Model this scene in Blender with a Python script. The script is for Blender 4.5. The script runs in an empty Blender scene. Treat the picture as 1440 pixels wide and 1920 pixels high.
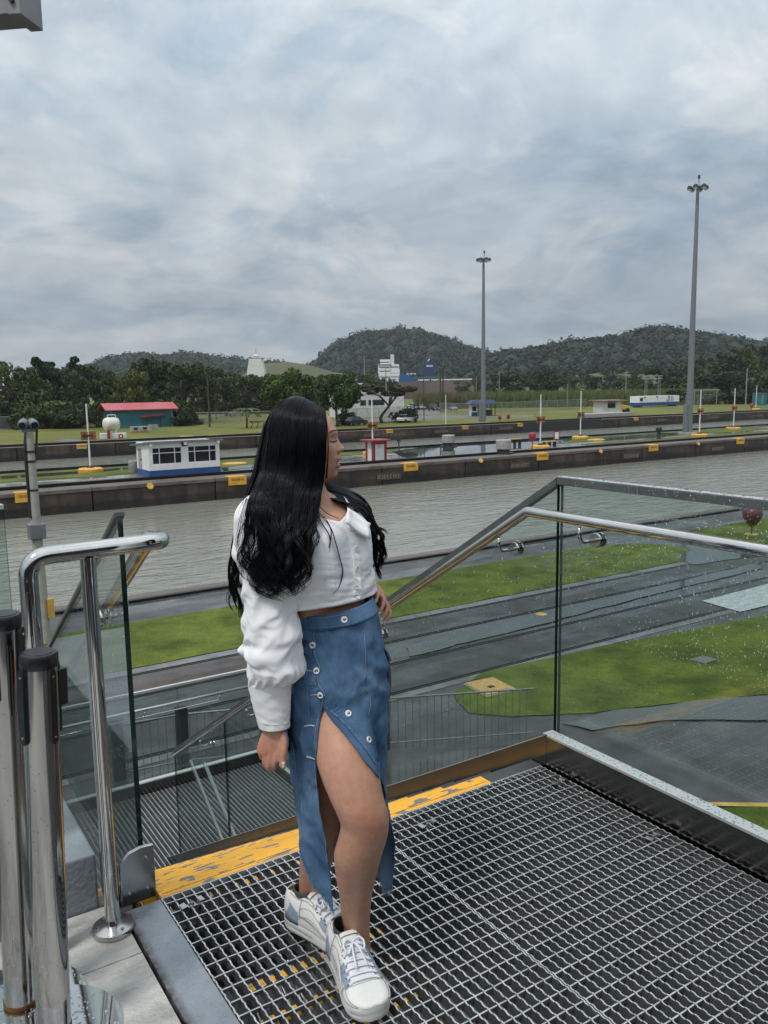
import bpy, bmesh, math, random
import numpy as np
from math import sin, cos, tan, pi, radians, sqrt, atan2, exp
from mathutils import Vector, Matrix, noise

S = bpy.context.scene
COL = S.collection
random.seed(7)
RNG = np.random.default_rng(11)

# ------------------------------------------------------------------ camera
EYE = Vector((0, 0, 1.66))
YAW, PITCH, ROLL, FPX = radians(57.0), radians(8.5), radians(0.89), 1560.0
HD = Vector((cos(YAW), sin(YAW), 0)); RT = Vector((sin(YAW), -cos(YAW), 0)); UPZ = Vector((0, 0, 1))
FWD = HD * cos(PITCH) - UPZ * sin(PITCH)
U0 = HD * sin(PITCH) + UPZ * cos(PITCH)
CR = RT * cos(ROLL) - U0 * sin(ROLL)
CU = U0 * cos(ROLL) + RT * sin(ROLL)
cam_d = bpy.data.cameras.new('camera'); cam = bpy.data.objects.new('camera', cam_d); COL.objects.link(cam)
cam.matrix_world = Matrix(((CR.x, CU.x, -FWD.x, 0), (CR.y, CU.y, -FWD.y, 0), (CR.z, CU.z, -FWD.z, EYE.z), (0, 0, 0, 1)))
cam_d.sensor_fit = 'HORIZONTAL'; cam_d.sensor_width = 36; cam_d.lens = FPX / 1440 * 36
cam_d.clip_start = 0.05; cam_d.clip_end = 12000
S.camera = cam
S.render.engine = 'CYCLES'
S.cycles.use_denoising = True
S.cycles.max_bounces = 8; S.cycles.transparent_max_bounces = 24; S.cycles.glossy_bounces = 4; S.cycles.transmission_bounces = 8
S.cycles.caustics_reflective = False; S.cycles.caustics_refractive = False
S.render.resolution_x, S.render.resolution_y = 768, 1024
S.view_settings.view_transform = 'Standard'; S.view_settings.look = 'None'
S.view_settings.exposure = 0.42; S.view_settings.gamma = 1.0; S.view_settings.use_curve_mapping = False

# ------------------------------------------------------------------ overcast sky and soft sun
SUN_EL, SUN_AZ = radians(58), radians(200)      # azimuth measured from +X towards +Y: behind and left of the camera
W = bpy.data.worlds.new('World'); S.world = W; W.use_nodes = True
nt = W.node_tree; nt.nodes.clear()
def wn(t, **kw):
    n = nt.nodes.new(t)
    for k, v in kw.items(): setattr(n, k, v)
    return n
def wl(a, b): nt.links.new(a, b)
def wmath(op, a, b=None, c=None, clamp=False):
    n = wn('ShaderNodeMath', operation=op, use_clamp=clamp)
    for i, v in enumerate((a, b, c)):
        if v is None: continue
        if isinstance(v, (int, float)): n.inputs[i].default_value = v
        else: wl(v, n.inputs[i])
    return n.outputs[0]
def wmix(f, a, b, bt='MIX'):
    n = wn('ShaderNodeMix', data_type='RGBA', blend_type=bt)
    if isinstance(f, (int, float)): n.inputs[0].default_value = f
    else: wl(f, n.inputs[0])
    for i, v in ((6, a), (7, b)):
        if isinstance(v, tuple): n.inputs[i].default_value = v + (1,)
        else: wl(v, n.inputs[i])
    return n.outputs[2]
def wramp(f, pts):
    n = wn('ShaderNodeValToRGB'); wl(f, n.inputs[0]); e = n.color_ramp.elements
    while len(e) < len(pts): e.new(0.5)
    for q, (p, c) in zip(e, pts): q.position = p; q.color = (c + (1,)) if isinstance(c, tuple) else (c, c, c, 1)
    return n.outputs[0]
tc = wn('ShaderNodeTexCoord'); sx = wn('ShaderNodeSeparateXYZ'); wl(tc.outputs['Generated'], sx.inputs[0])
el = wmath('MAXIMUM', sx.outputs[2], 0.0)
den = wmath('ADD', el, 0.30)
cb = wn('ShaderNodeCombineXYZ'); wl(wmath('DIVIDE', sx.outputs[0], den), cb.inputs[0]); wl(wmath('DIVIDE', sx.outputs[1], den), cb.inputs[1])
def wnoise(sc, det, rough, dist, off):
    mp = wn('ShaderNodeMapping'); mp.inputs['Location'].default_value = off; wl(cb.outputs[0], mp.inputs[0])
    n = wn('ShaderNodeTexNoise'); n.inputs['Scale'].default_value = sc; n.inputs['Detail'].default_value = det
    n.inputs['Roughness'].default_value = rough; n.inputs['Distortion'].default_value = dist; wl(mp.outputs[0], n.inputs['Vector']); return n.outputs[0]
base = wramp(el, [(0.0, (.305, .328, .350)), (.06, (.315, .340, .362)), (.16, (.36, .395, .425)), (.30, (.485, .53, .56)), (.42, (.60, .64, .665)), (1.0, (.95, .99, 1.01))])
n1 = wramp(wnoise(1.1, 7, .56, .6, (3.1, 1.7, 0)), [(.36, 0.0), (.66, 1.0)])
n3 = wramp(wnoise(.7, 3, .5, .3, (1.2, 7.7, 5)), [(.35, 0.0), (.65, 1.0)])
def relief(sc, det, rough, dist, off, dx, k):
    """lit and shaded sides of cloud billows: a noise field minus the same field seen a little further along"""
    a_ = wnoise(sc, det, rough, dist, off); b_ = wnoise(sc, det, rough, dist, (off[0] + dx, off[1] + dx * .7, off[2]))
    return wmath('MULTIPLY_ADD', wmath('SUBTRACT', a_, b_), k, .5, True)
r1 = relief(1.9, 10, .57, .55, (8.3, 4.1, 2), .13, 2.9)
r2 = relief(5.5, 8, .58, .7, (2.3, 9.1, 4), .045, 2.6)
n4 = wramp(wnoise(2.3, 9, .58, .6, (5.3, 2.2, 7)), [(.455, 0.0), (.50, .65), (.55, 1.0)])
c1 = wmix(n1, (.79, .85, .91), (1.20, 1.165, 1.13)); c3 = wmix(n3, (.90, .92, .94), (1.12, 1.11, 1.10))
c2 = wmix(r1, (.79, .825, .865), (1.21, 1.18, 1.15)); c4 = wmix(r2, (.93, .94, .95), (1.07, 1.06, 1.05)); c5 = wmix(n4, (.87, .918, .962), (1.085, 1.07, 1.05))
cl = base
for c_ in (c1, c2, c3, c4, c5): cl = wmix(1.0, cl, c_, 'MULTIPLY')
sky = wn('ShaderNodeTexSky', sky_type='NISHITA'); sky.sun_disc = False; sky.sun_elevation = SUN_EL; sky.sun_rotation = pi / 2 - SUN_AZ
bg_s = wn('ShaderNodeBackground'); wl(sky.outputs[0], bg_s.inputs[0]); bg_s.inputs[1].default_value = 0.05
bg_c = wn('ShaderNodeBackground'); wl(cl, bg_c.inputs[0]); bg_c.inputs[1].default_value = 0.95
mx = wn('ShaderNodeMixShader'); mx.inputs[0].default_value = 0.94; wl(bg_s.outputs[0], mx.inputs[1]); wl(bg_c.outputs[0], mx.inputs[2])
out = wn('ShaderNodeOutputWorld'); wl(mx.outputs[0], out.inputs[0])
sun_d = bpy.data.lights.new('sun', 'SUN'); sun_d.energy = 1.4; sun_d.angle = radians(11); sun_d.color = (1, .97, .93)
sun = bpy.data.objects.new('sun', sun_d); COL.objects.link(sun)
sun.rotation_euler = Vector((-cos(SUN_EL) * cos(SUN_AZ), -cos(SUN_EL) * sin(SUN_AZ), -sin(SUN_EL))).to_track_quat('-Z', 'Y').to_euler()

# ------------------------------------------------------------------ surveying helpers: sight lines from the viewpoint onto planes of the place
G = -4.94                                       # level of the lock side below the viewing deck
def ray(x, y): return FWD + CR * ((x - 720) / FPX) - CU * ((y - 960) / FPX)
def at(x, y, z=G):
    d = ray(x, y); return EYE + d * ((z - EYE.z) / d.z)
def far(x, y, D):
    d = ray(x, y); return EYE + d * (D / d.dot(HD))
def onY(x, y, Y):
    d = ray(x, y); return EYE + d * (Y / d.y)
def onX(x, y, X):
    d = ray(x, y); return EYE + d * (X / d.x)
def zat(X, Y, py):
    v = Vector((X, Y, 0)) - EYE; k = (960 - py) / FPX
    return (k * v.dot(FWD) - v.dot(CU)) / (CU.z - k * FWD.z)

# ------------------------------------------------------------------ materials
def mat(name, col, rough=.6, metal=0.0, var=.18, scale=3.0, bump=0.0, bscale=40.0, col2=None, spec=.5, rvar=0.0, aniso=None, world=True, detail=5, sub=0.0):
    m = bpy.data.materials.new(name); m.use_nodes = True; t = m.node_tree; p = t.nodes['Principled BSDF']
    p.inputs['Roughness'].default_value = rough; p.inputs['Metallic'].default_value = metal; p.inputs['Specular IOR Level'].default_value = spec
    if world: pos = t.nodes.new('ShaderNodeNewGeometry').outputs['Position']
    else: pos = t.nodes.new('ShaderNodeTexCoord').outputs['Object']
    mp = t.nodes.new('ShaderNodeMapping'); t.links.new(pos, mp.inputs[0])
    if aniso: mp.inputs['Scale'].default_value = aniso
    n = t.nodes.new('ShaderNodeTexNoise'); n.inputs['Scale'].default_value = scale; n.inputs['Detail'].default_value = detail; n.inputs['Roughness'].default_value = .6
    t.links.new(mp.outputs[0], n.inputs['Vector'])
    r = t.nodes.new('ShaderNodeValToRGB'); t.links.new(n.outputs[0], r.inputs[0])
    a = tuple(c * (1 - var) for c in col); b = col2 if col2 else tuple(min(1, c * (1 + var)) for c in col)
    r.color_ramp.elements[0].position = .33; r.color_ramp.elements[0].color = a + (1,)
    r.color_ramp.elements[1].position = .67; r.color_ramp.elements[1].color = b + (1,)
    t.links.new(r.outputs[0], p.inputs['Base Color'])
    if rvar:
        mr = t.nodes.new('ShaderNodeMapRange'); t.links.new(n.outputs[0], mr.inputs[0]); mr.inputs[1].default_value = .35; mr.inputs[2].default_value = .65
        mr.inputs[3].default_value = max(.02, rough - rvar); mr.inputs[4].default_value = min(1, rough + rvar); t.links.new(mr.outputs[0], p.inputs['Roughness'])
    if bump:
        n2 = t.nodes.new('ShaderNodeTexNoise'); n2.inputs['Scale'].default_value = bscale; n2.inputs['Detail'].default_value = 4; t.links.new(mp.outputs[0], n2.inputs['Vector'])
        bp = t.nodes.new('ShaderNodeBump'); bp.inputs['Strength'].default_value = bump; bp.inputs['Distance'].default_value = .02
        t.links.new(n2.outputs[0], bp.inputs['Height']); t.links.new(bp.outputs[0], p.inputs['Normal'])
    if sub:
        p.inputs['Subsurface Weight'].default_value = sub; p.inputs['Subsurface Radius'].default_value = (.012, .005, .003); p.inputs['Subsurface Scale'].default_value = .6
    return m
def N(m, t, **kw):
    n = m.node_tree.nodes.new(t)
    for k, v in kw.items(): setattr(n, k, v)
    return n
def L(m, a, b): m.node_tree.links.new(a, b)
def P(m): return m.node_tree.nodes['Principled BSDF']

def glass_mat(name, tint, edge=False):
    m = bpy.data.materials.new(name); m.use_nodes = True; t = m.node_tree; t.nodes.clear()
    o = t.nodes.new('ShaderNodeOutputMaterial'); mixs = t.nodes.new('ShaderNodeMixShader'); tr = t.nodes.new('ShaderNodeBsdfTransparent'); gl = t.nodes.new('ShaderNodeBsdfGlossy')
    tr.inputs[0].default_value = tint + (1,); gl.inputs['Roughness'].default_value = .015
    lw = t.nodes.new('ShaderNodeLayerWeight'); lw.inputs[0].default_value = .5
    pw_ = t.nodes.new('ShaderNodeMath'); pw_.operation = 'POWER'; t.links.new(lw.outputs['Facing'], pw_.inputs[0]); pw_.inputs[1].default_value = 4.2
    fr = t.nodes.new('ShaderNodeMath'); fr.operation = 'MULTIPLY_ADD'; t.links.new(pw_.outputs[0], fr.inputs[0]); fr.inputs[1].default_value = .90; fr.inputs[2].default_value = .045
    t.links.new(fr.outputs[0], mixs.inputs[0]); t.links.new(tr.outputs[0], mixs.inputs[1]); t.links.new(gl.outputs[0], mixs.inputs[2]); t.links.new(mixs.outputs[0], o.inputs[0])
    return m

def wet_ground(name, col, col2, scale, wet=.5, rough_dry=.55, rough_wet=.07, bump=.25, bscale=35, edge=.06, aniso=None, spec=.5):
    """paving after rain: rough where dry, mirror-like where a film of water stands"""
    m = mat(name, col, rough_dry, col2=col2, scale=scale, var=.3, bump=bump, bscale=bscale, spec=spec, aniso=aniso)
    g = N(m, 'ShaderNodeNewGeometry'); n = N(m, 'ShaderNodeTexNoise'); n.inputs['Scale'].default_value = .45; n.inputs['Detail'].default_value = 6; n.inputs['Roughness'].default_value = .55
    mp = N(m, 'ShaderNodeMapping'); mp.inputs['Scale'].default_value = (.45, 1.6, 1); L(m, g.outputs['Position'], mp.inputs[0]); L(m, mp.outputs[0], n.inputs['Vector'])
    mr = N(m, 'ShaderNodeMapRange'); L(m, n.outputs[0], mr.inputs[0]); mr.inputs[1].default_value = wet - edge; mr.inputs[2].default_value = wet + edge
    mr.inputs[3].default_value = rough_wet; mr.inputs[4].default_value = rough_dry
    L(m, mr.outputs[0], P(m).inputs['Roughness'])
    for nd in m.node_tree.nodes:
        if nd.type == 'BUMP':
            m2 = N(m, 'ShaderNodeMapRange'); L(m, n.outputs[0], m2.inputs[0]); m2.inputs[1].default_value = wet - edge; m2.inputs[2].default_value = wet + edge
            m2.inputs[3].default_value = bump * .06; m2.inputs[4].default_value = bump; L(m, m2.outputs[0], nd.inputs['Strength'])
    return m

# ------------------------------------------------------------------ mesh helpers
class MB:
    def __init__(s): s.v = []; s.f = []; s.m = []; s.k = 0
    def mat(s, k): s.k = k; return s
    def add(s, vs, fs):
        o = len(s.v); s.v += [tuple(v) for v in vs]
        for f in fs: s.f.append(tuple(i + o for i in f)); s.m.append(s.k)
        return s
    def box(s, x0, y0, z0, x1, y1, z1):
        return s.add([(x0, y0, z0), (x1, y0, z0), (x1, y1, z0), (x0, y1, z0), (x0, y0, z1), (x1, y0, z1), (x1, y1, z1), (x0, y1, z1)],
                     [(0, 3, 2, 1), (4, 5, 6, 7), (0, 1, 5, 4), (1, 2, 6, 5), (2, 3, 7, 6), (3, 0, 4, 7)])
    def hexa(s, p): return s.add(p, [(0, 3, 2, 1), (4, 5, 6, 7), (0, 1, 5, 4), (1, 2, 6, 5), (2, 3, 7, 6), (3, 0, 4, 7)])
    def prism(s, poly, axis, a, b):
        """polygon in the two other axes, extruded along axis from a to b"""
        n = len(poly)
        def mk(p, q): return (q, p[0], p[1]) if axis == 'x' else (p[0], q, p[1]) if axis == 'y' else (p[0], p[1], q)
        vs = [mk(p, a) for p in poly] + [mk(p, b) for p in poly]
        fs = [tuple(range(n - 1, -1, -1)), tuple(range(n, 2 * n))] + [(i, (i + 1) % n, n + (i + 1) % n, n + i) for i in range(n)]
        return s.add(vs, fs)
    def cyl(s, p, q, r, r2=None, n=12, cap=True):
        p, q = Vector(p), Vector(q); r2 = r if r2 is None else r2
        ax = (q - p).normalized(); a = ax.orthogonal().normalized(); b = ax.cross(a)
        vs = []
        for c, rr in ((p, r), (q, r2)):
            for i in range(n):
                t = 2 * pi * i / n; vs.append(c + a * (rr * cos(t)) + b * (rr * sin(t)))
        fs = [(i, (i + 1) % n, n + (i + 1) % n, n + i) for i in range(n)]
        if cap: fs += [tuple(range(n - 1, -1, -1)), tuple(range(n, 2 * n))]
        return s.add(vs, fs)
    def lathe(s, prof, c=(0, 0, 0), n=24, axis=None):
        """profile of (radius, height) turned about z (or about axis vector) through c"""
        c = Vector(c); q = Vector(axis).to_track_quat('Z', 'Y') if axis else None
        vs = []
        for r, z in prof:
            for i in range(n):
                t = 2 * pi * i / n; v = Vector((r * cos(t), r * sin(t), z))
                vs.append(c + (q @ v if q else v))
        fs = [(k * n + i, k * n + (i + 1) % n, (k + 1) * n + (i + 1) % n, (k + 1) * n + i) for k in range(len(prof) - 1) for i in range(n)]
        fs += [tuple(range(n - 1, -1, -1)), tuple((len(prof) - 1) * n + i for i in range(n))]
        return s.add(vs, fs)
    def tube(s, pts, r, n=8, cap=True):
        """round tube along a polyline; r a number or one per point"""
        pts = [Vector(p) for p in pts]; k = len(pts); rs = r if isinstance(r, (list, tuple)) else [r] * k
        t0 = (pts[1] - pts[0]).normalized(); a = t0.orthogonal().normalized(); vs = []
        for i in range(k):
            t = (pts[min(i + 1, k - 1)] - pts[max(i - 1, 0)]).normalized()
            a = (a - t * a.dot(t)).normalized(); b = t.cross(a)
            for j in range(n):
                w = 2 * pi * j / n; vs.append(pts[i] + (a * cos(w) + b * sin(w)) * rs[i])
        fs = [(i * n + j, i * n + (j + 1) % n, (i + 1) * n + (j + 1) % n, (i + 1) * n + j) for i in range(k - 1) for j in range(n)]
        if cap: fs += [tuple(range(n - 1, -1, -1)), tuple((k - 1) * n + j for j in range(n))]
        return s.add(vs, fs)
    def rings(s, rings, closed=True, cap=True):
        n = len(rings[0]); vs = [v for r in rings for v in r]
        lim = n if closed else n - 1
        fs = [(k * n + i, k * n + (i + 1) % n, (k + 1) * n + (i + 1) % n, (k + 1) * n + i) for k in range(len(rings) - 1) for i in range(lim)]
        if cap and closed: fs += [tuple(range(n - 1, -1, -1)), tuple((len(rings) - 1) * n + i for i in range(n))]
        return s.add(vs, fs)
    def sphere(s, c, r, seg=16, ring=10, sq=(1, 1, 1)):
        c = Vector(c); vs = [c + Vector((0, 0, -r * sq[2]))]
        for i in range(1, ring):
            ph = -pi / 2 + pi * i / ring
            for j in range(seg):
                t = 2 * pi * j / seg; vs.append(c + Vector((r * sq[0] * cos(ph) * cos(t), r * sq[1] * cos(ph) * sin(t), r * sq[2] * sin(ph))))
        vs.append(c + Vector((0, 0, r * sq[2]))); fs = [(0, 1 + (j + 1) % seg, 1 + j) for j in range(seg)]
        for i in range(ring - 2):
            for j in range(seg): a = 1 + i * seg; fs.append((a + j, a + (j + 1) % seg, a + seg + (j + 1) % seg, a + seg + j))
        a = 1 + (ring - 2) * seg; e = len(vs) - 1
        fs += [(a + j, a + (j + 1) % seg, e) for j in range(seg)]
        return s.add(vs, fs)
    def mesh(s, name, mats, smooth=False, angle=None):
        me = bpy.data.meshes.new(name); me.from_pydata(s.v, [], s.f)
        for m in (mats if isinstance(mats, (list, tuple)) else [mats]): me.materials.append(m)
        me.polygons.foreach_set('material_index', s.m)
        if smooth: me.polygons.foreach_set('use_smooth', [True] * len(s.f))
        me.update()
        if angle:
            me.polygons.foreach_set('use_smooth', [True] * len(s.f))
            me.set_sharp_from_angle(angle=radians(angle))
        return me
    def obj(s, name, mats, parent=None, smooth=False, angle=None, bevel=0.0):
        return link(name, s.mesh(name, mats, smooth, angle), parent, bevel)
def link(name, me, parent=None, bevel=0.0):
    o = bpy.data.objects.new(name, me); COL.objects.link(o)
    if parent:
        o.parent = parent
        o.matrix_parent_inverse = Matrix.Translation(-parent.location) if parent.rotation_euler.z == 0 else (Matrix.Translation(parent.location) @ parent.rotation_euler.to_matrix().to_4x4()).inverted()
    if bevel:
        b = o.modifiers.new('bevel', 'BEVEL'); b.width = bevel; b.segments = 2; b.limit_method = 'ANGLE'; b.angle_limit = radians(40)
    return o
def local(o):                                   # geometry is written in the parent's own frame
    o.matrix_parent_inverse = Matrix.Identity(4); return o
def tag(o, label, cat, group=None):
    o['label'] = label; o['category'] = cat
    if group: o['group'] = group
    return o
def thing(name, label, cat, loc=(0, 0, 0), rotz=0.0, group=None):
    o = bpy.data.objects.new(name, None); COL.objects.link(o); o.location = loc; o.rotation_euler = (0, 0, rotz); o.empty_display_size = .2
    return tag(o, label, cat, group)
def kind(o, k): o['kind'] = k; return o
def dup(root, loc, rotz=0.0, label=None, scale=None):
    r = root.copy(); COL.objects.link(r); r.location = loc; r.rotation_euler = (0, 0, rotz)
    if scale: r.scale = scale
    if label: r['label'] = label
    for ch in list(root.children):
        c = ch.copy(); COL.objects.link(c); c.parent = r; c.matrix_parent_inverse = Matrix.Identity(4)
        for g in list(ch.children):
            d = g.copy(); COL.objects.link(d); d.parent = c; d.matrix_parent_inverse = Matrix.Identity(4)
    return r
def cat(pts, n):
    """Catmull-Rom through rows of numbers, n samples"""
    P_ = np.array(pts, float); k = len(P_); out_ = []
    for q in np.linspace(0, k - 1, n):
        i = min(int(q), k - 2); t = q - i
        p0, p1, p2, p3 = P_[max(i - 1, 0)], P_[i], P_[i + 1], P_[min(i + 2, k - 1)]
        out_.append(.5 * (2 * p1 + (p2 - p0) * t + (2 * p0 - 5 * p1 + 4 * p2 - p3) * t * t + (3 * p1 - p0 - 3 * p2 + p3) * t ** 3))
    return np.array(out_)
def bend(pts, r, seg=6):
    """polyline with its corners rounded to radius r"""
    pts = [Vector(p) for p in pts]; o = [pts[0]]
    for a, b, c in zip(pts, pts[1:], pts[2:]):
        u, v = (a - b).normalized(), (c - b).normalized(); ang = u.angle(v); d = min(r / tan(ang / 2), (a - b).length * .49, (c - b).length * .49)
        for i in range(seg + 1):
            t = i / seg; o.append((b + u * d) * (1 - t) ** 2 + b * (2 * t * (1 - t)) + (b + v * d) * t * t)
    o.append(pts[-1]); return o
# ================================================================== MATERIALS OF THE SETTING
WATER_Z = -6.62
m_asph = wet_ground('wet_asphalt', (.042, .042, .041), (.074, .073, .070), 1.2, wet=.50)
m_asph2 = wet_ground('wet_track_bed', (.027, .027, .027), (.056, .055, .052), 1.6, wet=.44)
m_brown = wet_ground('brown_track_bed', (.035, .025, .019), (.075, .055, .042), 1.3, wet=.40, rough_dry=.7)
m_conc_wet = wet_ground('wet_concrete', (.10, .10, .098), (.17, .17, .165), 1.5, wet=.49)
m_conc_dark = wet_ground('damp_apron', (.055, .055, .055), (.095, .093, .090), 1.1, wet=.46)
m_island = wet_ground('island_paving', (.19, .18, .17), (.33, .315, .30), .5, wet=.62, rough_wet=.05, edge=.12)
m_coping = mat('coping_concrete', (.115, .092, .078), .55, var=.4, scale=.9, bump=.3, bscale=8, rvar=.2)
m_rail = mat('dark_rail_steel', (.018, .017, .017), .4, .6, var=.3)
m_yellow = mat('road_yellow', (.62, .33, .035), .5, var=.2, scale=3, bump=.1)
m_yellow_worn = mat('worn_yellow', (.55, .31, .06), .55, var=.25, scale=5, col2=(.62, .40, .10))
m_white = mat('white_paint', (.74, .75, .75), .45, var=.05, scale=2)
m_whitew = mat('weathered_white', (.62, .62, .60), .5, var=.12, scale=1.2)
m_blue = mat('blue_paint', (.012, .07, .24), .4, var=.12)
m_navy = mat('navy_paint', (.012, .03, .10), .4, var=.15)
m_red = mat('red_paint', (.27, .020, .034), .42, var=.12)
m_dark = mat('dark_fitting', (.02, .02, .021), .5, var=.2)
m_grey = mat('grey_steel_paint', (.17, .185, .20), .45, .2, var=.12)
m_greyl = mat('light_grey_concrete', (.30, .30, .285), .75, var=.18, scale=4, bump=.15)
m_glassdk = mat('dark_window_glass', (.02, .025, .028), .06, var=.2, spec=.6)
m_teal = mat('teal_board', (.022, .12, .15), .6, var=.2, scale=.8)
m_teal_lt = mat('teal_trim', (.06, .24, .28), .6, var=.15)
m_roofred = mat('red_sheet_roof', (.42, .085, .10), .4, var=.10, scale=.6)
m_roofpink = mat('faded_pink_roof', (.34, .16, .17), .5, var=.15)
m_orange = mat('orange_plate', (.26, .095, .012), .55, var=.5, scale=9)
m_steelfence = mat('galvanised_post', (.28, .29, .29), .5, .3, var=.15)

def grass_mat(name, a, b, big=.35):
    """turf: tone drifts over metres, fine blade mottling, worn olive-brown patches"""
    m = mat(name, a, .85, col2=b, scale=big, var=.2, bump=1.0, bscale=14, detail=8, spec=.2)
    g = N(m, 'ShaderNodeNewGeometry'); src = [l.from_socket for l in m.node_tree.links if l.to_node == P(m) and l.to_socket.name == 'Base Color'][0]
    def nz(sc, det, lo, hi, ca, cb_):
        n = N(m, 'ShaderNodeTexNoise'); n.inputs['Scale'].default_value = sc; n.inputs['Detail'].default_value = det; n.inputs['Roughness'].default_value = .7; L(m, g.outputs['Position'], n.inputs['Vector']); r = N(m, 'ShaderNodeValToRGB'); L(m, n.outputs[0], r.inputs[0]); r.color_ramp.elements[0].position = lo; r.color_ramp.elements[0].color = ca + (1,); r.color_ramp.elements[1].position = hi; r.color_ramp.elements[1].color = cb_ + (1,); return r.outputs[0]
    for c_ in (nz(22, 6, .34, .66, (.62, .64, .6), (1.34, 1.32, 1.3)), nz(2.6, 7, .50, .72, (1, 1, 1), (1.18, .98, .85)), nz(5.5, 6, .56, .70, (1, 1, 1), (.62, .60, .62))):
        x = N(m, 'ShaderNodeMix', data_type='RGBA', blend_type='MULTIPLY'); x.inputs[0].default_value = 1; L(m, src, x.inputs[6]); L(m, c_, x.inputs[7]); src = x.outputs[2]
    L(m, src, P(m).inputs['Base Color']); return m
m_grass = grass_mat('mown_grass', (.074, .096, .015), (.122, .148, .027))
m_grass_near = grass_mat('wet_lawn', (.056, .080, .011), (.116, .152, .022), 1.1)
m_grass_far = grass_mat('far_grass', (.105, .118, .026), (.175, .182, .046), .06)

# water with small wind ripples
m_water = bpy.data.materials.new('canal_water'); m_water.use_nodes = True
pb = P(m_water); pb.inputs['Base Color'].default_value = (.205, .207, .172, 1); pb.inputs['Roughness'].default_value = .08; pb.inputs['IOR'].default_value = 1.33; pb.inputs['Specular IOR Level'].default_value = .5
g_ = N(m_water, 'ShaderNodeNewGeometry'); mp_ = N(m_water, 'ShaderNodeMapping'); L(m_water, g_.outputs['Position'], mp_.inputs[0]); mp_.inputs['Rotation'].default_value = (0, 0, radians(-28)); mp_.inputs['Scale'].default_value = (.55, 1.5, 1)
na = N(m_water, 'ShaderNodeTexNoise'); na.inputs['Scale'].default_value = .85; na.inputs['Detail'].default_value = 4; na.inputs['Roughness'].default_value = .55; na.inputs['Distortion'].default_value = .4; L(m_water, mp_.outputs[0], na.inputs['Vector'])
nb = N(m_water, 'ShaderNodeTexNoise'); nb.inputs['Scale'].default_value = 2.6; nb.inputs['Detail'].default_value = 3; L(m_water, mp_.outputs[0], nb.inputs['Vector'])
ad = N(m_water, 'ShaderNodeMath', operation='MULTIPLY_ADD'); L(m_water, nb.outputs[0], ad.inputs[0]); ad.inputs[1].default_value = .35; L(m_water, na.outputs[0], ad.inputs[2])
bp_ = N(m_water, 'ShaderNodeBump'); bp_.inputs['Strength'].default_value = .42; bp_.inputs['Distance'].default_value = .34; L(m_water, ad.outputs[0], bp_.inputs['Height']); L(m_water, bp_.outputs[0], pb.inputs['Normal'])
nc = N(m_water, 'ShaderNodeTexNoise'); nc.inputs['Scale'].default_value = .055; nc.inputs['Detail'].default_value = 5; L(m_water, mp_.outputs[0], nc.inputs['Vector']); mw_ = N(m_water, 'ShaderNodeMapRange'); L(m_water, nc.outputs[0], mw_.inputs[0]); mw_.inputs[1].default_value = .36; mw_.inputs[2].default_value = .64; mw_.inputs[3].default_value = .16; mw_.inputs[4].default_value = .60; L(m_water, mw_.outputs[0], bp_.inputs['Strength'])

# stained lock wall: brown-black concrete with streaks running down and a pale tide line
m_wall = bpy.data.materials.new('stained_lock_wall'); m_wall.use_nodes = True
pw = P(m_wall); pw.inputs['Roughness'].default_value = .6
gw = N(m_wall, 'ShaderNodeNewGeometry')
def wnz(sc, scale, det=6):
    mp = N(m_wall, 'ShaderNodeMapping'); mp.inputs['Scale'].default_value = scale; L(m_wall, gw.outputs['Position'], mp.inputs[0])
    n = N(m_wall, 'ShaderNodeTexNoise'); n.inputs['Scale'].default_value = sc; n.inputs['Detail'].default_value = det; L(m_wall, mp.outputs[0], n.inputs['Vector']); return n.outputs[0]
def wcr(f, pts):
    r = N(m_wall, 'ShaderNodeValToRGB'); L(m_wall, f, r.inputs[0]); e = r.color_ramp.elements
    while len(e) < len(pts): e.new(.5)
    for q, (p, c) in zip(e, pts): q.position = p; q.color = c + (1,)
    return r.outputs[0]
ca = wcr(wnz(.35, (.5, 1, 2.2)), [(.34, (.020, .015, .012)), (.52, (.048, .034, .026)), (.70, (.105, .072, .055))])
cbk = wcr(wnz(1.1, (1.3, 1, .22)), [(.40, (.55, .55, .55)), (.60, (1.25, 1.2, 1.15))])
mxw = N(m_wall, 'ShaderNodeMix', data_type='RGBA', blend_type='MULTIPLY'); mxw.inputs[0].default_value = 1; L(m_wall, ca, mxw.inputs[6]); L(m_wall, cbk, mxw.inputs[7]); 
zz_ = N(m_wall, 'ShaderNodeSeparateXYZ'); L(m_wall, gw.outputs['Position'], zz_.inputs[0]); za_ = N(m_wall, 'ShaderNodeMath', operation='MULTIPLY_ADD'); L(m_wall, wnz(.8, (1, 1, 1), 3), za_.inputs[0]); za_.inputs[1].default_value = .5; L(m_wall, zz_.outputs[2], za_.inputs[2])
mrw = N(m_wall, 'ShaderNodeMapRange'); L(m_wall, za_.outputs[0], mrw.inputs[0]); mrw.inputs[1].default_value = WATER_Z + .75; mrw.inputs[2].default_value = WATER_Z + .95; mrw.inputs[3].default_value = .42; mrw.inputs[4].default_value = 1.0
mx3 = N(m_wall, 'ShaderNodeMix', data_type='RGBA', blend_type='MULTIPLY'); mx3.inputs[0].default_value = 1; L(m_wall, mxw.outputs[2], mx3.inputs[6]); cw_ = N(m_wall, 'ShaderNodeCombineColor'); [L(m_wall, mrw.outputs[0], cw_.inputs[i]) for i in range(3)]; L(m_wall, cw_.outputs[0], mx3.inputs[7]); L(m_wall, mx3.outputs[2], pw.inputs['Base Color'])
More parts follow.
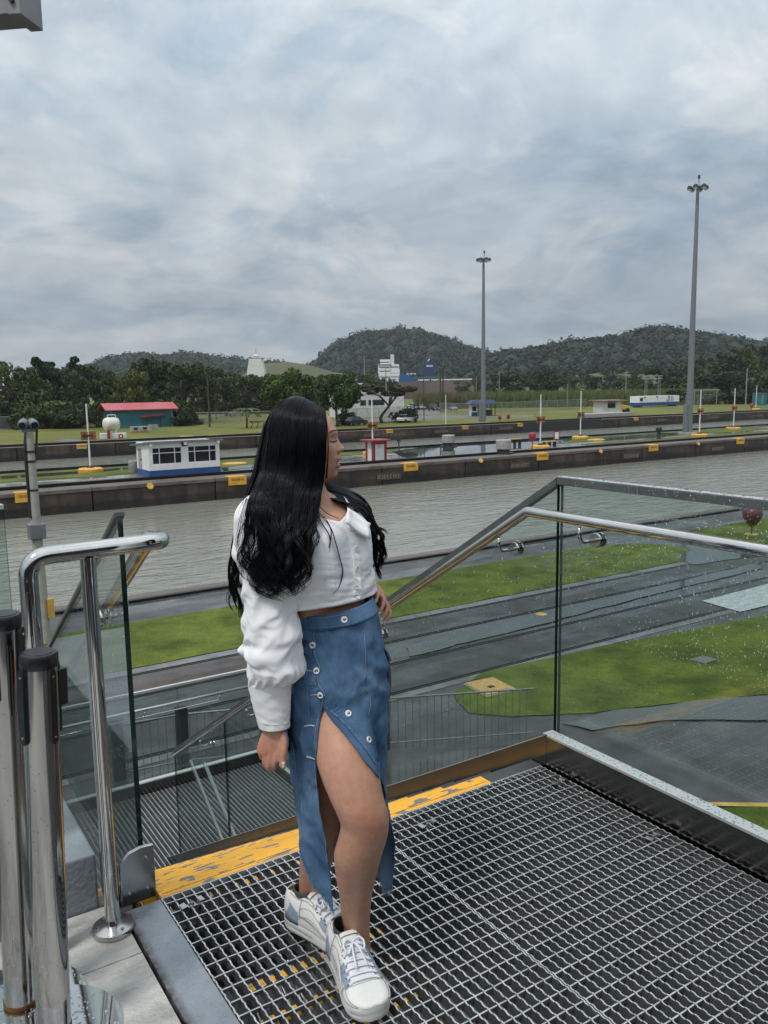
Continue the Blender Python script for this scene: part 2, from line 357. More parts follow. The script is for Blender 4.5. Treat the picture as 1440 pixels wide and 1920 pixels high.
bw = N(m_wall, 'ShaderNodeBump'); bw.inputs['Strength'].default_value = .5; bw.inputs['Distance'].default_value = .1; L(m_wall, wnz(2.5, (1, 1, 1)), bw.inputs['Height']); L(m_wall, bw.outputs[0], pw.inputs['Normal'])

# ================================================================== GROUND, LOCK CHAMBERS, WATER
def sheet(name, poly, z, m, th=None):
    b = MB(); n = len(poly); b.add([(x, y, z) for x, y in poly], [tuple(range(n))])
    return kind(b.obj(name, m), 'structure')
def strip(name, y0, y1, z, m, x0=-120, x1=520): return sheet(name, [(x0, y0), (x1, y0), (x1, y1), (x0, y1)], z, m)
def wobble(poly, amp, step=.35, seed=0):
    """polygon with an uneven edge, as turf has against paving"""
    o = []; k = len(poly)
    for i in range(k):
        a, b = Vector(poly[i]), Vector(poly[(i + 1) % k]); n = max(1, int((b - a).length / step)); d = (b - a).normalized(); nn = Vector((-d.y, d.x))
        for j in range(n):
            p = a.lerp(b, j / n); w = noise.noise(Vector((p.x * .9, p.y * .9, seed))) + .5 * noise.noise(Vector((p.x * 3, p.y * 3, seed + 9))); q = p + nn * (w * amp); o.append((q.x, q.y))
    return o
strip('ground', -160, 26.75, G, m_asph)
strip('water', 20, 116, WATER_Z, m_water, -160, 900)
# near side of the canal: coping, rack rail, apron, verge, tow tracks
strip('canal_coping', 25.97, 26.75, G + .012, m_coping)
strip('apron', 23.5, 25.74, G + .004, m_conc_dark)
b = MB(); b.box(-120, 25.75, G - .05, 520, 25.96, G + .09); kind(b.obj('rack_rail', m_rail), 'structure')
kind(MB().box(-120, 26.55, WATER_Z - 2, 520, 26.74, G - .01).obj('near_lock_wall', m_wall), 'structure')
lawn = [(-60, 19.47), (25.3, 19.47)] + [(25.6 + 2.6 * sin(t), 21.4 - 1.95 * cos(t)) for t in np.linspace(.15, 2.9, 12)] + [(25.2, 23.5), (-60, 23.5)]
sheet('canal_lawn', wobble(lawn, .07, .4, 1), G + .02, m_grass_near)
sheet('canal_lawn', wobble([(31.5, 19.6), (140, 19.6), (140, 23.4), (30.6, 23.4), (30.2, 21.5)], .08, .5, 2), G + .02, m_grass_near)
strip('kerb_strip', 19.06, 19.46, G + .008, m_conc_wet)
strip('tow_track', 17.68, 18.94, G + .006, m_brown, -120, 9.5)
strip('tow_track', 17.68, 18.94, G + .006, m_asph2, 9.5, 520)
strip('tow_track', 14.52, 16.03, G + .006, m_asph2)
strip('kerb_strip', 14.12, 14.38, G + .008, m_conc_wet)
for y in (19.0, 17.6, 16.1, 14.45):
    b = MB(); b.box(-120, y - .055, G - .05, 520, y + .03, G + .014); b.box(-120, y + .034, G - .05, 520, y + .055, G + .022); kind(b.obj('track_groove', m_rail), 'structure')
lawn2 = [tuple(at(*p).xy) for p in ((850, 1300), (905, 1262), (1010, 1238), (1130, 1213), (1300, 1180), (1440, 1152), (1640, 1112), (1640, 1258), (1440, 1302), (1240, 1322), (1090, 1340), (960, 1345), (880, 1338))]
sheet('front_lawn', wobble(lawn2, .09, .25, 3), G + .016, m_grass_near)
sheet('front_lawn', wobble([tuple(at(*p).xy) for p in ((1288, 1518), (1600, 1512), (1600, 1640), (1420, 1590), (1330, 1545))], .05, .2, 4), G + .016, m_grass_near)
sheet('concrete_pad', wobble([tuple(at(*p).xy) for p in ((1315, 1128), (1386, 1148), (1520, 1120), (1520, 1082), (1440, 1096))], .05, .3, 5), G + .026, mat('pale_wet_pad', (.30, .32, .315), .2, col2=(.46, .48, .475), scale=7, rvar=.12, detail=9))
m_pud = mat('standing_water', (.05, .053, .05), .025, var=.1, spec=.7)
for poly, s_ in (([(1050, 1358), (1150, 1335), (1290, 1318), (1440, 1306), (1560, 1300), (1560, 1330), (1440, 1352), (1250, 1352), (1110, 1372)], 6),
                 ([(760, 1212), (1030, 1150), (1240, 1100), (1420, 1056), (1430, 1066), (1200, 1122), (1000, 1176), (770, 1232)], 7), ([(1264, 1046), (1300, 1060), (1428, 1042), (1425, 1020), (1310, 1027)], 8), ([(1290, 1238), (1320, 1232), (1345, 1238), (1320, 1246)], 9)):
    sheet('puddle', wobble([tuple(at(*p).xy) for p in poly], .09, .3, s_), G + .027, m_pud)
sheet('painted_line', [tuple(at(*p).xy) for p in ((1322, 1506), (1600, 1510), (1600, 1518), (1328, 1513))], G + .022, m_yellow_worn)

# centre island between the two chambers
IY0, IY1 = 59.6, 76.0
b = MB(); b.box(-160, IY0 + .25, WATER_Z - 3, 900, IY1, G - .004); isl = kind(b.obj('island_base', m_dark), 'structure')
xb = -40.0; rb = random.Random(5)
while xb < 330:
    wb_ = rb.choice((9.1, 9.1, 6.0)); o = rb.uniform(0, .05); MB().box(xb + .05, IY0 + o, WATER_Z - 1.5, xb + wb_ - .05, IY0 + .6, G - .28 - rb.uniform(0, .05)).obj('wall_block', m_wall, isl, bevel=.03)
    MB().box(xb + .03, IY0 - .02 + o * .5, G - .27, xb + wb_ - .03, IY0 + .62, G + .006).obj('coping_block', m_coping, isl, bevel=.03); xb += wb_
strip('island_paving', IY0 + 2.6, IY1 - .6, G, m_island, -160, 900)
sheet('island_coping', [(-160, IY0 + .6), (900, IY0 + .6), (900, IY0 + 2.0), (-160, IY0 + 2.0)], G + .01, m_coping)
for y in (62.1, 75.3):
    kind(MB().box(-160, y - .16, G - .05, 900, y + .16, G + .22).obj('rack_rail', m_rail), 'structure')
sheet('island_lawn', wobble([(-100, 62.6), (21, 62.6), (21, 64.6), (-100, 64.6)], .1, 1.2, 11), G + .02, m_grass)
sheet('island_lawn', wobble([(-100, 67.2), (38, 67.2), (38, 74.6), (-100, 74.6)], .14, 1.2, 12), G + .02, m_grass)
sheet('island_lawn', wobble([(33.5, 62.7), (47, 62.7), (50, 64.6), (33.5, 64.6)], .1, 1, 13), G + .02, m_grass)
sheet('island_lawn', wobble([(40, 70.8), (53, 71.4), (47, 74.4), (40, 74.4)], .1, 1, 14), G + .02, m_grass)
sheet('island_lawn', wobble([(69, 63), (128, 63), (128, 66.3), (69, 66.3)], .12, 1.5, 15), G + .02, m_grass)
sheet('island_lawn', wobble([(66, 68.4), (112, 68.4), (112, 74.4), (66, 74.4)], .12, 1.5, 16), G + .02, m_grass)
sheet('island_lawn', wobble([(132, 63), (420, 63), (420, 66), (132, 66)], .12, 3, 17), G + .02, m_grass)
for poly, s_ in (([(735, 847), (830, 833), (1000, 821), (1080, 822), (1060, 829), (985, 843), (860, 856), (760, 859)], 31), ([(1120, 822), (1240, 812), (1300, 812), (1250, 818), (1130, 827)], 32), ([(0, 893), (150, 884), (255, 876), (255, 879), (150, 889), (0, 899)], 33), ([(415, 878), (480, 871), (480, 876), (420, 883)], 34)):
    sheet('puddle', wobble([tuple(at(*p).xy) for p in poly], .25, .8, s_), G + .026, m_pud)
# far bank
FY = 110.4
flw = kind(MB().box(-260, FY + .25, WATER_Z - 3, 1500, FY + 3, G - .004).obj('far_lock_wall', m_dark), 'structure')
xb = -30.0
while xb < 420:
    wb_ = rb.choice((12.0, 12.0, 8.0)); MB().box(xb + .07, FY + rb.uniform(0, .06), WATER_Z - 1.5, xb + wb_ - .07, FY + .7, G - .002 - rb.uniform(0, .05)).obj('wall_block', m_wall, flw, bevel=.04); xb += wb_
kind(MB().box(-260, 112.2, G - .05, 1500, 112.6, G + .3).obj('rack_rail', m_rail), 'structure')
strip('far_coping', FY, 112.2, G + .01, m_coping, -260, 1500)
strip('far_lawn', 112.7, 2700, G, m_grass_far, -2000, 3400)
m_road = mat('service_road', (.10, .10, .10), .5, var=.2, scale=.3, rvar=.2)
sheet('service_road', [tuple(at(*p).xy) for p in ((560, 797), (680, 786), (800, 779), (880, 778), (905, 781), (1000, 778), (1000, 782), (860, 784), (740, 789), (640, 797))], G + .02, m_road)
sheet('service_road', [tuple(at(*p).xy) for p in ((765, 774), (800, 760), (830, 758), (850, 762), (850, 766), (815, 779))], G + .025, m_road)
sheet('concrete_pad', [tuple(at(*p).xy) for p in ((100, 826), (130, 823), (190, 828), (240, 829), (150, 833))], G + .02, m_road)
# dark block painting the shade of a recess in the far wall, pale culvert slab above
kind(MB().box(101, FY - .05, WATER_Z, 121, FY + .6, G + .12).obj('recess_shade', m_dark), 'structure')
kind(MB().prism([(117, 112.8), (133, 112.8), (131, 116.5), (121, 116.5)], 'z', G, G + 1.0).obj('culvert_slab', m_greyl, bevel=.05), 'structure')

# wall furniture that can be counted: yellow mooring markers with their number plates
m_print = mat('faded_print', (.33, .13, .03), .6, var=.3)
m_plate = mat('number_plate_concrete', (.060, .045, .036), .7, var=.4, scale=6); m_figure = mat('worn_pale_paint', (.24, .185, .15), .7, var=.5, scale=9)
def marker(x, y, z, w, h, label, group, faded=False):
    t = thing('mooring_marker', label, 'marker', (x, y, z), 0, group)
    b = MB(); b.box(0, -.06, -h, w, .02, .03); b.box(.02, .02, -.02, w - .02, .75, .03); local(b.obj('yellow_panel', m_yellow_worn if faded else m_yellow, t, bevel=.02))
    b = MB(); rr = random.Random(int(x * 7))
    q = w * .16
    while q < w * .82:
        ww = w * rr.uniform(.04, .09); b.box(q, -.072, -h * .48, q + ww, -.062, -h * rr.uniform(.18, .28)); q += ww + w * .02
    local(b.obj('faded_lettering', m_print, t)); return t
MK = [(50, 'leftmost yellow panel on the island wall, behind the grey camera post'), (445, 'yellow panel on the island wall just left of the black hair'), (770, 'yellow panel on the island wall right of the red kiosk'),
      (1017, 'yellow panel on the island wall below the red round fire sign'), (1225, 'yellow panel on the island wall between two arrow posts'), (1388, 'yellow panel on the island wall nearest the right edge')]
def plate(x, y, z, w, label, group):
    t = thing('wall_number_plate', label, 'plate', (x, y, z), 0, group)
    local(MB().box(0, -.03, -.30, w, .02, .30).obj('slab', m_plate, t)); b = MB(); rr = random.Random(int(x * 3)); q = .12
    while q < w - .3:
        ww = rr.uniform(.06, .22); zz = rr.uniform(.10, .17); b.box(q, -.045, -.15, q + .05, -.032, zz); b.box(q + .052, -.045, zz - .06, q + ww, -.032, zz); b.box(q + .052, -.044, -.15, q + ww * rr.uniform(.8, 1), -.032, -.10); q += ww + rr.uniform(.07, .16)
    local(b.obj('worn_figures', m_figure, t))
for px, lab in MK:
    y_ = {50: 928, 445: 899, 770: 872, 1017: 853, 1225: 838, 1388: 826}[px]
    X = onY(px, y_, IY0 - .02).x
    marker(X - .75, IY0 - .03, G + .02, 1.5, .66, lab, 'yellow markers on the island wall')
    if px in (770, 1017, 1225, 1388):
        X2 = onY(px - 42, y_ + 12, IY0 - .02).x
        plate(X2 - 1.2, IY0 - .02, G - .95, 2.5, 'worn number plate in the wall left of the ' + lab.split(' on the island wall ')[1].replace('just ', '').replace('right of', 'marker by').replace('below', 'marker below').replace('between', 'marker between').replace('nearest', 'marker nearest'), 'number plates in the island wall')
for px, lab in ((150, 'faded yellow patch on the far wall left of the arrow post'), (730, 'faded yellow patch on the far wall above the red kiosk'), (872, 'faded yellow patch on the far wall left of the tall mast'), (975, 'faded yellow patch on the far wall right of the tall mast'), (1192, 'faded yellow patch on the far wall right of the dark recess')):
    X = onY(px, 800, FY).x; marker(X - .6, FY - .02, G, 1.25, .55, lab, 'faded yellow patches on the far wall', True)
for px, lab in ((697, 'pale number plate in the far wall behind the red kiosk'), (828, 'pale number plate in the far wall below a thin post'), (948, 'pale number plate in the far wall below the far red signs'), (1240, 'pale number plate in the far wall right of the recess'), (1336, 'pale number plate in the far wall right of the big mast')):
    X = onY(px, 806, FY).x; plate(X - 1.5, FY - .02, G - .7, 3.2, lab, 'number plates in the far wall')
for i, px in enumerate((281, 901, 1126, 1309)):
    y_ = (909, 861, 843, 829)[i]; X = onY(px, y_, IY0).x
    t = thing('yellow_spot', 'small yellow painted spot on the island coping ' + ('below the white booth', 'between two yellow panels', 'right of the fire sign', 'below the big mast foot')[i], 'paint mark', (X, IY0 - .02, G + .02), 0, 'yellow spots on the island coping')
    local(MB().cyl((0, .05, -.25), (0, -.06, -.2), .24, n=14).obj('disc', m_yellow_worn, t))

# ================================================================== THINGS ON THE ISLAND AND FAR BANK
# white control booth with blue base
def booth():
    t = thing('control_booth', 'white control booth with blue base band and two wide dark windows on the island', 'booth', (19.6, 63.1, G))
    w, d, h = 5.75, 3.1, 2.65
    b = MB(); b.box(0, 0, .55, w, .16, 1.0); b.box(0, 0, 1.0, .28, .16, h); b.box(w - .28, 0, 1.0, w, .16, h); b.box(2.62, 0, 1.0, 3.12, .16, h); b.box(.28, 0, 2.3, w - .28, .16, h)
    b.box(0, .16, .55, .16, d - 1.3, h); b.box(0, d - .35, .55, .16, d, h); b.box(0, d - 1.3, 2.15, .16, d - .35, h)
    b.box(w - .16, .16, .55, w, d, h); b.box(.16, d - .16, .55, w - .16, d, h); local(b.obj('wall', m_white, t, bevel=.012))
    local(MB().box(-.02, -.02, .0, w + .02, d + .02, .55).obj('blue_base', m_blue, t))
    local(MB().hexa([(-.25, -.35, h + .02), (w + .2, -.35, h + .02), (w + .2, d + .9, h - .35), (-.25, d + .9, h - .35), (-.25, -.35, h + .14), (w + .2, -.35, h + .14), (w + .2, d + .9, h - .23), (-.25, d + .9, h - .23)]).obj('roof', m_grey, t))
    for x in (.03, 2.75, w - .29): local(MB().box(x, -.30, h - .22, x + .22, -.005, h + .01).obj('roof_bracket', m_white, t))
    for x0, x1, k in ((.28, 2.62, 0), (3.12, w - .28, 1)):
        f = MB(); f.box(x0, .03, 1.0, x0 + .05, .1, 2.3); f.box(x1 - .05, .03, 1.0, x1, .1, 2.3); f.box(x0 + .05, .03, 1.0, x1 - .05, .1, 1.05); f.box(x0 + .05, .03, 2.25, x1 - .05, .1, 2.3)
        a, c = x0 + (x1 - x0) * .24, x0 + (x1 - x0) * .76
        f.box(a - .03, .03, 1.05, a + .03, .1, 2.25); f.box(c - .03, .03, 1.05, c + .03, .1, 2.25); f.box(x0 + .05, .035, 1.84, a - .03, .095, 1.9); f.box(a + .03, .035, 1.84, c - .03, .095, 1.9); f.box(c + .03, .035, 1.84, x1 - .05, .095, 1.9)
        fo = local(f.obj('window', m_white, t)); local(MB().box(x0 + .02, .062, 1.02, x1 - .02, .07, 2.28).obj('pane', m_glassdk, fo))
    dr = local(MB().box(.03, d - 1.29, .55, .09, d - .36, 2.14).obj('door', m_greyl, t)); local(MB().box(-.04, d - 1.2, 1.25, .03, d - 1.14, 1.4).obj('handle', m_dark, dr))
    local(MB().box(-.4, -.75, -.02, w + .5, -.05, .10).obj('orange_curb', mat('orange_curb_paint', (.34, .17, .06), .6), t))
    return t
booth()
t = thing('concrete_bin', 'round grey concrete bin left of the white booth door', 'bin', tuple(at(252, 886)))
local(MB().lathe([(.42, 0), (.45, .05), (.45, .95), (.40, 1.0), (.36, .9)], n=18).obj('drum', m_greyl, t, angle=40)); local(MB().box(-.18, -.18, .9, .18, .18, .93).obj('lid', m_dark, t))
# red and white kiosk
t = thing('kiosk', 'small red and white panelled kiosk with overhanging red roof on the island', 'kiosk', (40.0, 63.2, G))
w, d, h = 1.45, 1.35, 1.85
for x0, x1 in ((0, .20), (w - .22, w)): local(MB().box(x0, 0, 0, x1, .3, h).obj('corner_post', m_red, t))
local(MB().box(0, d - .3, 0, .3, d, h).obj('corner_post', m_red, t)); local(MB().box(w - .3, d - .3, 0, w, d, h).obj('corner_post', m_red, t))
m_corr = mat('white_corrugated', (.70, .72, .72), .5, var=.06)
def corr(n, x0, x1, y, axis):
    b = MB()
    for i in range(n):
        a = x0 + (x1 - x0) * i / n; c = x0 + (x1 - x0) * (i + .6) / n
        if axis == 'x': b.box(a, y, .03, c, y + .05, h); b.box(c, y + .02, .03, x0 + (x1 - x0) * (i + 1) / n, y + .05, h)
        else: b.box(y, a, .03, y + .05, c, h); b.box(y + .02, c, .03, y + .05, x0 + (x1 - x0) * (i + 1) / n, h)
    return b
o = local(corr(7, .20, w - .22, .04, 'x').obj('front_panel', m_corr, t)); local(MB().box(.50, .02, 1.2, .92, .038, 1.55).obj('notice', mat('faint_notice', (.5, .52, .53), .6, var=.3, scale=30), o))
local(corr(8, .3, d - .3, .02, 'y').obj('side_panel', m_corr, t)); local(MB().box(w - .06, .3, .03, w - .02, d - .3, h).obj('side_panel', m_corr, t)); local(MB().box(.3, d - .06, .03, w - .3, d - .02, h).obj('rear_panel', m_corr, t))
local(MB().box(-.02, -.02, h - .28, w + .02, .02, h - .004).obj('fascia', m_red, t))
local(MB().hexa([(-.42, -.36, h), (w + .3, -.36, h), (w + .3, d + .3, h), (-.42, d + .3, h), (-.40, -.34, h + .12), (w + .28, -.34, h + .12), (w + .28, d + .28, h + .12), (-.40, d + .28, h + .12)]).obj('roof', m_red, t))

# high-mast lights
def mast(x, y, top, r, label):
    t = thing('high_mast_light', label, 'light mast', (x, y, G), 0, 'high mast floodlights')
    H = top - G; q_ = .58
    local(MB().cyl((0, 0, .35), (0, 0, H), r, r * .42, 20).obj('pole', m_grey, t, angle=60))
    local(MB().box(-.9, -.9, -.02, .9, .9, .35).obj('base_plinth', m_greyl, t, bevel=.04))
    local(MB().box(-r - .36, -.3, .36, -r * .7, .3, 3.9).obj('control_box', m_grey, t, bevel=.03))
    local(MB().lathe([(.2, H), (.42, H + .03), (.42, H + .2), (.2, H + .36)], n=16).obj('head_ring', m_grey, t, angle=40))
    for k in range(6):
        a = 2 * pi * k / 6 + .35; c, s = cos(a), sin(a)
        f = local(MB().cyl((.35 * c, .35 * s, H + .08), (.85 * c, .85 * s, H - .02), .04, n=6).obj('arm', m_grey, t))
        q = Vector((.98 * c, .98 * s, H - .12)); local(MB().lathe([(.08, .42), (.26, .30), (.33, 0), (.30, -.04)], q, 14).obj('reflector', m_dark, f, angle=40)); local(MB().sphere(q + Vector((0, 0, -.04)), .27, 12, 8, (1, 1, .75)).obj('lens', m_white, f, smooth=True))
    b = MB(); b.cyl((.15, 0, H + .5), (.15, 0, H + 1.5), .05, n=6); b.box(.02, -.08, H + 1.1, .28, .08, H + 1.5); local(b.obj('obstruction_lamp', m_dark, t)); return t
mast(91.6, 68.7, zat(91.6, 68.7, 352), .46, 'tallest grey floodlight mast standing on the island, right side of the picture')
mast(95.1, 113.9, zat(95.1, 113.9, 487), .46, 'distant grey floodlight mast standing on the far bank, right of the woman')

# arrow posts: white rods on yellow feet with an orange plate
def arrow_post(x, y, top, label, sign_y=None, foot=True, r=.085):
    t = thing('signal_post', label, 'post', (x, y, G), 0, 'white posts along the canal'); H = top - G
    local(MB().cyl((0, 0, .1), (0, 0, H), r, r * .75, 10).obj('pole', m_whitew, t))
    if foot: local(MB().lathe([(1.02, 0), (1.02, .22), (.9, .30), (.2, .32)], n=20).obj('foot', m_yellow, t, angle=40)); local(MB().cyl((0, 0, .32), (0, 0, .5), .3, .2, 10).obj('collar', m_dark, t))
    if sign_y:
        z = zat(x, y, sign_y) - G; p = local(MB().box(-.62, -.06, z - .36, .62, -.02, z + .36).obj('sign_plate', m_orange, t, bevel=.02))
        b = MB(); b.box(-.4, -.075, z - .08, .4, -.062, z + .08); b.prism([(-.55, z), (-.25, z + .25), (-.25, z - .25)], 'y', -.078, -.064); local(b.obj('faded_arrow', m_dark, p))
    return t
for px, by, ty, sy, lab in ((170, 884, 757, 817, 'white post on a yellow foot left of the white booth'), (1013, 840, 740, 787, 'white post beside the red fire sign on the island'), (1088, 822, 733, 778, 'white post with orange plate in front of the dark recess'),
                            (1311, 818, 731, 771, 'white post just right of the big mast foot'), (1375, 805, 728, 765, 'rightmost white post with orange plate on the island'), (699, 852, 745, 798, 'white post standing just behind the red kiosk')):
    q = at(px, by); arrow_post(q.x, q.y, zat(q.x, q.y, ty), lab, sy)
for px, by, ty, lab in ((836, 798, 740, 'thin white post without plate on the far bank left of the distant mast'), (1417, 768, 722, 'thin white post on the far bank by the teal cabinet')):
    q = at(px, by); arrow_post(q.x, q.y, zat(q.x, q.y, ty), lab, None, px > 1000)

# capstans, fire signs and small fittings
def drum(px, py, lab, s=1.0):
    q = at(px, py); t = thing('ventilator_drum', lab, 'drum', tuple(q), 0, 'grey drums on the island')
    local(MB().lathe([(.95 * s, 0), (.95 * s, .12), (.6 * s, .16), (.6 * s, .5)], n=20).obj('base', m_dark, t, angle=40)); local(MB().lathe([(.62 * s, .45), (.72 * s, .5), (.72 * s, 1.25 * s), (.66 * s, 1.32 * s), (.3, 1.35 * s)], n=22).obj('drum_cap', m_greyl, t, angle=40))
drum(841, 838, 'grey drum at the back edge of the island, right of the red kiosk'); drum(944, 851, 'larger grey drum on wet paving left of the red fire sign', 1.05)
def fire_sign(x, y, lab, s=1.0, r=None, post=1.1, foot=False):
    t = thing('fire_sign', lab, 'sign', (x, y, G), 0, 'red hose cabinets by the canal')
    local(MB().cyl((0, 0, 0), (0, 0, post * s), .06 * s, n=8).obj('stand', m_dark if foot else m_red, t))
    local(MB().lathe([(.10, post * s - .02), (.42 * s, post * s + .1), (.47 * s, post * s + .45 * s), (.47 * s, post * s + .95 * s), (.36 * s, post * s + 1.15 * s), (.1, post * s + 1.22 * s)], n=18).obj('red_hood', m_red, t, angle=50))
    if foot: local(MB().cyl((0, 0, .02), (0, 0, .12), .34, n=18).obj('yellow_foot', m_yellow_worn, t))
q = at(998, 843); fire_sign(q.x, q.y, 'bright red hose cabinet on a post on the wet island paving', .78)
q = at(937, 794); fire_sign(q.x, q.y, 'small red hose cabinet on the far bank, left one of two', .62); q = at(953, 793); fire_sign(q.x, q.y, 'small red hose cabinet on the far bank, right one of two', .70)
q = at(1409, 772); fire_sign(q.x, q.y, 'dull red hose cabinet on the far bank beside the teal cabinet', .8)
# near red hooded cabinet seen through the wet glass on the right
t = thing('hose_reel_hood', 'dark red hooded hose reel on a thin stand seen through the wet glass at right', 'hose reel', tuple(at(1409, 1003)), radians(20))
zt = 1.0
b = MB(); b.rings([[(x * s, y * s + dx, z) for x, y in [(.50 * cos(a), .42 * sin(a)) for a in np.linspace(0, 2 * pi, 18)[:-1]]] for z, s, dx in ((.36, .12, 0), (.46, .40, 0), (.70, .84, 0), (.95, 1.0, 0), (1.12, .95, 0), (1.22, .72, 0), (1.26, .3, 0))]); local(b.obj('hood', mat('dull_maroon', (.13, .030, .042), .35, var=.35, scale=6), t, smooth=True))
b = MB(); b.cyl((.42, -.05, .80), (.42, .30, .80), .24, n=16); local(b.obj('reel', m_dark, t)); local(MB().cyl((0, 0, 0), (0, 0, .6), .03, n=8).obj('stand', m_dark, t)); local(MB().box(-.26, -.26, 0, .26, .26, .06).obj('yellow_foot', m_yellow_worn, t))
t = thing('info_post', 'slim blue-topped post standing on the island right of the red kiosk', 'post', tuple(at(748, 854)))
local(MB().cyl((0, 0, 0), (0, 0, 1.6), .06, n=8).obj('stand', m_dark, t)); local(MB().box(-.2, -.06, 1.35, .2, .06, 1.75).obj('head', m_navy, t, bevel=.03))
for px, py, lab in ((965, 833, 'low yellow-topped bench rack by the larger grey drum'), (1030, 838, 'low yellow-topped bench rack right of the fire sign')):
    t = thing('hand_rail_rack', lab, 'rack', tuple(at(px, py)), 0, 'low yellow racks on the island')
    local(MB().box(-.9, -.25, .55, .9, .25, .64).obj('top_board', m_yellow_worn, t))
    for x in (-.75, 0, .75): local(MB().box(x - .05, -.2, 0, x + .05, .2, .55).obj('leg', m_dark, t))
t = thing('warning_board', 'small white board with red rim on the island grass', 'sign', tuple(at(1043, 831)))
local(MB().box(-.42, -.05, .35, .42, 0, 1.4).obj('rim', m_red, t)); local(MB().box(-.3, -.07, .5, .3, -.052, 1.25).obj('face', m_white, t)); local(MB().cyl((0, .03, 0), (0, .03, .4), .05, n=6).obj('stand', m_dark, t))
t = thing('bollard', 'short dark bollard on the island grass before the big mast', 'bollard', tuple(at(1235, 823)))
local(MB().lathe([(.28, 0), (.24, .1), (.2, .8), (.34, .9), (.36, 1.3), (.2, 1.45)], n=14).obj('column', m_dark, t, angle=40))
for px, py, lab in ((350, 820, 'thin yellow kerb bar on the far bank behind the white booth'), (403, 818, 'short yellow kerb bar on the far bank right of the booth roof'), (440, 871, 'oval yellow cover on island grass right of the booth'), (1118, 826, 'long yellow cover lying on the island grass')):
    q = at(px, py); t = thing('yellow_cover', lab, 'cover', tuple(q)); local(MB().lathe([(.9, 0), (.9, .12), (.7, .18)], n=16).obj('cap', m_yellow_worn, t, angle=40)); t.scale = (1.3, 1, 1)

# hatch covers on the near ground
t = thing('access_hatch', 'square yellow access hatch with a dark keyhole lying in the near lawn', 'hatch cover', tuple(at(920, 1290)))
c = [Vector(at(*p)) - Vector(at(920, 1290)) for p in ((872, 1285), (913, 1308), (967, 1296), (924, 1274))]
b = MB(); b.hexa([tuple(v + Vector((0, 0, .018))) for v in c] + [tuple(v + Vector((0, 0, .06))) for v in c]); local(b.obj('plate', mat('hatch_yellow', (.46, .27, .085), .5, var=.25, scale=9), t))
b = MB(); b.hexa([tuple(v * 1.06 + Vector((0, 0, .01))) for v in c] + [tuple(v * 1.06 + Vector((0, 0, .04))) for v in c]); local(b.obj('rim', m_greyl, t)); local(MB().box(-.12, -.12, .062, .02, -.02, .075).obj('keyhole', m_dark, t))
t = thing('valve_cover', 'small round orange valve cover in the wet track paving', 'cover', tuple(at(1015, 1153))); local(MB().cyl((0, 0, .0), (0, 0, .03), .17, n=18).obj('cap', m_yellow_worn, t))

# camera post on the near side, left
bx, by_ = 4.07, 22.98
t = thing('camera_post', 'tall pale concrete post with two grey floodlight cameras on top by the near canal edge', 'camera post', (bx, by_, G))
H = zat(bx, by_, 812) - G; hb = zat(bx, by_, 990) - G
local(MB().cyl((0, 0, 0), (0, 0, H), .165, .10, 14).obj('post', mat('post_concrete', (.34, .33, .30), .7, var=.12, scale=5), t, angle=60))
local(MB().box(-.2, -.2, hb - .28, .2, .2, hb + .12).obj('junction_box', m_grey, t, bevel=.02)); local(MB().box(.1, -.2, hb - 2.4, .26, -.05, hb - 1.9).obj('yellow_tag', m_yellow_worn, t)); local(MB().box(-.16, -.19, hb - 1.0, .02, -.1, hb - .55).obj('cable_clip', m_greyl, t))
for dz in (.5, .75, 1.5): local(MB().cyl((0, 0, H - dz), (0, 0, H - dz + .05), .125, n=14).obj('band', m_dark, t))
b = MB(); b.tube(bend([(-.13, -.05, H - 2.2), (-.14, -.05, H - .4), (-.05, 0, H + .25)], .2), .035, 6); b.tube(bend([(.13, .0, H - .6), (.2, 0, H + .1), (.05, 0, H + .35)], .15), .03, 6); local(b.obj('cable', m_dark, t))
local(MB().box(-.18, -.05, H + .02, .16, .05, H + .10).obj('bracket', m_greyl, t))
for dx, rz in ((-.13, .5), (.11, -.1)):
    c = Vector((dx, -.05, H + .24)); d_ = Vector((sin(rz) * -.6, -.8, -.28)).normalized()
    h = local(MB().lathe([(.06, -.15), (.105, -.13), (.12, .05), (.12, .12), (.10, .14)], c, 16, d_).obj('camera_head', m_grey, t, angle=40)); local(MB().lathe([(.085, .13), (.085, .15)], c, 14, d_).obj('lens', m_glassdk, h)); local(MB().cyl(c + Vector((0, 0, -.10)), (dx * .7, 0, H + .1), .03, n=6).obj('neck', m_greyl, h))

# far bank buildings and equipment
t = thing('storage_shed', 'teal shed with a pinkish red gabled roof on the far bank', 'shed', (41.2, 153.5, G), radians(-3))
w, d, h = 11.3, 6.2, zat(41.2, 153.5, 768.5) - G; rz = .95
b = MB(); b.box(0, 0, 0, w, .15, h); b.box(0, d - .15, 0, w, d, h); b.prism([(0.15, 0), (d - .15, 0), (d - .15, h), (d / 2, h + rz), (.15, h)], 'x', 0, .15); b.prism([(.15, 0), (d - .15, 0), (d - .15, h), (d / 2, h + rz), (.15, h)], 'x', w - .15, w); local(b.obj('wall', m_teal, t))
for s in (0, 1):
    y0, y1 = (-.6, d / 2) if s == 0 else (d + .6, d / 2); z0 = h - .16
    local(MB().hexa([(-1.0, y0, z0), (w + 1.0, y0, z0), (w + 1.0, y1, h + rz + .05), (-1.0, y1, h + rz + .05), (-1.0, y0, z0 + .14), (w + 1.0, y0, z0 + .14), (w + 1.0, y1, h + rz + .19), (-1.0, y1, h + rz + .19)]).obj('roof', m_roofred, t))
local(MB().box(.0, -.06, 0, .28, -.005, h).obj('corner_trim', m_teal_lt, t)); local(MB().box(w - .3, -.06, 0, w, -.005, h).obj('corner_trim', m_teal_lt, t))
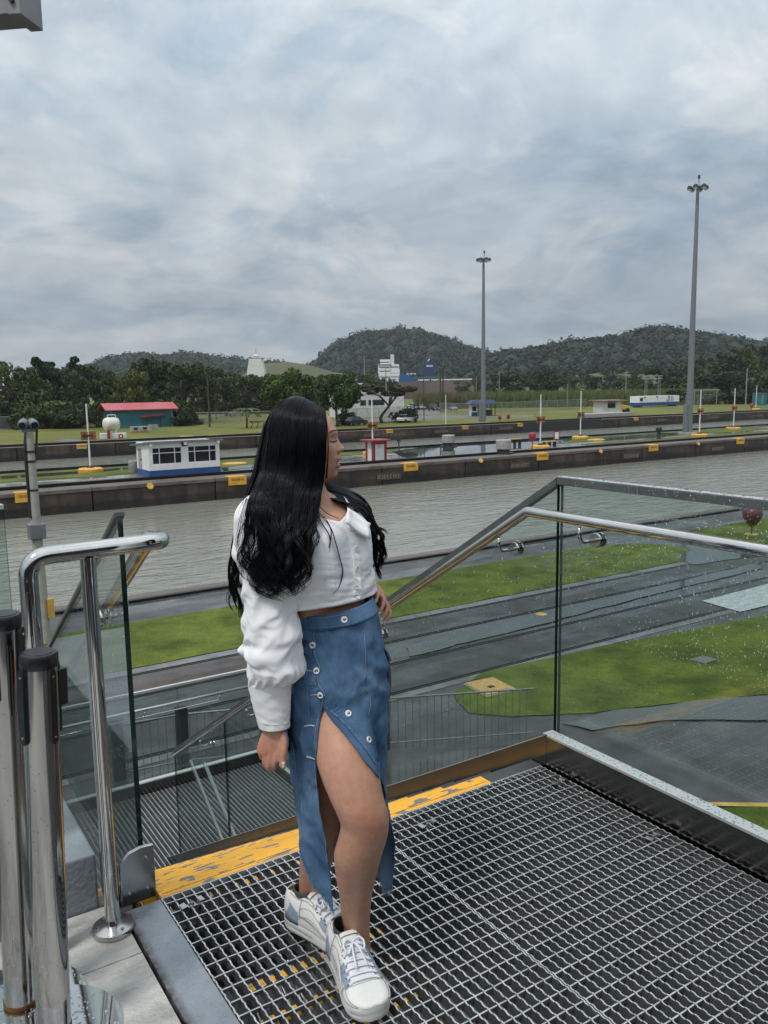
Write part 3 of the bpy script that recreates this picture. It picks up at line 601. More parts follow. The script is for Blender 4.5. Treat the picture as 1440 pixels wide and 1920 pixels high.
local(MB().hexa([(5.0, -.9, 1.75), (9.6, -.9, 2.1), (9.9, -.3, 2.15), (5.4, -.3, 1.9), (5.0, -.9, 1.95), (9.6, -.9, 2.3), (9.9, -.3, 2.5), (5.4, -.3, 2.35)]).obj('maroon_awning', mat('maroon_canvas', (.10, .012, .02), .7), t))
for x in (6.2, 8.8): local(MB().cyl((x, -.6, 0), (x, -.6, 1.9), .05, n=6).obj('awning_post', m_dark, t))
for i in range(6): local(MB().box(-.06, .5 + i * .9, .1, -.01, .56 + i * .9, h).obj('batten', m_teal_lt, t))
t = thing('fuel_tank', 'cream horizontal fuel tank on a white concrete bund before the teal shed', 'tank', tuple(at(211, 822)), radians(-12))
local(MB().box(-1.7, -.9, 0, 1.9, .9, .75).obj('bund', m_whitew, t, bevel=.05))
local(MB().lathe([(.1, -1.15), (.55, -1.1), (.85, -.92), (.95, -.6), (.95, .6), (.85, .92), (.55, 1.1), (.1, 1.15)], (-.05, .0, 2.05), 22, (1, .5, 0)).obj('vessel', mat('cream_paint', (.62, .60, .52), .45), t, smooth=True))
for x in (-.6, .5): local(MB().box(x - .12, -.5, .7, x + .12, .5, 1.3).obj('saddle', m_whitew, t))
b = MB(); b.tube(bend([(-.5, 0, 2.9), (-.5, 0, 3.35), (.6, 0, 3.35), (.6, 0, 2.9)], .1), .05, 6); local(b.obj('top_rail', m_whitew, t)); local(MB().box(-.75, -1.25, 0, -.35, -.95, 1.25).obj('red_pump', m_red, t)); 
local(MB().cyl((1.1, -.92, .35), (1.1, -1.05, .35), .33, n=16).obj('red_disc_sign', m_red, t)); local(MB().cyl((1.1, -1.055, .35), (1.1, -1.07, .35), .15, n=12).obj('disc_centre', m_white, t))
for px, py, lab in ((253, 812, 'pale machine block on an orange pallet before the teal shed, left one'), (270, 811, 'pale machine block on an orange pallet before the teal shed, right one')):
    t = thing('machine_block', lab, 'machine', tuple(at(px, py)), .1, 'machine blocks by the shed'); local(MB().box(-.6, -.45, .25, .6, .45, 1.05).obj('housing', m_greyl, t, bevel=.05)); local(MB().box(-.75, -.6, 0, .75, .6, .22).obj('pallet', mat('pallet_orange', (.36, .18, .07), .7), t)); local(MB().box(-.3, -.47, .5, .3, -.452, .9).obj('grille', m_dark, t))
t = thing('stacked_blocks', 'two pale blocks against the right end of the teal shed', 'blocks', tuple(at(287, 806)), .1); local(MB().box(-.7, -.4, 0, .0, .4, .9).obj('block', m_greyl, t)); local(MB().box(.04, -.4, 0, .75, .4, .9).obj('block', m_greyl, t))
t = thing('low_barrier_frame', 'orange low frame with rails on the far grass left of her head', 'frame', tuple(at(484, 802))); b = MB(); b.box(-1.6, -.06, .9, 1.6, .06, 1.2); local(b.obj('rail', mat('faded_orange', (.33, .17, .06), .6), t))
for x in (-1.3, -.2, .9): local(MB().cyl((x, 0, 0), (x + .3, 0, .95), .07, n=6).obj('leg', m_dark, t))
# hut, tractor and trailer container on the right
q = at(1130, 775); t = thing('guard_hut', 'small white hut with a faded pink flat roof on the far bank', 'hut', tuple(q), radians(-22))
h = zat(q.x, q.y, 752) - G
b = MB(); b.box(0, 0, 0, 4.6, .15, h); b.box(0, .15, 0, .15, 5.0, h); b.box(4.45, .15, 0, 4.6, 5.0, h); b.box(.15, 4.85, 0, 4.45, 5.0, h); local(b.obj('wall', m_whitew, t)); local(MB().box(-.8, -1.0, h, 5.6, 6.0, h + .18).obj('roof', m_roofpink, t))
wd = local(MB().box(1.2, -.05, 1.2, 3.1, -.01, 2.3).obj('window', m_dark, t)); local(MB().box(1.3, -.07, 1.3, 3.0, -.055, 2.2).obj('pane', m_glassdk, wd)); local(MB().box(4.605, 1.0, .1, 4.64, 2.2, 2.3).obj('door', m_grey, t)); local(MB().box(1.1, -.7, 2.5, 3.2, 0, 2.58).obj('canopy', m_dark, t))
q = at(1163, 773); t = thing('ride_on_tractor', 'yellow tractor parked in front of the pink-roofed hut', 'tractor', tuple(q), radians(-20))
b = MB(); b.rings([[(x, -.6, z0), (x, .6, z0), (x, .6, z1), (x, -.6, z1)] for x, z0, z1 in ((-2.1, .7, 1.2), (-1.9, .6, 1.6), (-.2, .6, 1.9), (.3, .6, 1.8), (2.0, .6, 1.5), (2.2, .7, 1.2))]); local(b.obj('body', mat('tractor_yellow', (.55, .38, .07), .45), t, bevel=.06))
for x, r in ((-1.4, .62), (1.5, .5)):
    for y in (-.75, .75): local(MB().cyl((x, y - .14, r), (x, y + .14, r), r, n=16).obj('wheel', m_dark, t))
for x, y in ((-1.2, -.5), (-1.2, .5), (.1, -.5), (.1, .5)): local(MB().cyl((x, y, 1.6), (x, y, 2.5), .04, n=6).obj('canopy_post', m_dark, t))
local(MB().box(-1.4, -.65, 2.5, .3, .65, 2.58).obj('canopy', m_dark, t))
q = at(1198, 764); q2 = at(1273, 761); ang = atan2(q2.y - q.y, q2.x - q.x); t = thing('office_container', 'long white and blue site container with a faint emblem on the far bank', 'container', tuple(q), ang)
Lc = (q2 - q).length; h = zat(q.x, q.y, 743) - G
local(MB().box(0, 0, h * .42, Lc, 3.2, h).obj('upper_wall', m_white, t)); local(MB().box(-.02, -.02, .35, Lc + .02, 3.22, h * .42 - .004).obj('blue_base', m_blue, t)); local(MB().box(.4, -.05, h * .55, 1.6, -.005, h * .85).obj('window', m_dark, t))
for x in (2.2, Lc * .42, Lc * .72): local(MB().box(x, -.25, h - .5, x + .4, -.005, h - .15).obj('lamp', m_dark, t))
b = MB(); rr = random.Random(4)
for k, (dx, hh) in enumerate(((0, .8), (.7, 1.5), (1.3, 1.1), (2.1, 1.6), (2.7, 1.4))): b.box(Lc * .68 + dx, -.03, h * .40 + .2, Lc * .68 + dx + .28, -.006, h * .40 + .2 + hh)
b.box(Lc * .68 - .3, -.032, h * .5, Lc * .68 + 1.0, -.007, h * .5 + .18); local(b.obj('emblem', mat('emblem_grey', (.18, .17, .26), .6), t))
for x in (1, Lc - 1.5): local(MB().box(x, .2, 0, x + .5, 3.0, .35).obj('foot', m_dark, t))
q = at(1432, 760); t = thing('equipment_cabinet', 'teal equipment cabinet on the far bank at the right edge', 'cabinet', tuple(q)); local(MB().box(-1.6, 0, 0, 1.6, 2.6, 3.3).obj('housing', m_teal, t, bevel=.05)); local(MB().box(-1.5, -.05, .3, -.05, -.005, 3.0).obj('door', m_teal_lt, t)); local(MB().box(-1.75, -.1, 3.31, 1.75, 2.7, 3.45).obj('lid', m_grey, t))
# blue roofed gate booth
q = at(884, 780); t = thing('gate_booth', 'small gate booth with dark blue canopy in front of the reeds', 'booth', tuple(q), radians(-25))
local(MB().box(0, 0, 0, 1.3, 2.4, 2.6).obj('wall', m_whitew, t)); local(MB().box(-.01, -.02, 0, 1.32, -.005, .8).obj('blue_base', m_navy, t)); local(MB().box(.2, -.04, 1.1, 1.1, -.006, 2.1).obj('window', m_glassdk, t))
local(MB().hexa([(-.6, -1.4, 2.7), (5.6, -1.4, 2.7), (5.6, 3.0, 2.7), (-.6, 3.0, 2.7), (.2, -.6, 3.5), (5.0, -.6, 3.5), (5.0, 2.4, 3.5), (.2, 2.4, 3.5)]).obj('canopy', m_navy, t))
for x, y in ((2.2, -.9), (2.2, 2.4), (5.2, -.9), (5.2, 2.4)): local(MB().cyl((x, y, 0), (x, y, 2.7), .1, n=8).obj('canopy_post', m_dark, t))
local(MB().box(2.6, 0, 0, 4.8, 1.9, 1.3).obj('counter', m_dark, t))
# ================================================================== VEGETATION, HILLS, FAR BACKGROUND
def leaf_mat(name, a, b, c, spread=.22):
    m = bpy.data.materials.new(name); m.use_nodes = True; p = P(m); p.inputs['Roughness'].default_value = .6; p.inputs['Specular IOR Level'].default_value = .25
    g = N(m, 'ShaderNodeNewGeometry'); n = N(m, 'ShaderNodeTexNoise'); n.inputs['Scale'].default_value = .55; n.inputs['Detail'].default_value = 3; L(m, g.outputs['Position'], n.inputs['Vector'])
    oi = N(m, 'ShaderNodeObjectInfo'); ad = N(m, 'ShaderNodeMath', operation='MULTIPLY_ADD'); L(m, oi.outputs['Random'], ad.inputs[0]); ad.inputs[1].default_value = .36; 
    sb = N(m, 'ShaderNodeMath', operation='SUBTRACT'); L(m, n.outputs[0], sb.inputs[0]); sb.inputs[1].default_value = .18; L(m, sb.outputs[0], ad.inputs[2])
    ri = N(m, 'ShaderNodeMath', operation='MULTIPLY_ADD'); L(m, g.outputs['Random Per Island'], ri.inputs[0]); ri.inputs[1].default_value = spread; L(m, ad.outputs[0], ri.inputs[2])
    r = N(m, 'ShaderNodeValToRGB'); L(m, ri.outputs[0], r.inputs[0]); e = r.color_ramp.elements; e.new(.5)
    for q, (po, c_) in zip(e, ((.25, a), (.55, b), (.9, c))): q.position = po; q.color = c_ + (1,)
    L(m, r.outputs[0], p.inputs['Base Color']); return m
m_leaf_dark = leaf_mat('dark_foliage', (.013, .023, .008), (.026, .042, .012), (.052, .070, .020))
m_leaf_mid = leaf_mat('mid_foliage', (.022, .038, .010), (.046, .070, .016), (.088, .110, .030))
m_leaf_yel = leaf_mat('yellow_green_foliage', (.045, .060, .012), (.085, .105, .022), (.13, .14, .032))
m_leaf_lush = leaf_mat('lush_foliage', (.020, .044, .007), (.042, .080, .012), (.075, .120, .020))
m_leaf_brown = leaf_mat('brownish_foliage', (.022, .024, .010), (.040, .040, .016), (.065, .058, .022))
m_bark = mat('bark', (.055, .045, .036), .85, var=.3, scale=4, bump=.3, bscale=10)
m_barkpale = mat('pale_bark', (.20, .18, .15), .85, var=.25, scale=4)

def leaf_mesh(name, pts, nrm, size, m, jit=.55):
    """one small bent leaf clump per point, facing roughly along nrm"""
    n = len(pts); r = RNG
    nrm = nrm + r.normal(0, jit, (n, 3)); nrm /= np.linalg.norm(nrm, axis=1)[:, None] + 1e-9
    a = np.cross(nrm, r.normal(0, 1, (n, 3))); a /= np.linalg.norm(a, axis=1)[:, None] + 1e-9; b = np.cross(nrm, a)
    s = (size * r.uniform(.55, 1.35, n))[:, None]; w = s * r.uniform(.4, .7, (n, 1))
    v = np.stack([pts - a * s, pts - b * w + nrm * s * .25, pts + a * s - nrm * s * .2, pts + b * w + nrm * s * .25], 1).reshape(-1, 3)
    me = bpy.data.meshes.new(name); me.vertices.add(4 * n); me.vertices.foreach_set('co', v.astype(np.float32).ravel())
    me.loops.add(4 * n); me.loops.foreach_set('vertex_index', np.arange(4 * n, dtype=np.int32)); me.polygons.add(n)
    me.polygons.foreach_set('loop_start', np.arange(0, 4 * n, 4, dtype=np.int32)); me.materials.append(m); me.update(calc_edges=True); me.validate(); return me
def lobes_points(lobes, n, hollow=.55):
    L_ = np.array(lobes, float); vol = L_[:, 3] ** 2; pick = RNG.choice(len(L_), n, p=vol / vol.sum())
    d = RNG.normal(0, 1, (n, 3)); d /= np.linalg.norm(d, axis=1)[:, None]
    rr = RNG.uniform(hollow, 1.0, n) ** .6; c = L_[pick]
    sq = np.where(L_.shape[1] > 4, c[:, -1], 1.0) if L_.shape[1] > 4 else np.ones(n)
    off = d * (c[:, 3] * rr)[:, None]; off[:, 2] *= sq
    return c[:, :3] + off, d
def crown_lobes(style, seed):
    r = random.Random(seed); o = []
    if style == 'round':
        for k in range(26):
            a = r.uniform(0, 2 * pi); z = r.uniform(.40, .88); R_ = .36 * sqrt(max(.05, 1 - ((z - .58) / .40) ** 2)); o.append((R_ * cos(a), R_ * sin(a), z, r.uniform(.09, .16), .8))
        o.append((0, 0, .6, .32, 1.0))
    elif style == 'broad':
        for k in range(24):
            a = r.uniform(0, 2 * pi); z = r.uniform(.22, .9); R_ = r.uniform(.12, .42) * sqrt(max(.08, 1 - ((z - .5) / .55) ** 2)); o.append((R_ * cos(a), R_ * sin(a), z, r.uniform(.08, .19), r.uniform(.6, .9)))
    elif style == 'tall':
        for k in range(20):
            a = r.uniform(0, 2 * pi); z = r.uniform(.3, .94); R_ = r.uniform(.05, .3); o.append((R_ * cos(a), R_ * sin(a), z, r.uniform(.07, .15), r.uniform(.6, 1)))
    elif style == 'flat':
        for k in range(26):
            a = r.uniform(0, 2 * pi); R_ = .5 * sqrt(r.random()); o.append((R_ * cos(a), R_ * sin(a), .80 - .22 * R_ * R_ * 4 * r.uniform(.5, 1) + r.uniform(-.03, .05), r.uniform(.07, .12), .55))
    elif style == 'fan':
        for k in range(30):
            a = r.uniform(0, 2 * pi); R_ = r.uniform(.08, .48); z = .62 + .32 * R_ + r.uniform(-.2, .12); o.append((R_ * cos(a), R_ * sin(a), z, r.uniform(.05, .10), .45))
    elif style == 'bush':
        for k in range(18):
            a = r.uniform(0, 2 * pi); R_ = .42 * sqrt(r.random()); z = r.uniform(.1, .72) * (1 - .8 * R_ * R_ / .2 * .5); o.append((R_ * cos(a), R_ * sin(a), z, r.uniform(.13, .22), .8))
    return o
def trunk_mesh(style, seed):
    r = random.Random(seed + 50); b = MB()
    if style == 'flat':
        pts = cat([(0.02, 0, 0), (.0, .02, .14), (.10, .0, .34), (.22, -.03, .58)], 8); b.tube(pts, list(np.linspace(.028, .016, 8)), 7)
        for a in range(5):
            e = (.36 * cos(a * 1.3), .36 * sin(a * 1.3), .74); b.tube([(.12, 0, .38), (.10 + e[0] * .4, e[1] * .4, .6), e], [.014, .011, .005], 6)
    else:
        top = {'round': .55, 'broad': .6, 'tall': .8, 'fan': .75, 'bush': .3}[style]
        pts = cat([(0, 0, 0), (r.uniform(-.02, .02), r.uniform(-.02, .02), top * .5), (r.uniform(-.04, .04), r.uniform(-.04, .04), top)], 6); b.tube(pts, list(np.linspace(.035, .015, 6)), 7)
        for k in range(6):
            a = r.uniform(0, 2 * pi); z = r.uniform(.25, .9) * top; q = Vector((0, 0, z)); e = Vector((cos(a) * r.uniform(.2, .38), sin(a) * r.uniform(.2, .38), z + r.uniform(.1, .3))); b.tube([q, q.lerp(e, .5) + Vector((0, 0, -.02)), e], [.016, .011, .004], 5)
    return b.mesh('trunk', m_bark, True)
CROWNS = {}
def crown(style, k, m, n, size):
    key = (style, k, m.name, n)
    if key not in CROWNS:
        p, d = lobes_points(crown_lobes(style, k * 17 + 3), n); CROWNS[key] = (leaf_mesh('crown', p, d, size, m), trunk_mesh(style, k))
    return CROWNS[key]
def tree(name, label, group, px, base, top, wpx, D, style, k, m, n=1700, size=.035, cat_='tree', ground=None):
    b_ = far(px, base, D); z0 = G if ground is None else ground; zt_ = far(px, top, D).z; H = zt_ - z0; Wd = wpx * D * 1.02 / FPX
    o = bpy.data.objects.new(name, None); COL.objects.link(o); o.location = (b_.x, b_.y, z0 - .1); o.rotation_euler.z = (k * 2.1 + px) % 6.28 if style not in ('flat',) else YAW - pi / 2
    tag(o, label, cat_, group)
    c, tr = crown(style, k, m, n, size)
    for nm, me in (('trunk', tr), ('crown', c)):
        q = bpy.data.objects.new(nm, me); COL.objects.link(q); q.parent = o; q.scale = (Wd, Wd, H)
    return o
# the two dense round trees and the umbrella tree in front of the white building
tree('round_tree', 'dense dark green round-crowned tree directly behind the top of her head', None, 546, 790, 689, 108, 150, 'round', 1, m_leaf_lush, 5200, .030)
tree('round_tree', 'dense dark green round-crowned tree right of her head, left of the white building', None, 633, 788, 692, 88, 146, 'round', 2, m_leaf_lush, 5200, .030)
tree('umbrella_tree', 'flat-topped brownish umbrella tree with a thin leaning trunk before the white building', None, 714, 786, 706, 128, 158, 'flat', 1, m_leaf_brown, 4200, .026)
tree('bushy_shrub', 'dark bush at the right foot of the white building', None, 762, 783, 745, 55, 160, 'bush', 3, m_leaf_dark, 1500, .05, 'bush')
tree('bushy_shrub', 'dark bush at the left foot of the white building by the round tree', None, 652, 788, 752, 40, 152, 'bush', 4, m_leaf_dark, 1500, .05, 'bush')
ORD = 'first second third fourth fifth sixth seventh eighth ninth tenth eleventh twelfth thirteenth fourteenth fifteenth sixteenth seventeenth eighteenth nineteenth twentieth twenty-first twenty-second twenty-third'.split()
MARKS = ((20, 'at the left edge'), (45, 'above the camera post'), (110, 'left of the shed'), (170, 'by the white arrow post'), (235, 'above the red roof'), (305, 'right of the shed'), (393, 'by the dark pole'), (463, 'near the palm'), (546, 'by the round trees'), (640, 'right of her head'), (715, 'near the white ship'), (795, 'near the blue funnel'), (910, 'by the distant mast'), (1010, 'above the fire sign'), (1088, 'by the orange plate post'), (1150, 'above the pink-roofed hut'), (1220, 'by the pylon frame'), (1295, 'by the big mast'), (1375, 'by the rightmost post'), (1440, 'at the right edge'), (1500, 'beyond the right edge'))
def place_label(what, where, px, rows_):
    """which one it is: its place counted from the left, and the landmark it stands next to"""
    k = sorted(r[0] for r in rows_).index(px); return what + ' in the ' + where + ', ' + ORD[k] + ' from left, ' + min(MARKS, key=lambda m: abs(m[0] - px))[1]
# belt of wood on the left
BELT = [(-40, 672, 90, 172, 'broad'), (8, 676, 70, 168, 'broad'), (38, 690, 70, 176, 'tall'), (72, 684, 80, 165, 'broad'), (105, 680, 80, 178, 'broad'), (150, 694, 70, 170, 'broad'), (185, 688, 75, 166, 'tall'), (222, 698, 60, 175, 'broad'),
        (345, 682, 90, 172, 'broad'), (300, 668, 110, 185, 'broad'), (395, 690, 70, 178, 'tall'), (425, 694, 80, 215, 'broad'), (470, 702, 80, 230, 'broad'), (505, 700, 70, 240, 'broad'), (278, 690, 70, 188, 'tall'), (258, 676, 60, 192, 'broad'), (365, 678, 60, 190, 'broad'), (128, 690, 70, 190, 'tall'), (205, 692, 60, 190, 'broad')]
for i, (px, ty, w_, D, st) in enumerate(BELT):
    m_ = (m_leaf_dark, m_leaf_mid, m_leaf_dark, m_leaf_mid)[i % 4] if not 255 <= px <= 370 else m_leaf_dark
    tree('forest_tree', place_label('tall leafy tree', 'left wood', px, BELT), 'trees of the wood behind the left fence', px, 790, ty, w_, D, st, i % 4, m_, 2200, .036)
UNDER = ((20, 735, 70, 160), (62, 728, 70, 158), (110, 722, 75, 160), (150, 742, 60, 157), (190, 735, 60, 160), (240, 738, 60, 163), (275, 742, 60, 164), (320, 728, 70, 162), (352, 740, 60, 163), (-10, 720, 70, 162), (88, 745, 60, 156), (40, 755, 60, 155), (130, 755, 60, 155), (215, 750, 60, 160), (300, 750, 50, 160), (345, 760, 44, 158))
for i, (px, ty, w_, D) in enumerate(UNDER):
    tree('undergrowth_bush', place_label('leafy bush', 'left wood edge', px, UNDER), 'bushes along the foot of the left wood', px, 797, ty, w_, D, 'bush', i % 3, m_leaf_mid if i % 3 else m_leaf_dark, 1500, .055, 'bush')
tree('fan_tree', 'wild tree with spreading fan-like top standing above the left wood', None, 112, 795, 652, 100, 180, 'fan', 1, m_leaf_dark, 2600, .030)
tree('pale_tree', 'yellow-green tree standing out from the dark wood right of the red roof', None, 256, 797, 694, 62, 164, 'broad', 2, m_leaf_yel, 2400, .034)
DEEP = ((385, 704, 60, 250), (412, 702, 60, 262), (440, 700, 60, 255), (468, 706, 60, 270), (495, 704, 60, 260), (520, 702, 60, 275), (560, 700, 60, 300), (595, 700, 60, 310), (610, 702, 60, 300), (672, 700, 50, 330), (700, 704, 50, 320))
for i, (px, ty, w_, D) in enumerate(DEEP):
    tree('forest_tree', place_label('leafy tree', 'deep wood', px, DEEP), 'trees of the deeper wood behind the palm', px, 760, ty, w_, D, 'broad', i % 4, (m_leaf_dark, m_leaf_mid)[i % 3 == 1], 1700, .040)
EDGE = ((380, 235), (410, 240), (445, 236), (480, 240), (512, 236), (590, 262), (617, 260), (660, 300))
for i, (px, D) in enumerate(EDGE):
    tree('undergrowth_bush', place_label('dark bush', 'deep wood edge', px, EDGE), 'bushes along the edge of the deeper wood', px, 770, 742, 60, D, 'bush', i % 3, m_leaf_dark, 1300, .055, 'bush')
# palm
q = at(463, 803); t = thing('palm_tree', 'small palm with drooping fronds left of the round trees', 'palm', tuple(q)); H = zat(q.x, q.y, 768) - G
local(MB().tube([(0, 0, 0), (.05, .02, H * .5), (0, 0, H)], [.2, .16, .13], 8).obj('trunk', m_bark, t))
for k in range(15):
    a = 2 * pi * k / 15 + .2; ln = 2.6; up = .9 if k % 2 else .2
    pts = [Vector((cos(a) * r * ln, sin(a) * r * ln, H + up * ln * .55 * r - 1.5 * r * r)) for r in np.linspace(0, 1, 7)]; b = MB(); sd = Vector((-sin(a), cos(a), 0))
    for p0, p1, f0, f1 in zip(pts, pts[1:], np.linspace(.1, .5, 6), np.linspace(.18, .6, 6)):
        wv = .36 * sin(pi * min(1, f0 + .3)); b.add([p0, p1, p1 + sd * wv - Vector((0, 0, .2)), p0 + sd * wv - Vector((0, 0, .2))], [(0, 1, 2, 3)]); b.add([p0, p1, p1 - sd * wv - Vector((0, 0, .2)), p0 - sd * wv - Vector((0, 0, .2))], [(0, 1, 2, 3)])
    local(b.obj('frond', m_leaf_mid, t))
# trees on the right behind the reeds
RT_ = [(935, 700, 60, 330), (965, 694, 60, 340), (1000, 700, 50, 330), (1032, 687, 62, 300), (1075, 706, 60, 360), (1110, 704, 60, 380), (1150, 702, 70, 370), (1195, 700, 60, 360), (1235, 688, 80, 350), (1275, 680, 80, 340), (1315, 668, 90, 350), (1350, 660, 90, 330), (1390, 652, 90, 340), (1425, 646, 90, 320), (1465, 648, 100, 320), (1255, 704, 70, 300), (1300, 700, 80, 290), (1345, 697, 80, 285), (1393, 692, 80, 280), (1430, 690, 80, 275), (1480, 690, 90, 275), (900, 706, 40, 400), (868, 712, 40, 420)]
for i, (px, ty, w_, D) in enumerate(RT_):
    tree('hillside_tree', place_label('dark leafy tree', 'slope wood', px, RT_), 'trees of the slope behind the reeds', px, 757, ty, w_, D, ('broad', 'broad', 'tall')[i % 3], i % 4, (m_leaf_dark, m_leaf_mid)[i % 3 == 1], 1500, .040)
SLB = ((1270, 722, 70, 262), (1310, 726, 70, 258), (1360, 722, 80, 255), (1410, 720, 80, 255), (1460, 720, 80, 255), (1235, 726, 50, 300), (690, 682, 50, 420), (720, 690, 50, 400), (670, 690, 40, 430), (640, 688, 50, 440), (590, 694, 60, 420))
for i, (px, ty, w_, D) in enumerate(SLB):
    tree('slope_bush', place_label('low leafy bush', 'slope foot', px, SLB), 'bushes at the foot of the far slope', px, 757, ty, w_, D, 'bush', i % 3, m_leaf_dark, 1200, .055, 'bush')
# reeds: tall grass nobody could count
def blades(name, poly_fn, n, h0, h1, w_, m):
    p = poly_fn(n); r = RNG; k = len(p); h_ = r.uniform(h0, h1, k); a = r.uniform(0, 2 * pi, k); lean = r.normal(0, .16, (k, 2)) * h_[:, None]
    dx = np.stack([np.cos(a), np.sin(a), np.zeros(k)], 1) * w_
    v = np.stack([p - dx, p + dx, p + np.stack([lean[:, 0], lean[:, 1], h_], 1)], 1).reshape(-1, 3); me = bpy.data.meshes.new(name)
    me.vertices.add(3 * k); me.vertices.foreach_set('co', v.astype(np.float32).ravel()); me.loops.add(3 * k); me.loops.foreach_set('vertex_index', np.arange(3 * k, dtype=np.int32)); me.polygons.add(k)
    me.polygons.foreach_set('loop_start', np.arange(0, 3 * k, 3, dtype=np.int32)); me.materials.append(m); me.update(calc_edges=True); return kind(link(name, me), 'stuff')
m_reed = leaf_mat('reed_green', (.042, .064, .016), (.075, .104, .026), (.115, .14, .042)); m_reed_dry = leaf_mat('dry_reed', (.06, .06, .022), (.10, .095, .04), (.14, .13, .06))
def band(x0, x1, d0, d1):
    def f(n):
        o = np.empty((n, 3))
        for i in range(n):
            q = far(random.uniform(x0, x1), 760, random.uniform(d0, d1)); o[i] = (q.x, q.y, G)
        return o
    return f
blades('reed_bed', band(862, 1345, 266, 296), 16000, 2.8, 5.4, .24, m_reed)
blades('dry_reed_bed', band(780, 880, 250, 275), 3000, 3.0, 5.4, .24, m_reed_dry)
blades('rough_grass', band(860, 1330, 252, 266), 7000, .8, 1.8, .25, m_reed)

# hills
m_hill = mat('forest_floor', (.010, .020, .010), .9, var=.3, scale=.02, col2=(.016, .028, .013))
m_canopy = leaf_mat('hill_canopy', (.007, .017, .0085), (.0105, .024, .0105), (.015, .030, .012), .10)
m_slope = mat('grassy_slope', (.055, .065, .024), .9, var=.25, scale=.01, col2=(.095, .10, .042))
ICO = None
def hill(name, ridge, D, depth, n_trees, rsz, m_ground, seed, tree_lo=.0):
    ridge = [(x, y + (rsz * 1.0 * FPX / D if n_trees else 4)) for x, y in ridge]; xs = [p[0] for p in ridge]; rng = np.random.default_rng(seed)
    def crest(px): return float(np.interp(px, xs, [far(x, y, D).z - G for x, y in ridge]))
    cols = np.linspace(xs[0], xs[-1], 70); rows = np.linspace(-1, 1, 21); b = MB(); vs = []
    def pt(px, s):
        d = D + s * depth; q = far(px, 720, d); hgt = crest(px) * max(0, cos(s * pi / 2)) ** 1.15
        hgt *= 1 + .10 * noise.noise(Vector((q.x * .006, q.y * .006, seed))) * (1 - (1 - abs(s)) ** 3); return Vector((q.x, q.y, G - .5 + hgt))
    for s in rows:
        for px in cols: vs.append(pt(px, s))
    nc = len(cols); b.add(vs, [(r * nc + c, r * nc + c + 1, (r + 1) * nc + c + 1, (r + 1) * nc + c) for r in range(len(rows) - 1) for c in range(nc - 1)])
    kind(b.obj(name, m_ground, smooth=True), 'structure')
    if not n_trees: return
    bm = bmesh.new(); bmesh.ops.create_icosphere(bm, subdivisions=1, radius=1); base_v = np.array([v.co[:] for v in bm.verts]); base_f = np.array([[v.index for v in f.verts] for f in bm.faces]); bm.free()
    LP = []; LN = []; V = []; F = []; kk = len(base_v)
    for i in range(n_trees):
        px = rng.uniform(xs[0], xs[-1]); s = -1 + 1.12 * rng.random() ** .75; q = pt(px, s)
        if q.z - G < tree_lo * crest(px): continue
        r_ = rsz * rng.uniform(.55, 1.3) * (1.5 if rng.random() < .06 else 1); d_ = rng.normal(0, 1, (56, 3)); d_[:, 2] = np.abs(d_[:, 2]) * .9 - .15; d_ /= np.linalg.norm(d_, axis=1)[:, None]; hq = rng.uniform(.75, 1.15); LP.append(d_ * (r_ * rng.uniform(.84, 1.0, (56, 1))) * (1, 1, hq) + np.array(q) + (0, 0, r_ * .2)); LN.append(d_); V.append(base_v * (r_ * .82, r_ * .82, r_ * .82 * hq) + np.array(q) + (0, 0, r_ * .2)); F.append(base_f + kk * (len(V) - 1))
    kind(link('hill_forest', leaf_mesh('hill_forest', np.concatenate(LP), np.concatenate(LN), rsz * .26, m_canopy, .45)), 'stuff')
    V = np.concatenate(V); F = np.concatenate(F); me = bpy.data.meshes.new('hill_forest'); me.vertices.add(len(V)); me.vertices.foreach_set('co', V.astype(np.float32).ravel()); me.loops.add(F.size); me.loops.foreach_set('vertex_index', F.astype(np.int32).ravel()); me.polygons.add(len(F))
    me.polygons.foreach_set('loop_start', np.arange(0, F.size, 3, dtype=np.int32)); me.materials.append(m_canopy); me.polygons.foreach_set('use_smooth', np.ones(len(F), bool)); me.update(calc_edges=True); kind(link('hill_forest', me), 'stuff')
hill('round_hill', [(540, 708), (600, 680), (618, 662), (650, 643), (690, 627), (740, 624), (790, 626), (830, 637), (862, 650), (892, 660), (925, 672), (990, 700)], 1250, 420, 3600, 8.5, m_hill, 3)
hill('long_ridge', [(840, 705), (900, 678), (940, 664), (1000, 656), (1050, 648), (1100, 641), (1150, 634), (1182, 627), (1210, 618), (1245, 618), (1290, 624), (1330, 631), (1380, 640), (1440, 650), (1540, 660), (1700, 690)], 950, 330, 5200, 7.0, m_hill, 5)
hill('distant_ridge', [(1330, 700), (1400, 655), (1440, 634), (1500, 625), (1600, 640), (1700, 690)], 1900, 300, 800, 14, m_hill, 15)
hill('left_ridge', [(60, 712), (150, 692), (180, 684), (205, 675), (240, 667), (270, 664), (300, 669), (340, 666), (380, 668), (420, 674), (470, 680), (520, 684), (580, 696), (640, 712)], 1350, 350, 2200, 9.5, m_hill, 7)
hill('grassy_rise', [(420, 714), (470, 690), (500, 676), (540, 673), (580, 679), (625, 692), (680, 700), (740, 712)], 620, 140, 0, 5, m_slope, 9)
hill('terraced_slope', [(960, 712), (1030, 700), (1080, 692), (1130, 686), (1180, 684), (1230, 690), (1300, 706)], 520, 110, 120, 3.0, m_slope, 13, .5)
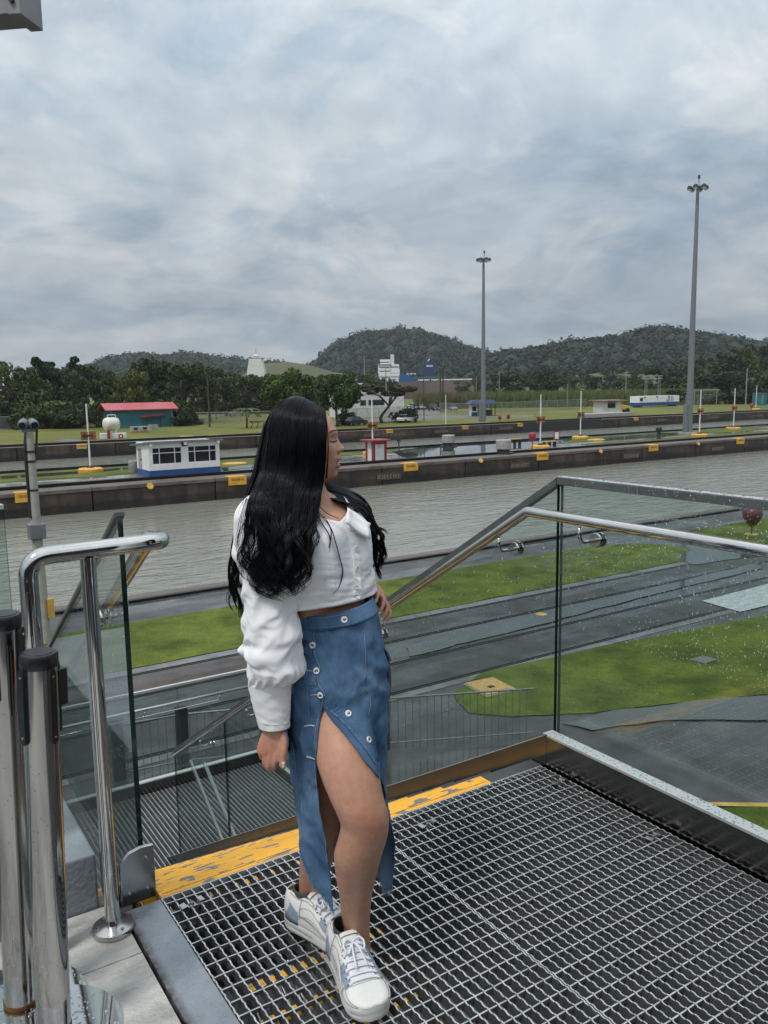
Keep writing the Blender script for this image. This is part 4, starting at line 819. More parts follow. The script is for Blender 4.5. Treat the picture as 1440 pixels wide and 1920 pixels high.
# earth bank of the third lane with parked white vehicles, and two ships beyond it
m_earth = mat('brown_earth_bank', (.050, .036, .030), .9, var=.3, scale=.03, col2=(.085, .062, .050))
a0, a1 = far(700, 726, 480), far(985, 726, 480); u_ = (a1 - a0).normalized(); n_ = Vector((-u_.y, u_.x, 0)); ht = far(800, 715, 480).z
b = MB(); b.add([a0 - n_ * 8 + Vector((0, 0, G - a0.z)), a1 - n_ * 8 + Vector((0, 0, G - a1.z)), a1 + Vector((0, 0, ht - a1.z)), a0 + Vector((0, 0, ht - a0.z)), a1 + n_ * 30 + Vector((0, 0, ht - a1.z)), a0 + n_ * 30 + Vector((0, 0, ht - a0.z))], [(0, 1, 2, 3), (3, 2, 4, 5)]); kind(b.obj('earth_bank', m_earth), 'structure')
for i, px in enumerate((790, 799, 815, 830, 841, 853, 866, 879)):
    q = far(px, 715, 484); q.z = ht; t = thing('parked_vehicle', ORD[i] + ' tiny white vehicle from the left in the row on top of the brown bank', 'vehicle', tuple(q), atan2(u_.y, u_.x), 'white vehicles on the brown bank')
    local(MB().box(-1.9, -.8, .35, 1.9, .8, 1.1).obj('body', m_white, t, bevel=.15)); local(MB().box(-1.3, -.7, 1.1, 1.0, .7, 1.75).obj('cabin', m_glassdk, t, bevel=.15))
    for x in (-1.2, 1.2): local(MB().cyl((x, -.85, .35), (x, .85, .35), .36, n=10).obj('wheel', m_dark, t))
def facing(px, y, D): q = far(px, y, D); return q, YAW - pi / 2
sc = 640 * 1.0 / FPX
q, rz = facing(709, 706, 640); zb = q.z; t = thing('white_ship_bridge', 'white stepped ship superstructure with a funnel rising behind the trees', 'ship', (q.x, q.y, zb - 12), rz)
def px2(n): return n * sc
b = MB(); 
for x0, x1, y0, y1 in ((1, 40, 0, 6), (0, 24, 6, 22), (4, 23, 22, 31), (22, 40, 5, 13), (22, 39, 13, 22)): b.box(px2(x0), 0, px2(y0) + 12 + .01, px2(x1), 7, px2(y1) + 12)
b.box(px2(1), .5, 0, px2(40), 7.5, 12); local(b.obj('superstructure', m_white, t)); local(MB().box(px2(23.3), 1, 12 + px2(22.1), px2(30), 5, 12 + px2(40)).obj('funnel', m_whitew, t))
for y in (9, 15.5, 25): local(MB().box(px2(3), -.12, px2(y) + 12, px2(21), -.02, px2(y + 1.5) + 12).obj('window_row', m_glassdk, t))
local(MB().box(px2(24), -.1, px2(16) + 12, px2(38), -.02, px2(18) + 12).obj('window_row', m_glassdk, t)); local(MB().box(px2(-2), -1.0, px2(22) + 12, px2(25), 0, px2(22.8) + 12).obj('bridge_wing', m_whitew, t))
q, rz = facing(791, 708, 640); t = thing('blue_ship_funnel', 'dark blue curved ship funnel with pale lettering and a thin smoke', 'ship', (q.x, q.y, q.z - 12), rz)
pr = [(0, 0), (px2(23), 0), (px2(24), px2(8)), (px2(24), px2(26)), (px2(12), px2(30)), (px2(5), px2(28)), (px2(1), px2(22))]
b = MB(); b.prism([(x, z + 12) for x, z in pr], 'y', 0, 8); b.box(px2(1), 1, 0, px2(23), 8, 12.0); local(b.obj('funnel', m_navy, t)); local(MB().cyl((px2(11), 3, 12 + px2(28)), (px2(15), 3, 12 + px2(34)), .55, n=10).obj('exhaust_pipe', m_whitew, t))
b = MB()
for x, w_ in ((9, 2.2), (12, 1.6), (14.4, 1.6), (16.8, 1.6), (19, 1.2)): b.box(px2(x), -.12, px2(19.5) + 12, px2(x + w_), -.02, px2(22.5) + 12)
local(b.obj('lettering', m_white, t))
q, rz = facing(748, 714, 625); t = thing('blue_ship_deck', 'blue ship deck structure with green rail and pale fittings below the funnel', 'ship', (q.x, q.y, q.z - 10), rz)
local(MB().box(0, 0, 0, px2(52), 8, 10 + px2(5)).obj('hull', m_blue, t)); local(MB().box(px2(1), 1, 10 + px2(5), px2(22), 7, 10 + px2(11)).obj('deck_house', m_blue, t)); local(MB().box(px2(24), -.2, 10 + px2(3), px2(85), -.05, 10 + px2(7)).obj('green_rail', mat('ship_green', (.02, .11, .10), .5), t))
for x, w_ in ((14, 4), (20, 5), (27, 4)): local(MB().box(px2(x), 2, 10 + px2(11), px2(x + w_), 5, 10 + px2(13)).obj('pale_fitting', m_whitew, t))
# white tower at left
q, rz = facing(465, 697, 430); s_ = 430 / FPX; t = thing('white_tower', 'white tapered tower with a small lantern top behind the trees at left', 'tower', (q.x, q.y, q.z - 10), rz)
pr = lambda a, z: [(a * s_ * -1 + 16 * s_, -4 * s_ * 3, z), (a * s_ + 16 * s_, -12 * s_, z), (a * s_ + 16 * s_, 12 * s_, z), (-a * s_ + 16 * s_, 12 * s_, z)]
b = MB(); b.rings([pr(16, 0), pr(16, 10), pr(12, 10 + 20 * s_), pr(11, 10 + 23 * s_)]); local(b.obj('tower_wall', m_whitew, t)); b = MB(); b.rings([pr(13, 10 + 23 * s_ + .01), pr(13, 10 + 25 * s_)]); local(b.obj('gallery', m_greyl, t))
local(MB().lathe([(4.5 * s_, 0), (4.5 * s_, 3.5 * s_), (5.5 * s_, 3.6 * s_), (3 * s_, 5.5 * s_), (.4 * s_, 6.5 * s_)], (16 * s_, 0, 10 + 25 * s_), 14).obj('lantern', m_whitew, t)); local(MB().cyl((16 * s_, 0, 10 + 33 * s_), (16 * s_, 0, 10 + 42 * s_), .12, n=6).obj('aerial', m_grey, t))
# white building behind the umbrella tree
q = at(657, 784); q2 = at(758, 780); ang = atan2(q2.y - q.y, q2.x - q.x); t = thing('white_building', 'plain white low building with a dark window strip behind the umbrella tree', 'building', (q.x, q.y, G), ang)
Lb = (q2 - q).length; hb = zat(q.x, q.y, 738) - G
local(MB().box(0, 0, 0, Lb, 9, hb).obj('wall', m_whitew, t)); local(MB().box(-.2, 3, hb, Lb * .35, 9, hb + 2.0).obj('upper_storey', m_greyl, t)); local(MB().box(-.4, 2.8, hb + 2.0, Lb * .38, 9.2, hb + 2.3).obj('roof', m_whitew, t)); local(MB().box(-.15, -.15, hb, Lb + .15, 2.99, hb + .2).obj('roof', m_whitew, t))
for x0, x1 in ((.18, .28), (.33, .62)): w_ = local(MB().box(Lb * x0, -.06, hb * .5, Lb * x1, -.005, hb * .72).obj('window', m_dark, t)); local(MB().box(Lb * x0 + .1, -.08, hb * .52, Lb * x1 - .1, -.065, hb * .70).obj('pane', m_glassdk, w_))
# chain link fence
m_link = bpy.data.materials.new('chain_link'); m_link.use_nodes = True; t_ = m_link.node_tree; o_ = t_.nodes['Material Output']; mxs = t_.nodes.new('ShaderNodeMixShader'); tr_ = t_.nodes.new('ShaderNodeBsdfTransparent'); mxs.inputs[0].default_value = .30
P(m_link).inputs['Base Color'].default_value = (.20, .205, .205, 1); P(m_link).inputs['Roughness'].default_value = .5; t_.links.new(tr_.outputs[0], mxs.inputs[1]); t_.links.new(P(m_link).outputs[0], mxs.inputs[2]); t_.links.new(mxs.outputs[0], o_.inputs[0])
def fence(pts, h_, label, step=3.0):
    t = thing('chain_link_fence', label, 'fence', (pts[0][0], pts[0][1], G)); p0 = Vector((pts[0][0], pts[0][1], G))
    me = MB().cyl((0, 0, -.1), (0, 0, h_ + .1), .055, n=6).mesh('fence_post', m_steelfence)
    for a, b_ in zip(pts, pts[1:]):
        a = Vector((*a, G)); b_ = Vector((*b_, G)); n = max(1, int((b_ - a).length / step)); d_ = (b_ - a).normalized(); s_ = Vector((-d_.y, d_.x, 0)) * .01
        for i in range(n):
            o = bpy.data.objects.new('fence_post', me); COL.objects.link(o); o.parent = t; o.location = a.lerp(b_, i / n) - p0
        a -= p0; b_ -= p0; Z = Vector((0, 0, h_)); mb = MB(); mb.add([a - s_, b_ - s_, b_ - s_ + Z, a - s_ + Z], [(0, 1, 2, 3)]); local(mb.obj('mesh_panel', m_link, t)); mb = MB(); mb.cyl(a + Z, b_ + Z, .045, n=5); local(mb.obj('top_rail', m_steelfence, t))
fence([(2, 176), (24.7, 167.4), (52, 159.2), (68.9, 152), (78, 149)], 2.35, 'long chain-link fence in front of the left wood')
q0, q1, q2 = at(1285, 760), at(1440, 756), at(1560, 752); fence([q0.xy[:], q1.xy[:], q2.xy[:]], 3.0, 'chain-link fence behind the far lawn at the right edge', 4.0)
q0, q1 = at(648, 786), at(768, 780); fence([q0.xy[:], q1.xy[:]], 2.2, 'chain-link fence before the white building', 3.0)
q0, q1, q2 = at(825, 776), at(892, 778), at(1100, 766); fence([q0.xy[:], q1.xy[:], q2.xy[:]], 2.6, 'thin fence across the far lawn in front of the reeds', 5.0)
# utility poles
def upole(px, by, ty, D, label, r=.16, arm=True, m=None, group='utility poles'):
    q = far(px, by, D); q.z = G; t = thing('utility_pole', label, 'pole', tuple(q), YAW - pi / 2, group); H = far(px, ty, D).z - G
    local(MB().cyl((0, 0, -.2), (0, 0, H), r, r * .7, 8).obj('pole', m or m_bark, t))
    if arm: local(MB().box(-.9, -.06, H - .8, .9, .06, H - .62).obj('cross_arm', m or m_bark, t))
upole(393, 797, 701, 152, 'dark pole standing before the wood left of the round trees', .17, False); upole(405, 780, 703, 190, 'second thinner pole right behind the dark pole at left', .13, True)
upole(795, 782, 700, 165, 'slim dark lamp pole right of the white building', .10, False); upole(826, 768, 690, 220, 'thick double dark pole, left one', .28, False); upole(831, 768, 692, 221, 'thick double dark pole, right one', .22, True)
upole(1056 - 120, 735, 699, 300, 'pale pole behind the reeds near the distant mast', .16, False, m_steelfence); upole(1173, 745, 694, 270, 'pale pole behind the reeds left of the pylon frame', .17, True, m_steelfence); upole(1398, 758, 690, 200, 'pale pole by the right fence', .15, False, m_steelfence); upole(684, 740, 668, 380, 'pale mast above the trees left of the white ship', .22, False, m_steelfence); upole(724, 740, 690, 300, 'pale mast in front of the white ship', .2, False, m_steelfence); upole(1064, 750, 720, 240, 'short pale pole in the reeds', .1, False, m_steelfence); upole(893, 740, 705, 300, 'thin pale pole right of the brown bank', .12, False, m_steelfence)
q = far(1220, 757, 255); q.z = G; t = thing('pylon_frame', 'pale lattice substation frame behind the site container', 'pylon', tuple(q), YAW - pi / 2); H = far(1220, 704, 255).z - G; b = MB()
for x in (-1.6, 2.4):
    for dx in (-.4, .4): b.cyl((x + dx, 0, 0), (x + dx * .6, 0, H), .07, n=5)
    for k in range(7): z0 = H * k / 7; b.cyl((x - .38, 0, z0), (x + .38, 0, z0 + H / 7), .04, n=4)
local(b.obj('lattice_leg', m_steelfence, t)); b = MB(); b.box(-2.6, -.1, H - 1.1, 3.4, .1, H - .9); b.box(-2.6, -.1, H - .2, 3.4, .1, H)
for k in range(8): x = -2.6 + 6 * k / 8; b.cyl((x, 0, H - 1.0), (x + .75, 0, H - .1), .05, n=4)
local(b.obj('lattice_beam', m_steelfence, t))
q = far(1321, 757, 240); q.z = G; t = thing('portal_frame', 'thin pale portal frame right of the big mast', 'frame', tuple(q), YAW - pi / 2); H = far(1321, 732, 240).z - G; b = MB()
for x in (-3, 3.4): b.cyl((x, 0, 0), (x, 0, H), .1, n=6)
b.box(-3.8, -.1, H, 4.2, .1, H + .25); local(b.obj('frame', m_steelfence, t))
# cars
m_carw = mat('white_car_paint', (.62, .63, .64), .25, var=.03); m_card = mat('dark_car_paint', (.025, .028, .032), .25, var=.1); m_cars = mat('silver_car_paint', (.26, .27, .28), .3, .3, var=.05)
def car(px, by, D, rz, m, label, tall=1.5):
    q = far(px, by, D); q.z = G + .02; t = thing('parked_car', label, 'car', tuple(q), rz, 'parked cars on the far service road')
    prof = [(-2.1, .35), (-2.15, .8), (-1.95, .98), (-1.2, 1.0), (1.1, .98), (2.05, .82), (2.15, .5), (2.1, .3)]; b = MB(); b.prism(prof[::-1], 'y', -.85, .85); local(b.obj('body', m, t, bevel=.08))
    b = MB(); b.hexa([(-1.85, -.78, .99), (1.0, -.78, .99), (1.0, .78, .99), (-1.85, .78, .99), (-1.45, -.62, tall), (.35, -.62, tall), (.35, .62, tall), (-1.45, .62, tall)]); local(b.obj('glasshouse', m_glassdk, t)); local(MB().box(-1.45, -.63, tall, .35, .63, tall + .05).obj('roof', m, t, bevel=.02))
    for x in (-1.35, 1.35):
        for y in (-.8, .8): local(MB().cyl((x, y - .12, .33), (x, y + .12, .33), .33, n=14).obj('wheel', m_dark, t))
    for y in (-.6, .6): local(MB().box(2.12, y - .16, .58, 2.18, y + .16, .72).obj('headlight', m_white, t))
car(768, 757, 235, -1.9, m_carw, 'white car parked leftmost behind the umbrella tree'); car(776, 756, 252, -1.7, m_carw, 'white car partly behind another white car', 1.75); car(789, 756, 250, -1.9, m_cars, 'grey car right of the two white cars'); car(813, 757, 235, -1.75, m_card, 'dark pick-up facing the viewer left of the double pole', 1.9); car(849, 757, 235, -2.0, m_cars, 'grey car right of the double dark pole', 1.6); car(764, 781, 158, .2, m_carw, 'white car half hidden behind the near bush and fence'); car(668, 786, 150, .2, m_card, 'dark car in the shade by the white building'); car(443, 775, 215, .3, m_cars, 'grey car on the lawn near the palm')

# ------------------------------------------------------------------ damp air over the whole place
m_haze = bpy.data.materials.new('damp_air'); m_haze.use_nodes = True; th_ = m_haze.node_tree; th_.nodes.clear(); oh = th_.nodes.new('ShaderNodeOutputMaterial'); vh = th_.nodes.new('ShaderNodeVolumePrincipled')
vh.inputs['Color'].default_value = (.86, .93, 1.0, 1); vh.inputs['Density'].default_value = .00011; vh.inputs['Anisotropy'].default_value = .0; th_.links.new(vh.outputs[0], oh.inputs['Volume'])
kind(MB().box(-2100, -260, WATER_Z - 6, 3500, 2800, 190).obj('haze', m_haze), 'stuff')
# ================================================================== VIEWING DECK, STAIR, GLASS AND RAILS
def chrome(name, rough=.06, col=(.62, .62, .61)):
    m = mat(name, col, rough, 1.0, var=.06, scale=14); return m
m_ss = chrome('polished_steel', .05, (.56, .56, .55)); m_ss2 = chrome('satin_steel', .22, (.50, .50, .50))
m_mirror = mat('dark_mirror_steel', (.20, .19, .185), .20, 1.0, var=.10, scale=6)
m_cap = mat('glass_cap_rail', (.19, .20, .205), .30, .75, var=.12, scale=9)
m_capbright = mat('brushed_ledge', (.66, .67, .66), .34, .6, var=.05, scale=30, bump=.12, bscale=160)
m_galv = mat('galvanised_grating', (.52, .535, .54), .38, .55, var=.25, scale=30, rvar=.12)
m_zinc_shade = mat('shaded_zinc_sides', (.085, .088, .088), .6, .3, var=.3, scale=22)  # darker copy of the zinc: shade between the bars painted onto their sides
m_galvd = mat('galvanised_grating_dull', (.20, .21, .215), .45, .6, var=.25, scale=20)
m_glass = glass_mat('green_tinted_glass', (.845, .900, .882)); m_edge = mat('glass_edge', (.004, .022, .018), .08, var=.2, spec=.7)
m_drop = bpy.data.materials.new('rain_drop'); m_drop.use_nodes = True; P(m_drop).inputs['Transmission Weight'].default_value = 1; P(m_drop).inputs['Roughness'].default_value = .02; P(m_drop).inputs['IOR'].default_value = 1.33; P(m_drop).inputs['Base Color'].default_value = (.95, .97, .97, 1)
m_black = mat('black_plastic', (.012, .012, .013), .32, var=.1)
m_under = mat('dark_beam_paint', (.05, .052, .055), .6, var=.2)
# paving tiles, one object each
m_tile = mat('pale_stone_tile', (.40, .395, .37), .45, col2=(.56, .55, .52), scale=9, var=.2, bump=.45, bscale=110, rvar=.18, aniso=(.8, 1.4, 1), detail=9)
floor_t = kind(MB().box(-3.0, -2.5, -.20, .618, 2.605, -.035).obj('deck_slab', m_under), 'structure')
ti = 0
for i in range(9):
    y1 = 2.605 if i == 0 else 2.31 - .36 * (i - 1); y0 = 2.31 - .36 * i
    for j in range(4):
        x1 = .612 - .62 * j; x0 = x1 - .616
        MB().box(x0, y0 + .002, -.034, x1, y1 - .002, .0 - .0006 * ((i * 3 + j) % 3)).obj('floor_tile', m_tile, floor_t, bevel=.0015)
# blue-grey steel edge plate with rust along its joint
m_plate2 = mat('blue_grey_edge_plate', (.26, .29, .325), .36, .35, var=.16, scale=9, bump=.2, bscale=120, rvar=.14)
sp = N(m_plate2, 'ShaderNodeTexNoise'); sp.inputs['Scale'].default_value = 9; sp.inputs['Detail'].default_value = 8; gp = N(m_plate2, 'ShaderNodeNewGeometry'); L(m_plate2, gp.outputs['Position'], sp.inputs['Vector'])
sr = N(m_plate2, 'ShaderNodeValToRGB'); L(m_plate2, sp.outputs[0], sr.inputs[0]); sr.color_ramp.elements[0].position = .66; sr.color_ramp.elements[0].color = (0, 0, 0, 1); sr.color_ramp.elements[1].position = .72; sr.color_ramp.elements[1].color = (.85, .85, .85, 1)
xs_ = N(m_plate2, 'ShaderNodeSeparateXYZ'); L(m_plate2, gp.outputs['Position'], xs_.inputs[0]); mr_ = N(m_plate2, 'ShaderNodeMapRange'); L(m_plate2, xs_.outputs[0], mr_.inputs[0]); mr_.inputs[1].default_value = .622; mr_.inputs[2].default_value = .650; mr_.inputs[3].default_value = .55; mr_.inputs[4].default_value = 0
mx_ = N(m_plate2, 'ShaderNodeMath', operation='MAXIMUM'); ml_ = N(m_plate2, 'ShaderNodeMath', operation='MULTIPLY'); L(m_plate2, mr_.outputs[0], ml_.inputs[0]); sp2 = N(m_plate2, 'ShaderNodeTexNoise'); sp2.inputs['Scale'].default_value = 40; L(m_plate2, gp.outputs['Position'], sp2.inputs['Vector']); L(m_plate2, sp2.outputs[0], ml_.inputs[1]); ml2 = N(m_plate2, 'ShaderNodeMath', operation='MULTIPLY'); L(m_plate2, ml_.outputs[0], ml2.inputs[0]); ml2.inputs[1].default_value = 2.6
L(m_plate2, sr.outputs[0], mx_.inputs[0]); L(m_plate2, ml2.outputs[0], mx_.inputs[1]); mc = N(m_plate2, 'ShaderNodeMix', data_type='RGBA'); L(m_plate2, mx_.outputs[0], mc.inputs[0])
for l in list(m_plate2.node_tree.links):
    if l.to_node == P(m_plate2) and l.to_socket.name == 'Base Color': src = l.from_socket
L(m_plate2, src, mc.inputs[6]); mc.inputs[7].default_value = (.045, .024, .012, 1); L(m_plate2, mc.outputs[2], P(m_plate2).inputs['Base Color'])
kind(MB().box(.621, -1.2, -.16, .741, 2.53, .004).obj('edge_plate', m_plate2, bevel=.003), 'structure')

# walking grating: two panels of serrated bearing bars and cross bars, each bar a part
GX0, GX1, GY0, GY1 = .748, 2.452, -.55, 2.538
BP, CP = .0335, .0595
def walking_grate(x0, x1, label):
    t = thing('walking_grate', label, 'floor grating', (x0, GY0, 0), 0, None); Ln = GY1 - GY0
    n = int(round((x1 - x0) / BP)); p = (x1 - x0) / n
    b = MB(); th = .0022; z0 = -.034; k = int(Ln / .0298); vs = []; dz = []
    for i in range(k + 1):                     # serrated top edge
        y = Ln * i / k
        for yy, zz in ((y, 0), (y + Ln / k * .34, 0), (y + Ln / k * .5, -.0032), (y + Ln / k * .84, -.0032)):
            if yy <= Ln: dz.append((yy, zz))
    for yy, zz in dz: vs += [(-th, yy, z0), (-th, yy, zz), (th, yy, zz), (th, yy, z0)]
    fs = []
    for i in range(len(dz) - 1):
        a = i * 4; fs += [(a, a + 4, a + 5, a + 1), (a + 1, a + 5, a + 6, a + 2), (a + 2, a + 6, a + 7, a + 3)]
    fs += [(0, 1, 2, 3), (len(vs) - 1, len(vs) - 2, len(vs) - 3, len(vs) - 4)]; b.add(vs, fs); b.m = [0 if len(f) == 4 and all(i % 4 in (1, 2) for i in f) else 1 for f in b.f]; me = b.mesh('bearing_bar', [m_galv, m_zinc_shade])
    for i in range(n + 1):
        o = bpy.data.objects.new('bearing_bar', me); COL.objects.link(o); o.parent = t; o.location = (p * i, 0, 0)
    w = x1 - x0; c = MB(); c.rings([[(x, -.0022, -.013), (x, -.0022, -.0012 + .0008 * sin(i * 1.3)), (x, .0022, -.0012 + .0008 * sin(i * 1.3)), (x, .0022, -.013)] for i, x in enumerate(np.linspace(0, w, 24))]); c.m = [0 if all(i % 4 in (1, 2) for i in f) else 1 for f in c.f]; mc_ = c.mesh('cross_bar', [m_galv, m_zinc_shade])
    for j in range(int(Ln / CP) + 1):
        o = bpy.data.objects.new('cross_bar', mc_); COL.objects.link(o); o.parent = t; o.location = (0, Ln - .035 - CP * j, -.001)
        if o.location.y < 0: o.location.y = .004
    local(MB().box(0, Ln - .0025, z0, w, Ln + .0025, -.001).obj('end_bar', m_galv, t)); return t
walking_grate(GX0, 1.553, 'left walking grating panel of square steel cells, under the white shoes'); walking_grate(1.561, GX1, 'right walking grating panel of square steel cells beside the dark toe board')
# saddle clips holding the panels
for px, py, lab in ((360, 1693, 'saddle clip in the near left corner of the grating'), (802, 1545, 'saddle clip on the grating right of her knee'), (1048, 1465, 'saddle clip in the far right corner of the grating'), (1225, 1568, 'saddle clip at the right edge of the grating')):
    q = at(px, py, .002); t = thing('grating_clip', lab, 'clip', tuple(q), radians(8), 'saddle clips on the grating')
    b = MB(); b.rings([[(x, -.014, z), (x, .014, z), (x, .014, z + .003), (x, -.014, z + .003)] for x, z in ((-.040, .0), (-.022, .002), (-.016, -.012), (.016, -.012), (.022, .002), (.040, 0))]); local(b.obj('saddle', m_ss2, t)); local(MB().cyl((0, 0, -.012), (0, 0, .004), .008, n=6).obj('bolt', m_galvd, t))
# supporting beams under the grating
for y in (2.45, 1.2, -.1): kind(MB().box(.60, y - .05, -.30, 2.60, y + .05, -.040).obj('support_beam', m_under), 'structure')
kind(MB().box(2.49, -1.2, -.32, 2.60, 2.50, -.02).obj('edge_beam', m_under), 'structure'); kind(MB().box(.58, -1.2, -.32, .618, 2.5, -.205).obj('edge_beam', m_under), 'structure')

# upper stair flight
SLP = .6; RUN, RISE = .28, .168; NST = 19; LZ = -RISE * NST
m_nose = bpy.data.materials.new('worn_yellow_nosing'); m_nose.use_nodes = True; pn = P(m_nose); pn.inputs['Roughness'].default_value = .5
gn = N(m_nose, 'ShaderNodeNewGeometry'); mpn = N(m_nose, 'ShaderNodeMapping'); mpn.inputs['Scale'].default_value = (7, 30, 30); L(m_nose, gn.outputs['Position'], mpn.inputs[0]); nn_ = N(m_nose, 'ShaderNodeTexNoise'); nn_.inputs['Scale'].default_value = 1.6; nn_.inputs['Detail'].default_value = 5; L(m_nose, mpn.outputs[0], nn_.inputs['Vector'])
rn = N(m_nose, 'ShaderNodeValToRGB'); L(m_nose, nn_.outputs[0], rn.inputs[0]); e = rn.color_ramp.elements; e[0].position = .0; e[0].color = (.80, .37, .022, 1); e[1].position = .575; e[1].color = (.84, .41, .03, 1); e2 = e.new(.59); e2.color = (.17, .165, .16, 1)
L(m_nose, rn.outputs[0], pn.inputs['Base Color'])
t = thing('stair_flight', 'upper stair flight with worn yellow nosings going down towards the canal', 'stairs', (0, 0, 0))
for k in range(NST):
    y = 2.545 + RUN * k; z = -RISE * k
    w0, w1 = .748, 2.175
    ed = .072 if k == 0 else .078                 # first one is a broad painted plate at deck level
    n_ = MB(); n_.box(w0, y, z - .035, w1, y + ed, z - .002); n_ = n_.obj('nosing', m_nose, t, bevel=.002)
    if k < 7:
        g_ = MB()
        for q in range(1): g_.box(w0 + .01, y + .018, z - .0019, w1 - .01, y + .0195, z - .0012)
        g_.obj('groove_line', m_under, n_)
    MB().box(w1 + .003, y, z - .035, 2.466, y + ed, z - .004).obj('tread_end', m_under, t)
    if k:
        b = MB()
        for i in range(12): x = .755 + (2.46 - .755) * i / 11; b.box(x - .002, y - RUN + .08, z + RISE - .034 - RISE, x + .002, y, z - .006)
        b.obj('tread_grate', m_galvd, t)
# side plates (stringers) of the flight, polished and mirroring the nosings
def slope_plate(name, x0, x1, ya, yb, top, bot, m, parent):
    za, zb = -SLP * (ya - 2.52), -SLP * (yb - 2.52)
    return MB().hexa([(x0, ya, za + bot), (x1, ya, za + bot), (x1, yb, zb + bot), (x0, yb, zb + bot), (x0, ya, za + top), (x1, ya, za + top), (x1, yb, zb + top), (x0, yb, zb + top)]).obj(name, m, parent)
YE = 8.12
slope_plate('stringer', 2.470, 2.484, 2.522, YE, .145, -.20, m_mirror, t); slope_plate('stringer', .728, .742, 2.84, YE, .02, -.32, m_mirror, t)
slope_plate('stringer_cap', 2.470, 2.520, 2.522, YE, .150, .146, m_capbright, t)
# toe board along the deck, right side, and its bright wet ledge
t = thing('toe_board', 'dark mirror-polished toe board with a bright wet ledge along the right deck edge', 'toe board', (2.47, 0, 0))
MB().box(2.470, -1.2, -.03, 2.484, 2.520, .132).obj('face_plate', m_mirror, t); MB().box(2.470, -1.2, .1325, 2.527, 2.545, .146).obj('ledge', m_capbright, t, bevel=.002)
MB().box(2.545, -1.2, -.1, 2.585, 2.58, .11).obj('glass_channel', m_under, t)
def droplets(name, parent, pts, r0, r1, squash, nrm, sag=1.0):
    """rain drops as small flattened beads lying on a surface with normal nrm; too many to count"""
    nv = Vector(nrm).normalized(); q = nv.to_track_quat('Z', 'Y'); base_ = MB(); base_.lathe([(1, 0), (.86, .42), (.5, .72), (.14, .82)], n=7); bv = np.array(base_.v); bf = base_.f; V = []; F = []
    for i, p in enumerate(pts):
        r = random.uniform(r0, r1) * (1.5 if random.random() < .08 else 1); s = np.array([r, r * sag, r * squash]); a = bv * s
        for v in a: V.append(tuple(Vector(p) + q @ Vector(v)))
        F += [tuple(j + i * len(bv) for j in f) for f in bf]
    b = MB(); b.v = V; b.f = F; b.m = [0] * len(F); return kind(b.obj(name, m_drop, parent, smooth=True), 'stuff')
droplets('ledge_drop', t, [(random.uniform(2.474, 2.524), random.uniform(.5, 2.53), .1462) for _ in range(420)], .0015, .0042, .5, (0, 0, 1))

# glass panels
GT = .017
m_edge_pale = mat('polished_glass_edge', (.10, .14, .13), .1, var=.1, spec=.7)
def glass_panel(parent, quad, nrm, th=GT, name='glass_pane', edge=None):
    """quad: four corners; slab of thickness th along nrm, dark green at its cut edges"""
    n = Vector(nrm).normalized() * th; a = [Vector(p) for p in quad]; b = MB(); v = a + [p + n for p in a]; o = b.add(v, [(0, 1, 2, 3), (7, 6, 5, 4)]); b.mat(1).f.extend([(0, 4, 5, 1), (1, 5, 6, 2), (2, 6, 7, 3), (3, 7, 4, 0)]); b.m.extend([1] * 4)
    return b.obj(name, [m_glass, edge or m_edge], parent)
GXR = 2.60; GTOP = 1.265
t = thing('glass_balustrade', 'rain-spotted glass balustrade with grey cap rail along the right deck edge', 'balustrade', (GXR, 0, 0))
for ya, yb in ((2.590, 1.20), (1.188, -.20), (-.212, -1.2)): glass_panel(t, [(GXR, ya, -.12), (GXR, yb, -.12), (GXR, yb, GTOP - .03), (GXR, ya, GTOP - .03)], (1, 0, 0), GT, 'glass_pane', m_edge_pale)
MB().box(GXR - .012, -1.2, GTOP - .034, GXR + GT + .012, 2.606, GTOP).obj('cap_rail', m_cap, t, bevel=.003)
MB().box(GXR - .012, -1.2, GTOP + .0005, GXR + GT + .012, 2.606, GTOP + .002).obj('lit_cap_top', m_capbright, t)  # bright strip: light on the rail's top put into its colour
rp = []
while len(rp) < 3000:
    y = random.uniform(.85, 2.58); z = GTOP - .04 - .62 * random.random() ** 1.25 if random.random() < .9 else random.uniform(.15, .7); rp.append((GXR - .0005, y, z))
droplets('rain_drop', t, rp, .0008, .0022, .5, (-1, 0, 0), 1.25); droplets('cap_drop', t, [(random.uniform(GXR - .01, GXR + .03), random.uniform(.8, 2.6), GTOP + .002) for _ in range(260)] , .0012, .0034, .6, (0, 0, 1)); droplets('cap_side_drop', t, [(GXR - .0125, random.uniform(.8, 2.6), random.uniform(GTOP - .03, GTOP)) for _ in range(160)], .001, .0026, .6, (-1, 0, 0))
t = thing('stair_glass', 'sloping glass balustrade with cap rail following the stair down on its right side', 'balustrade', (GXR, 2.61, 0))
ys = [2.612, 5.26, 6.66, 8.10]; top = lambda y: GTOP - .03 - SLP * (y - 2.6); bot = lambda y: .03 - SLP * (y - 2.52)
for ya, yb in zip(ys, ys[1:]): glass_panel(t, [(GXR, ya, bot(ya) - .1), (GXR, yb - .012, bot(yb) - .1), (GXR, yb - .012, top(yb)), (GXR, ya, top(ya))], (1, 0, 0))
MB().hexa([(GXR - .012, 2.608, top(2.608) - .004), (GXR + GT + .012, 2.608, top(2.608) - .004), (GXR + GT + .012, 8.1, top(8.1) - .004), (GXR - .012, 8.1, top(8.1) - .004), (GXR - .012, 2.608, top(2.608) + .03), (GXR + GT + .012, 2.608, top(2.608) + .03), (GXR + GT + .012, 8.1, top(8.1) + .03), (GXR - .012, 8.1, top(8.1) + .03)]).obj('cap_rail', m_cap, t)
rp = []
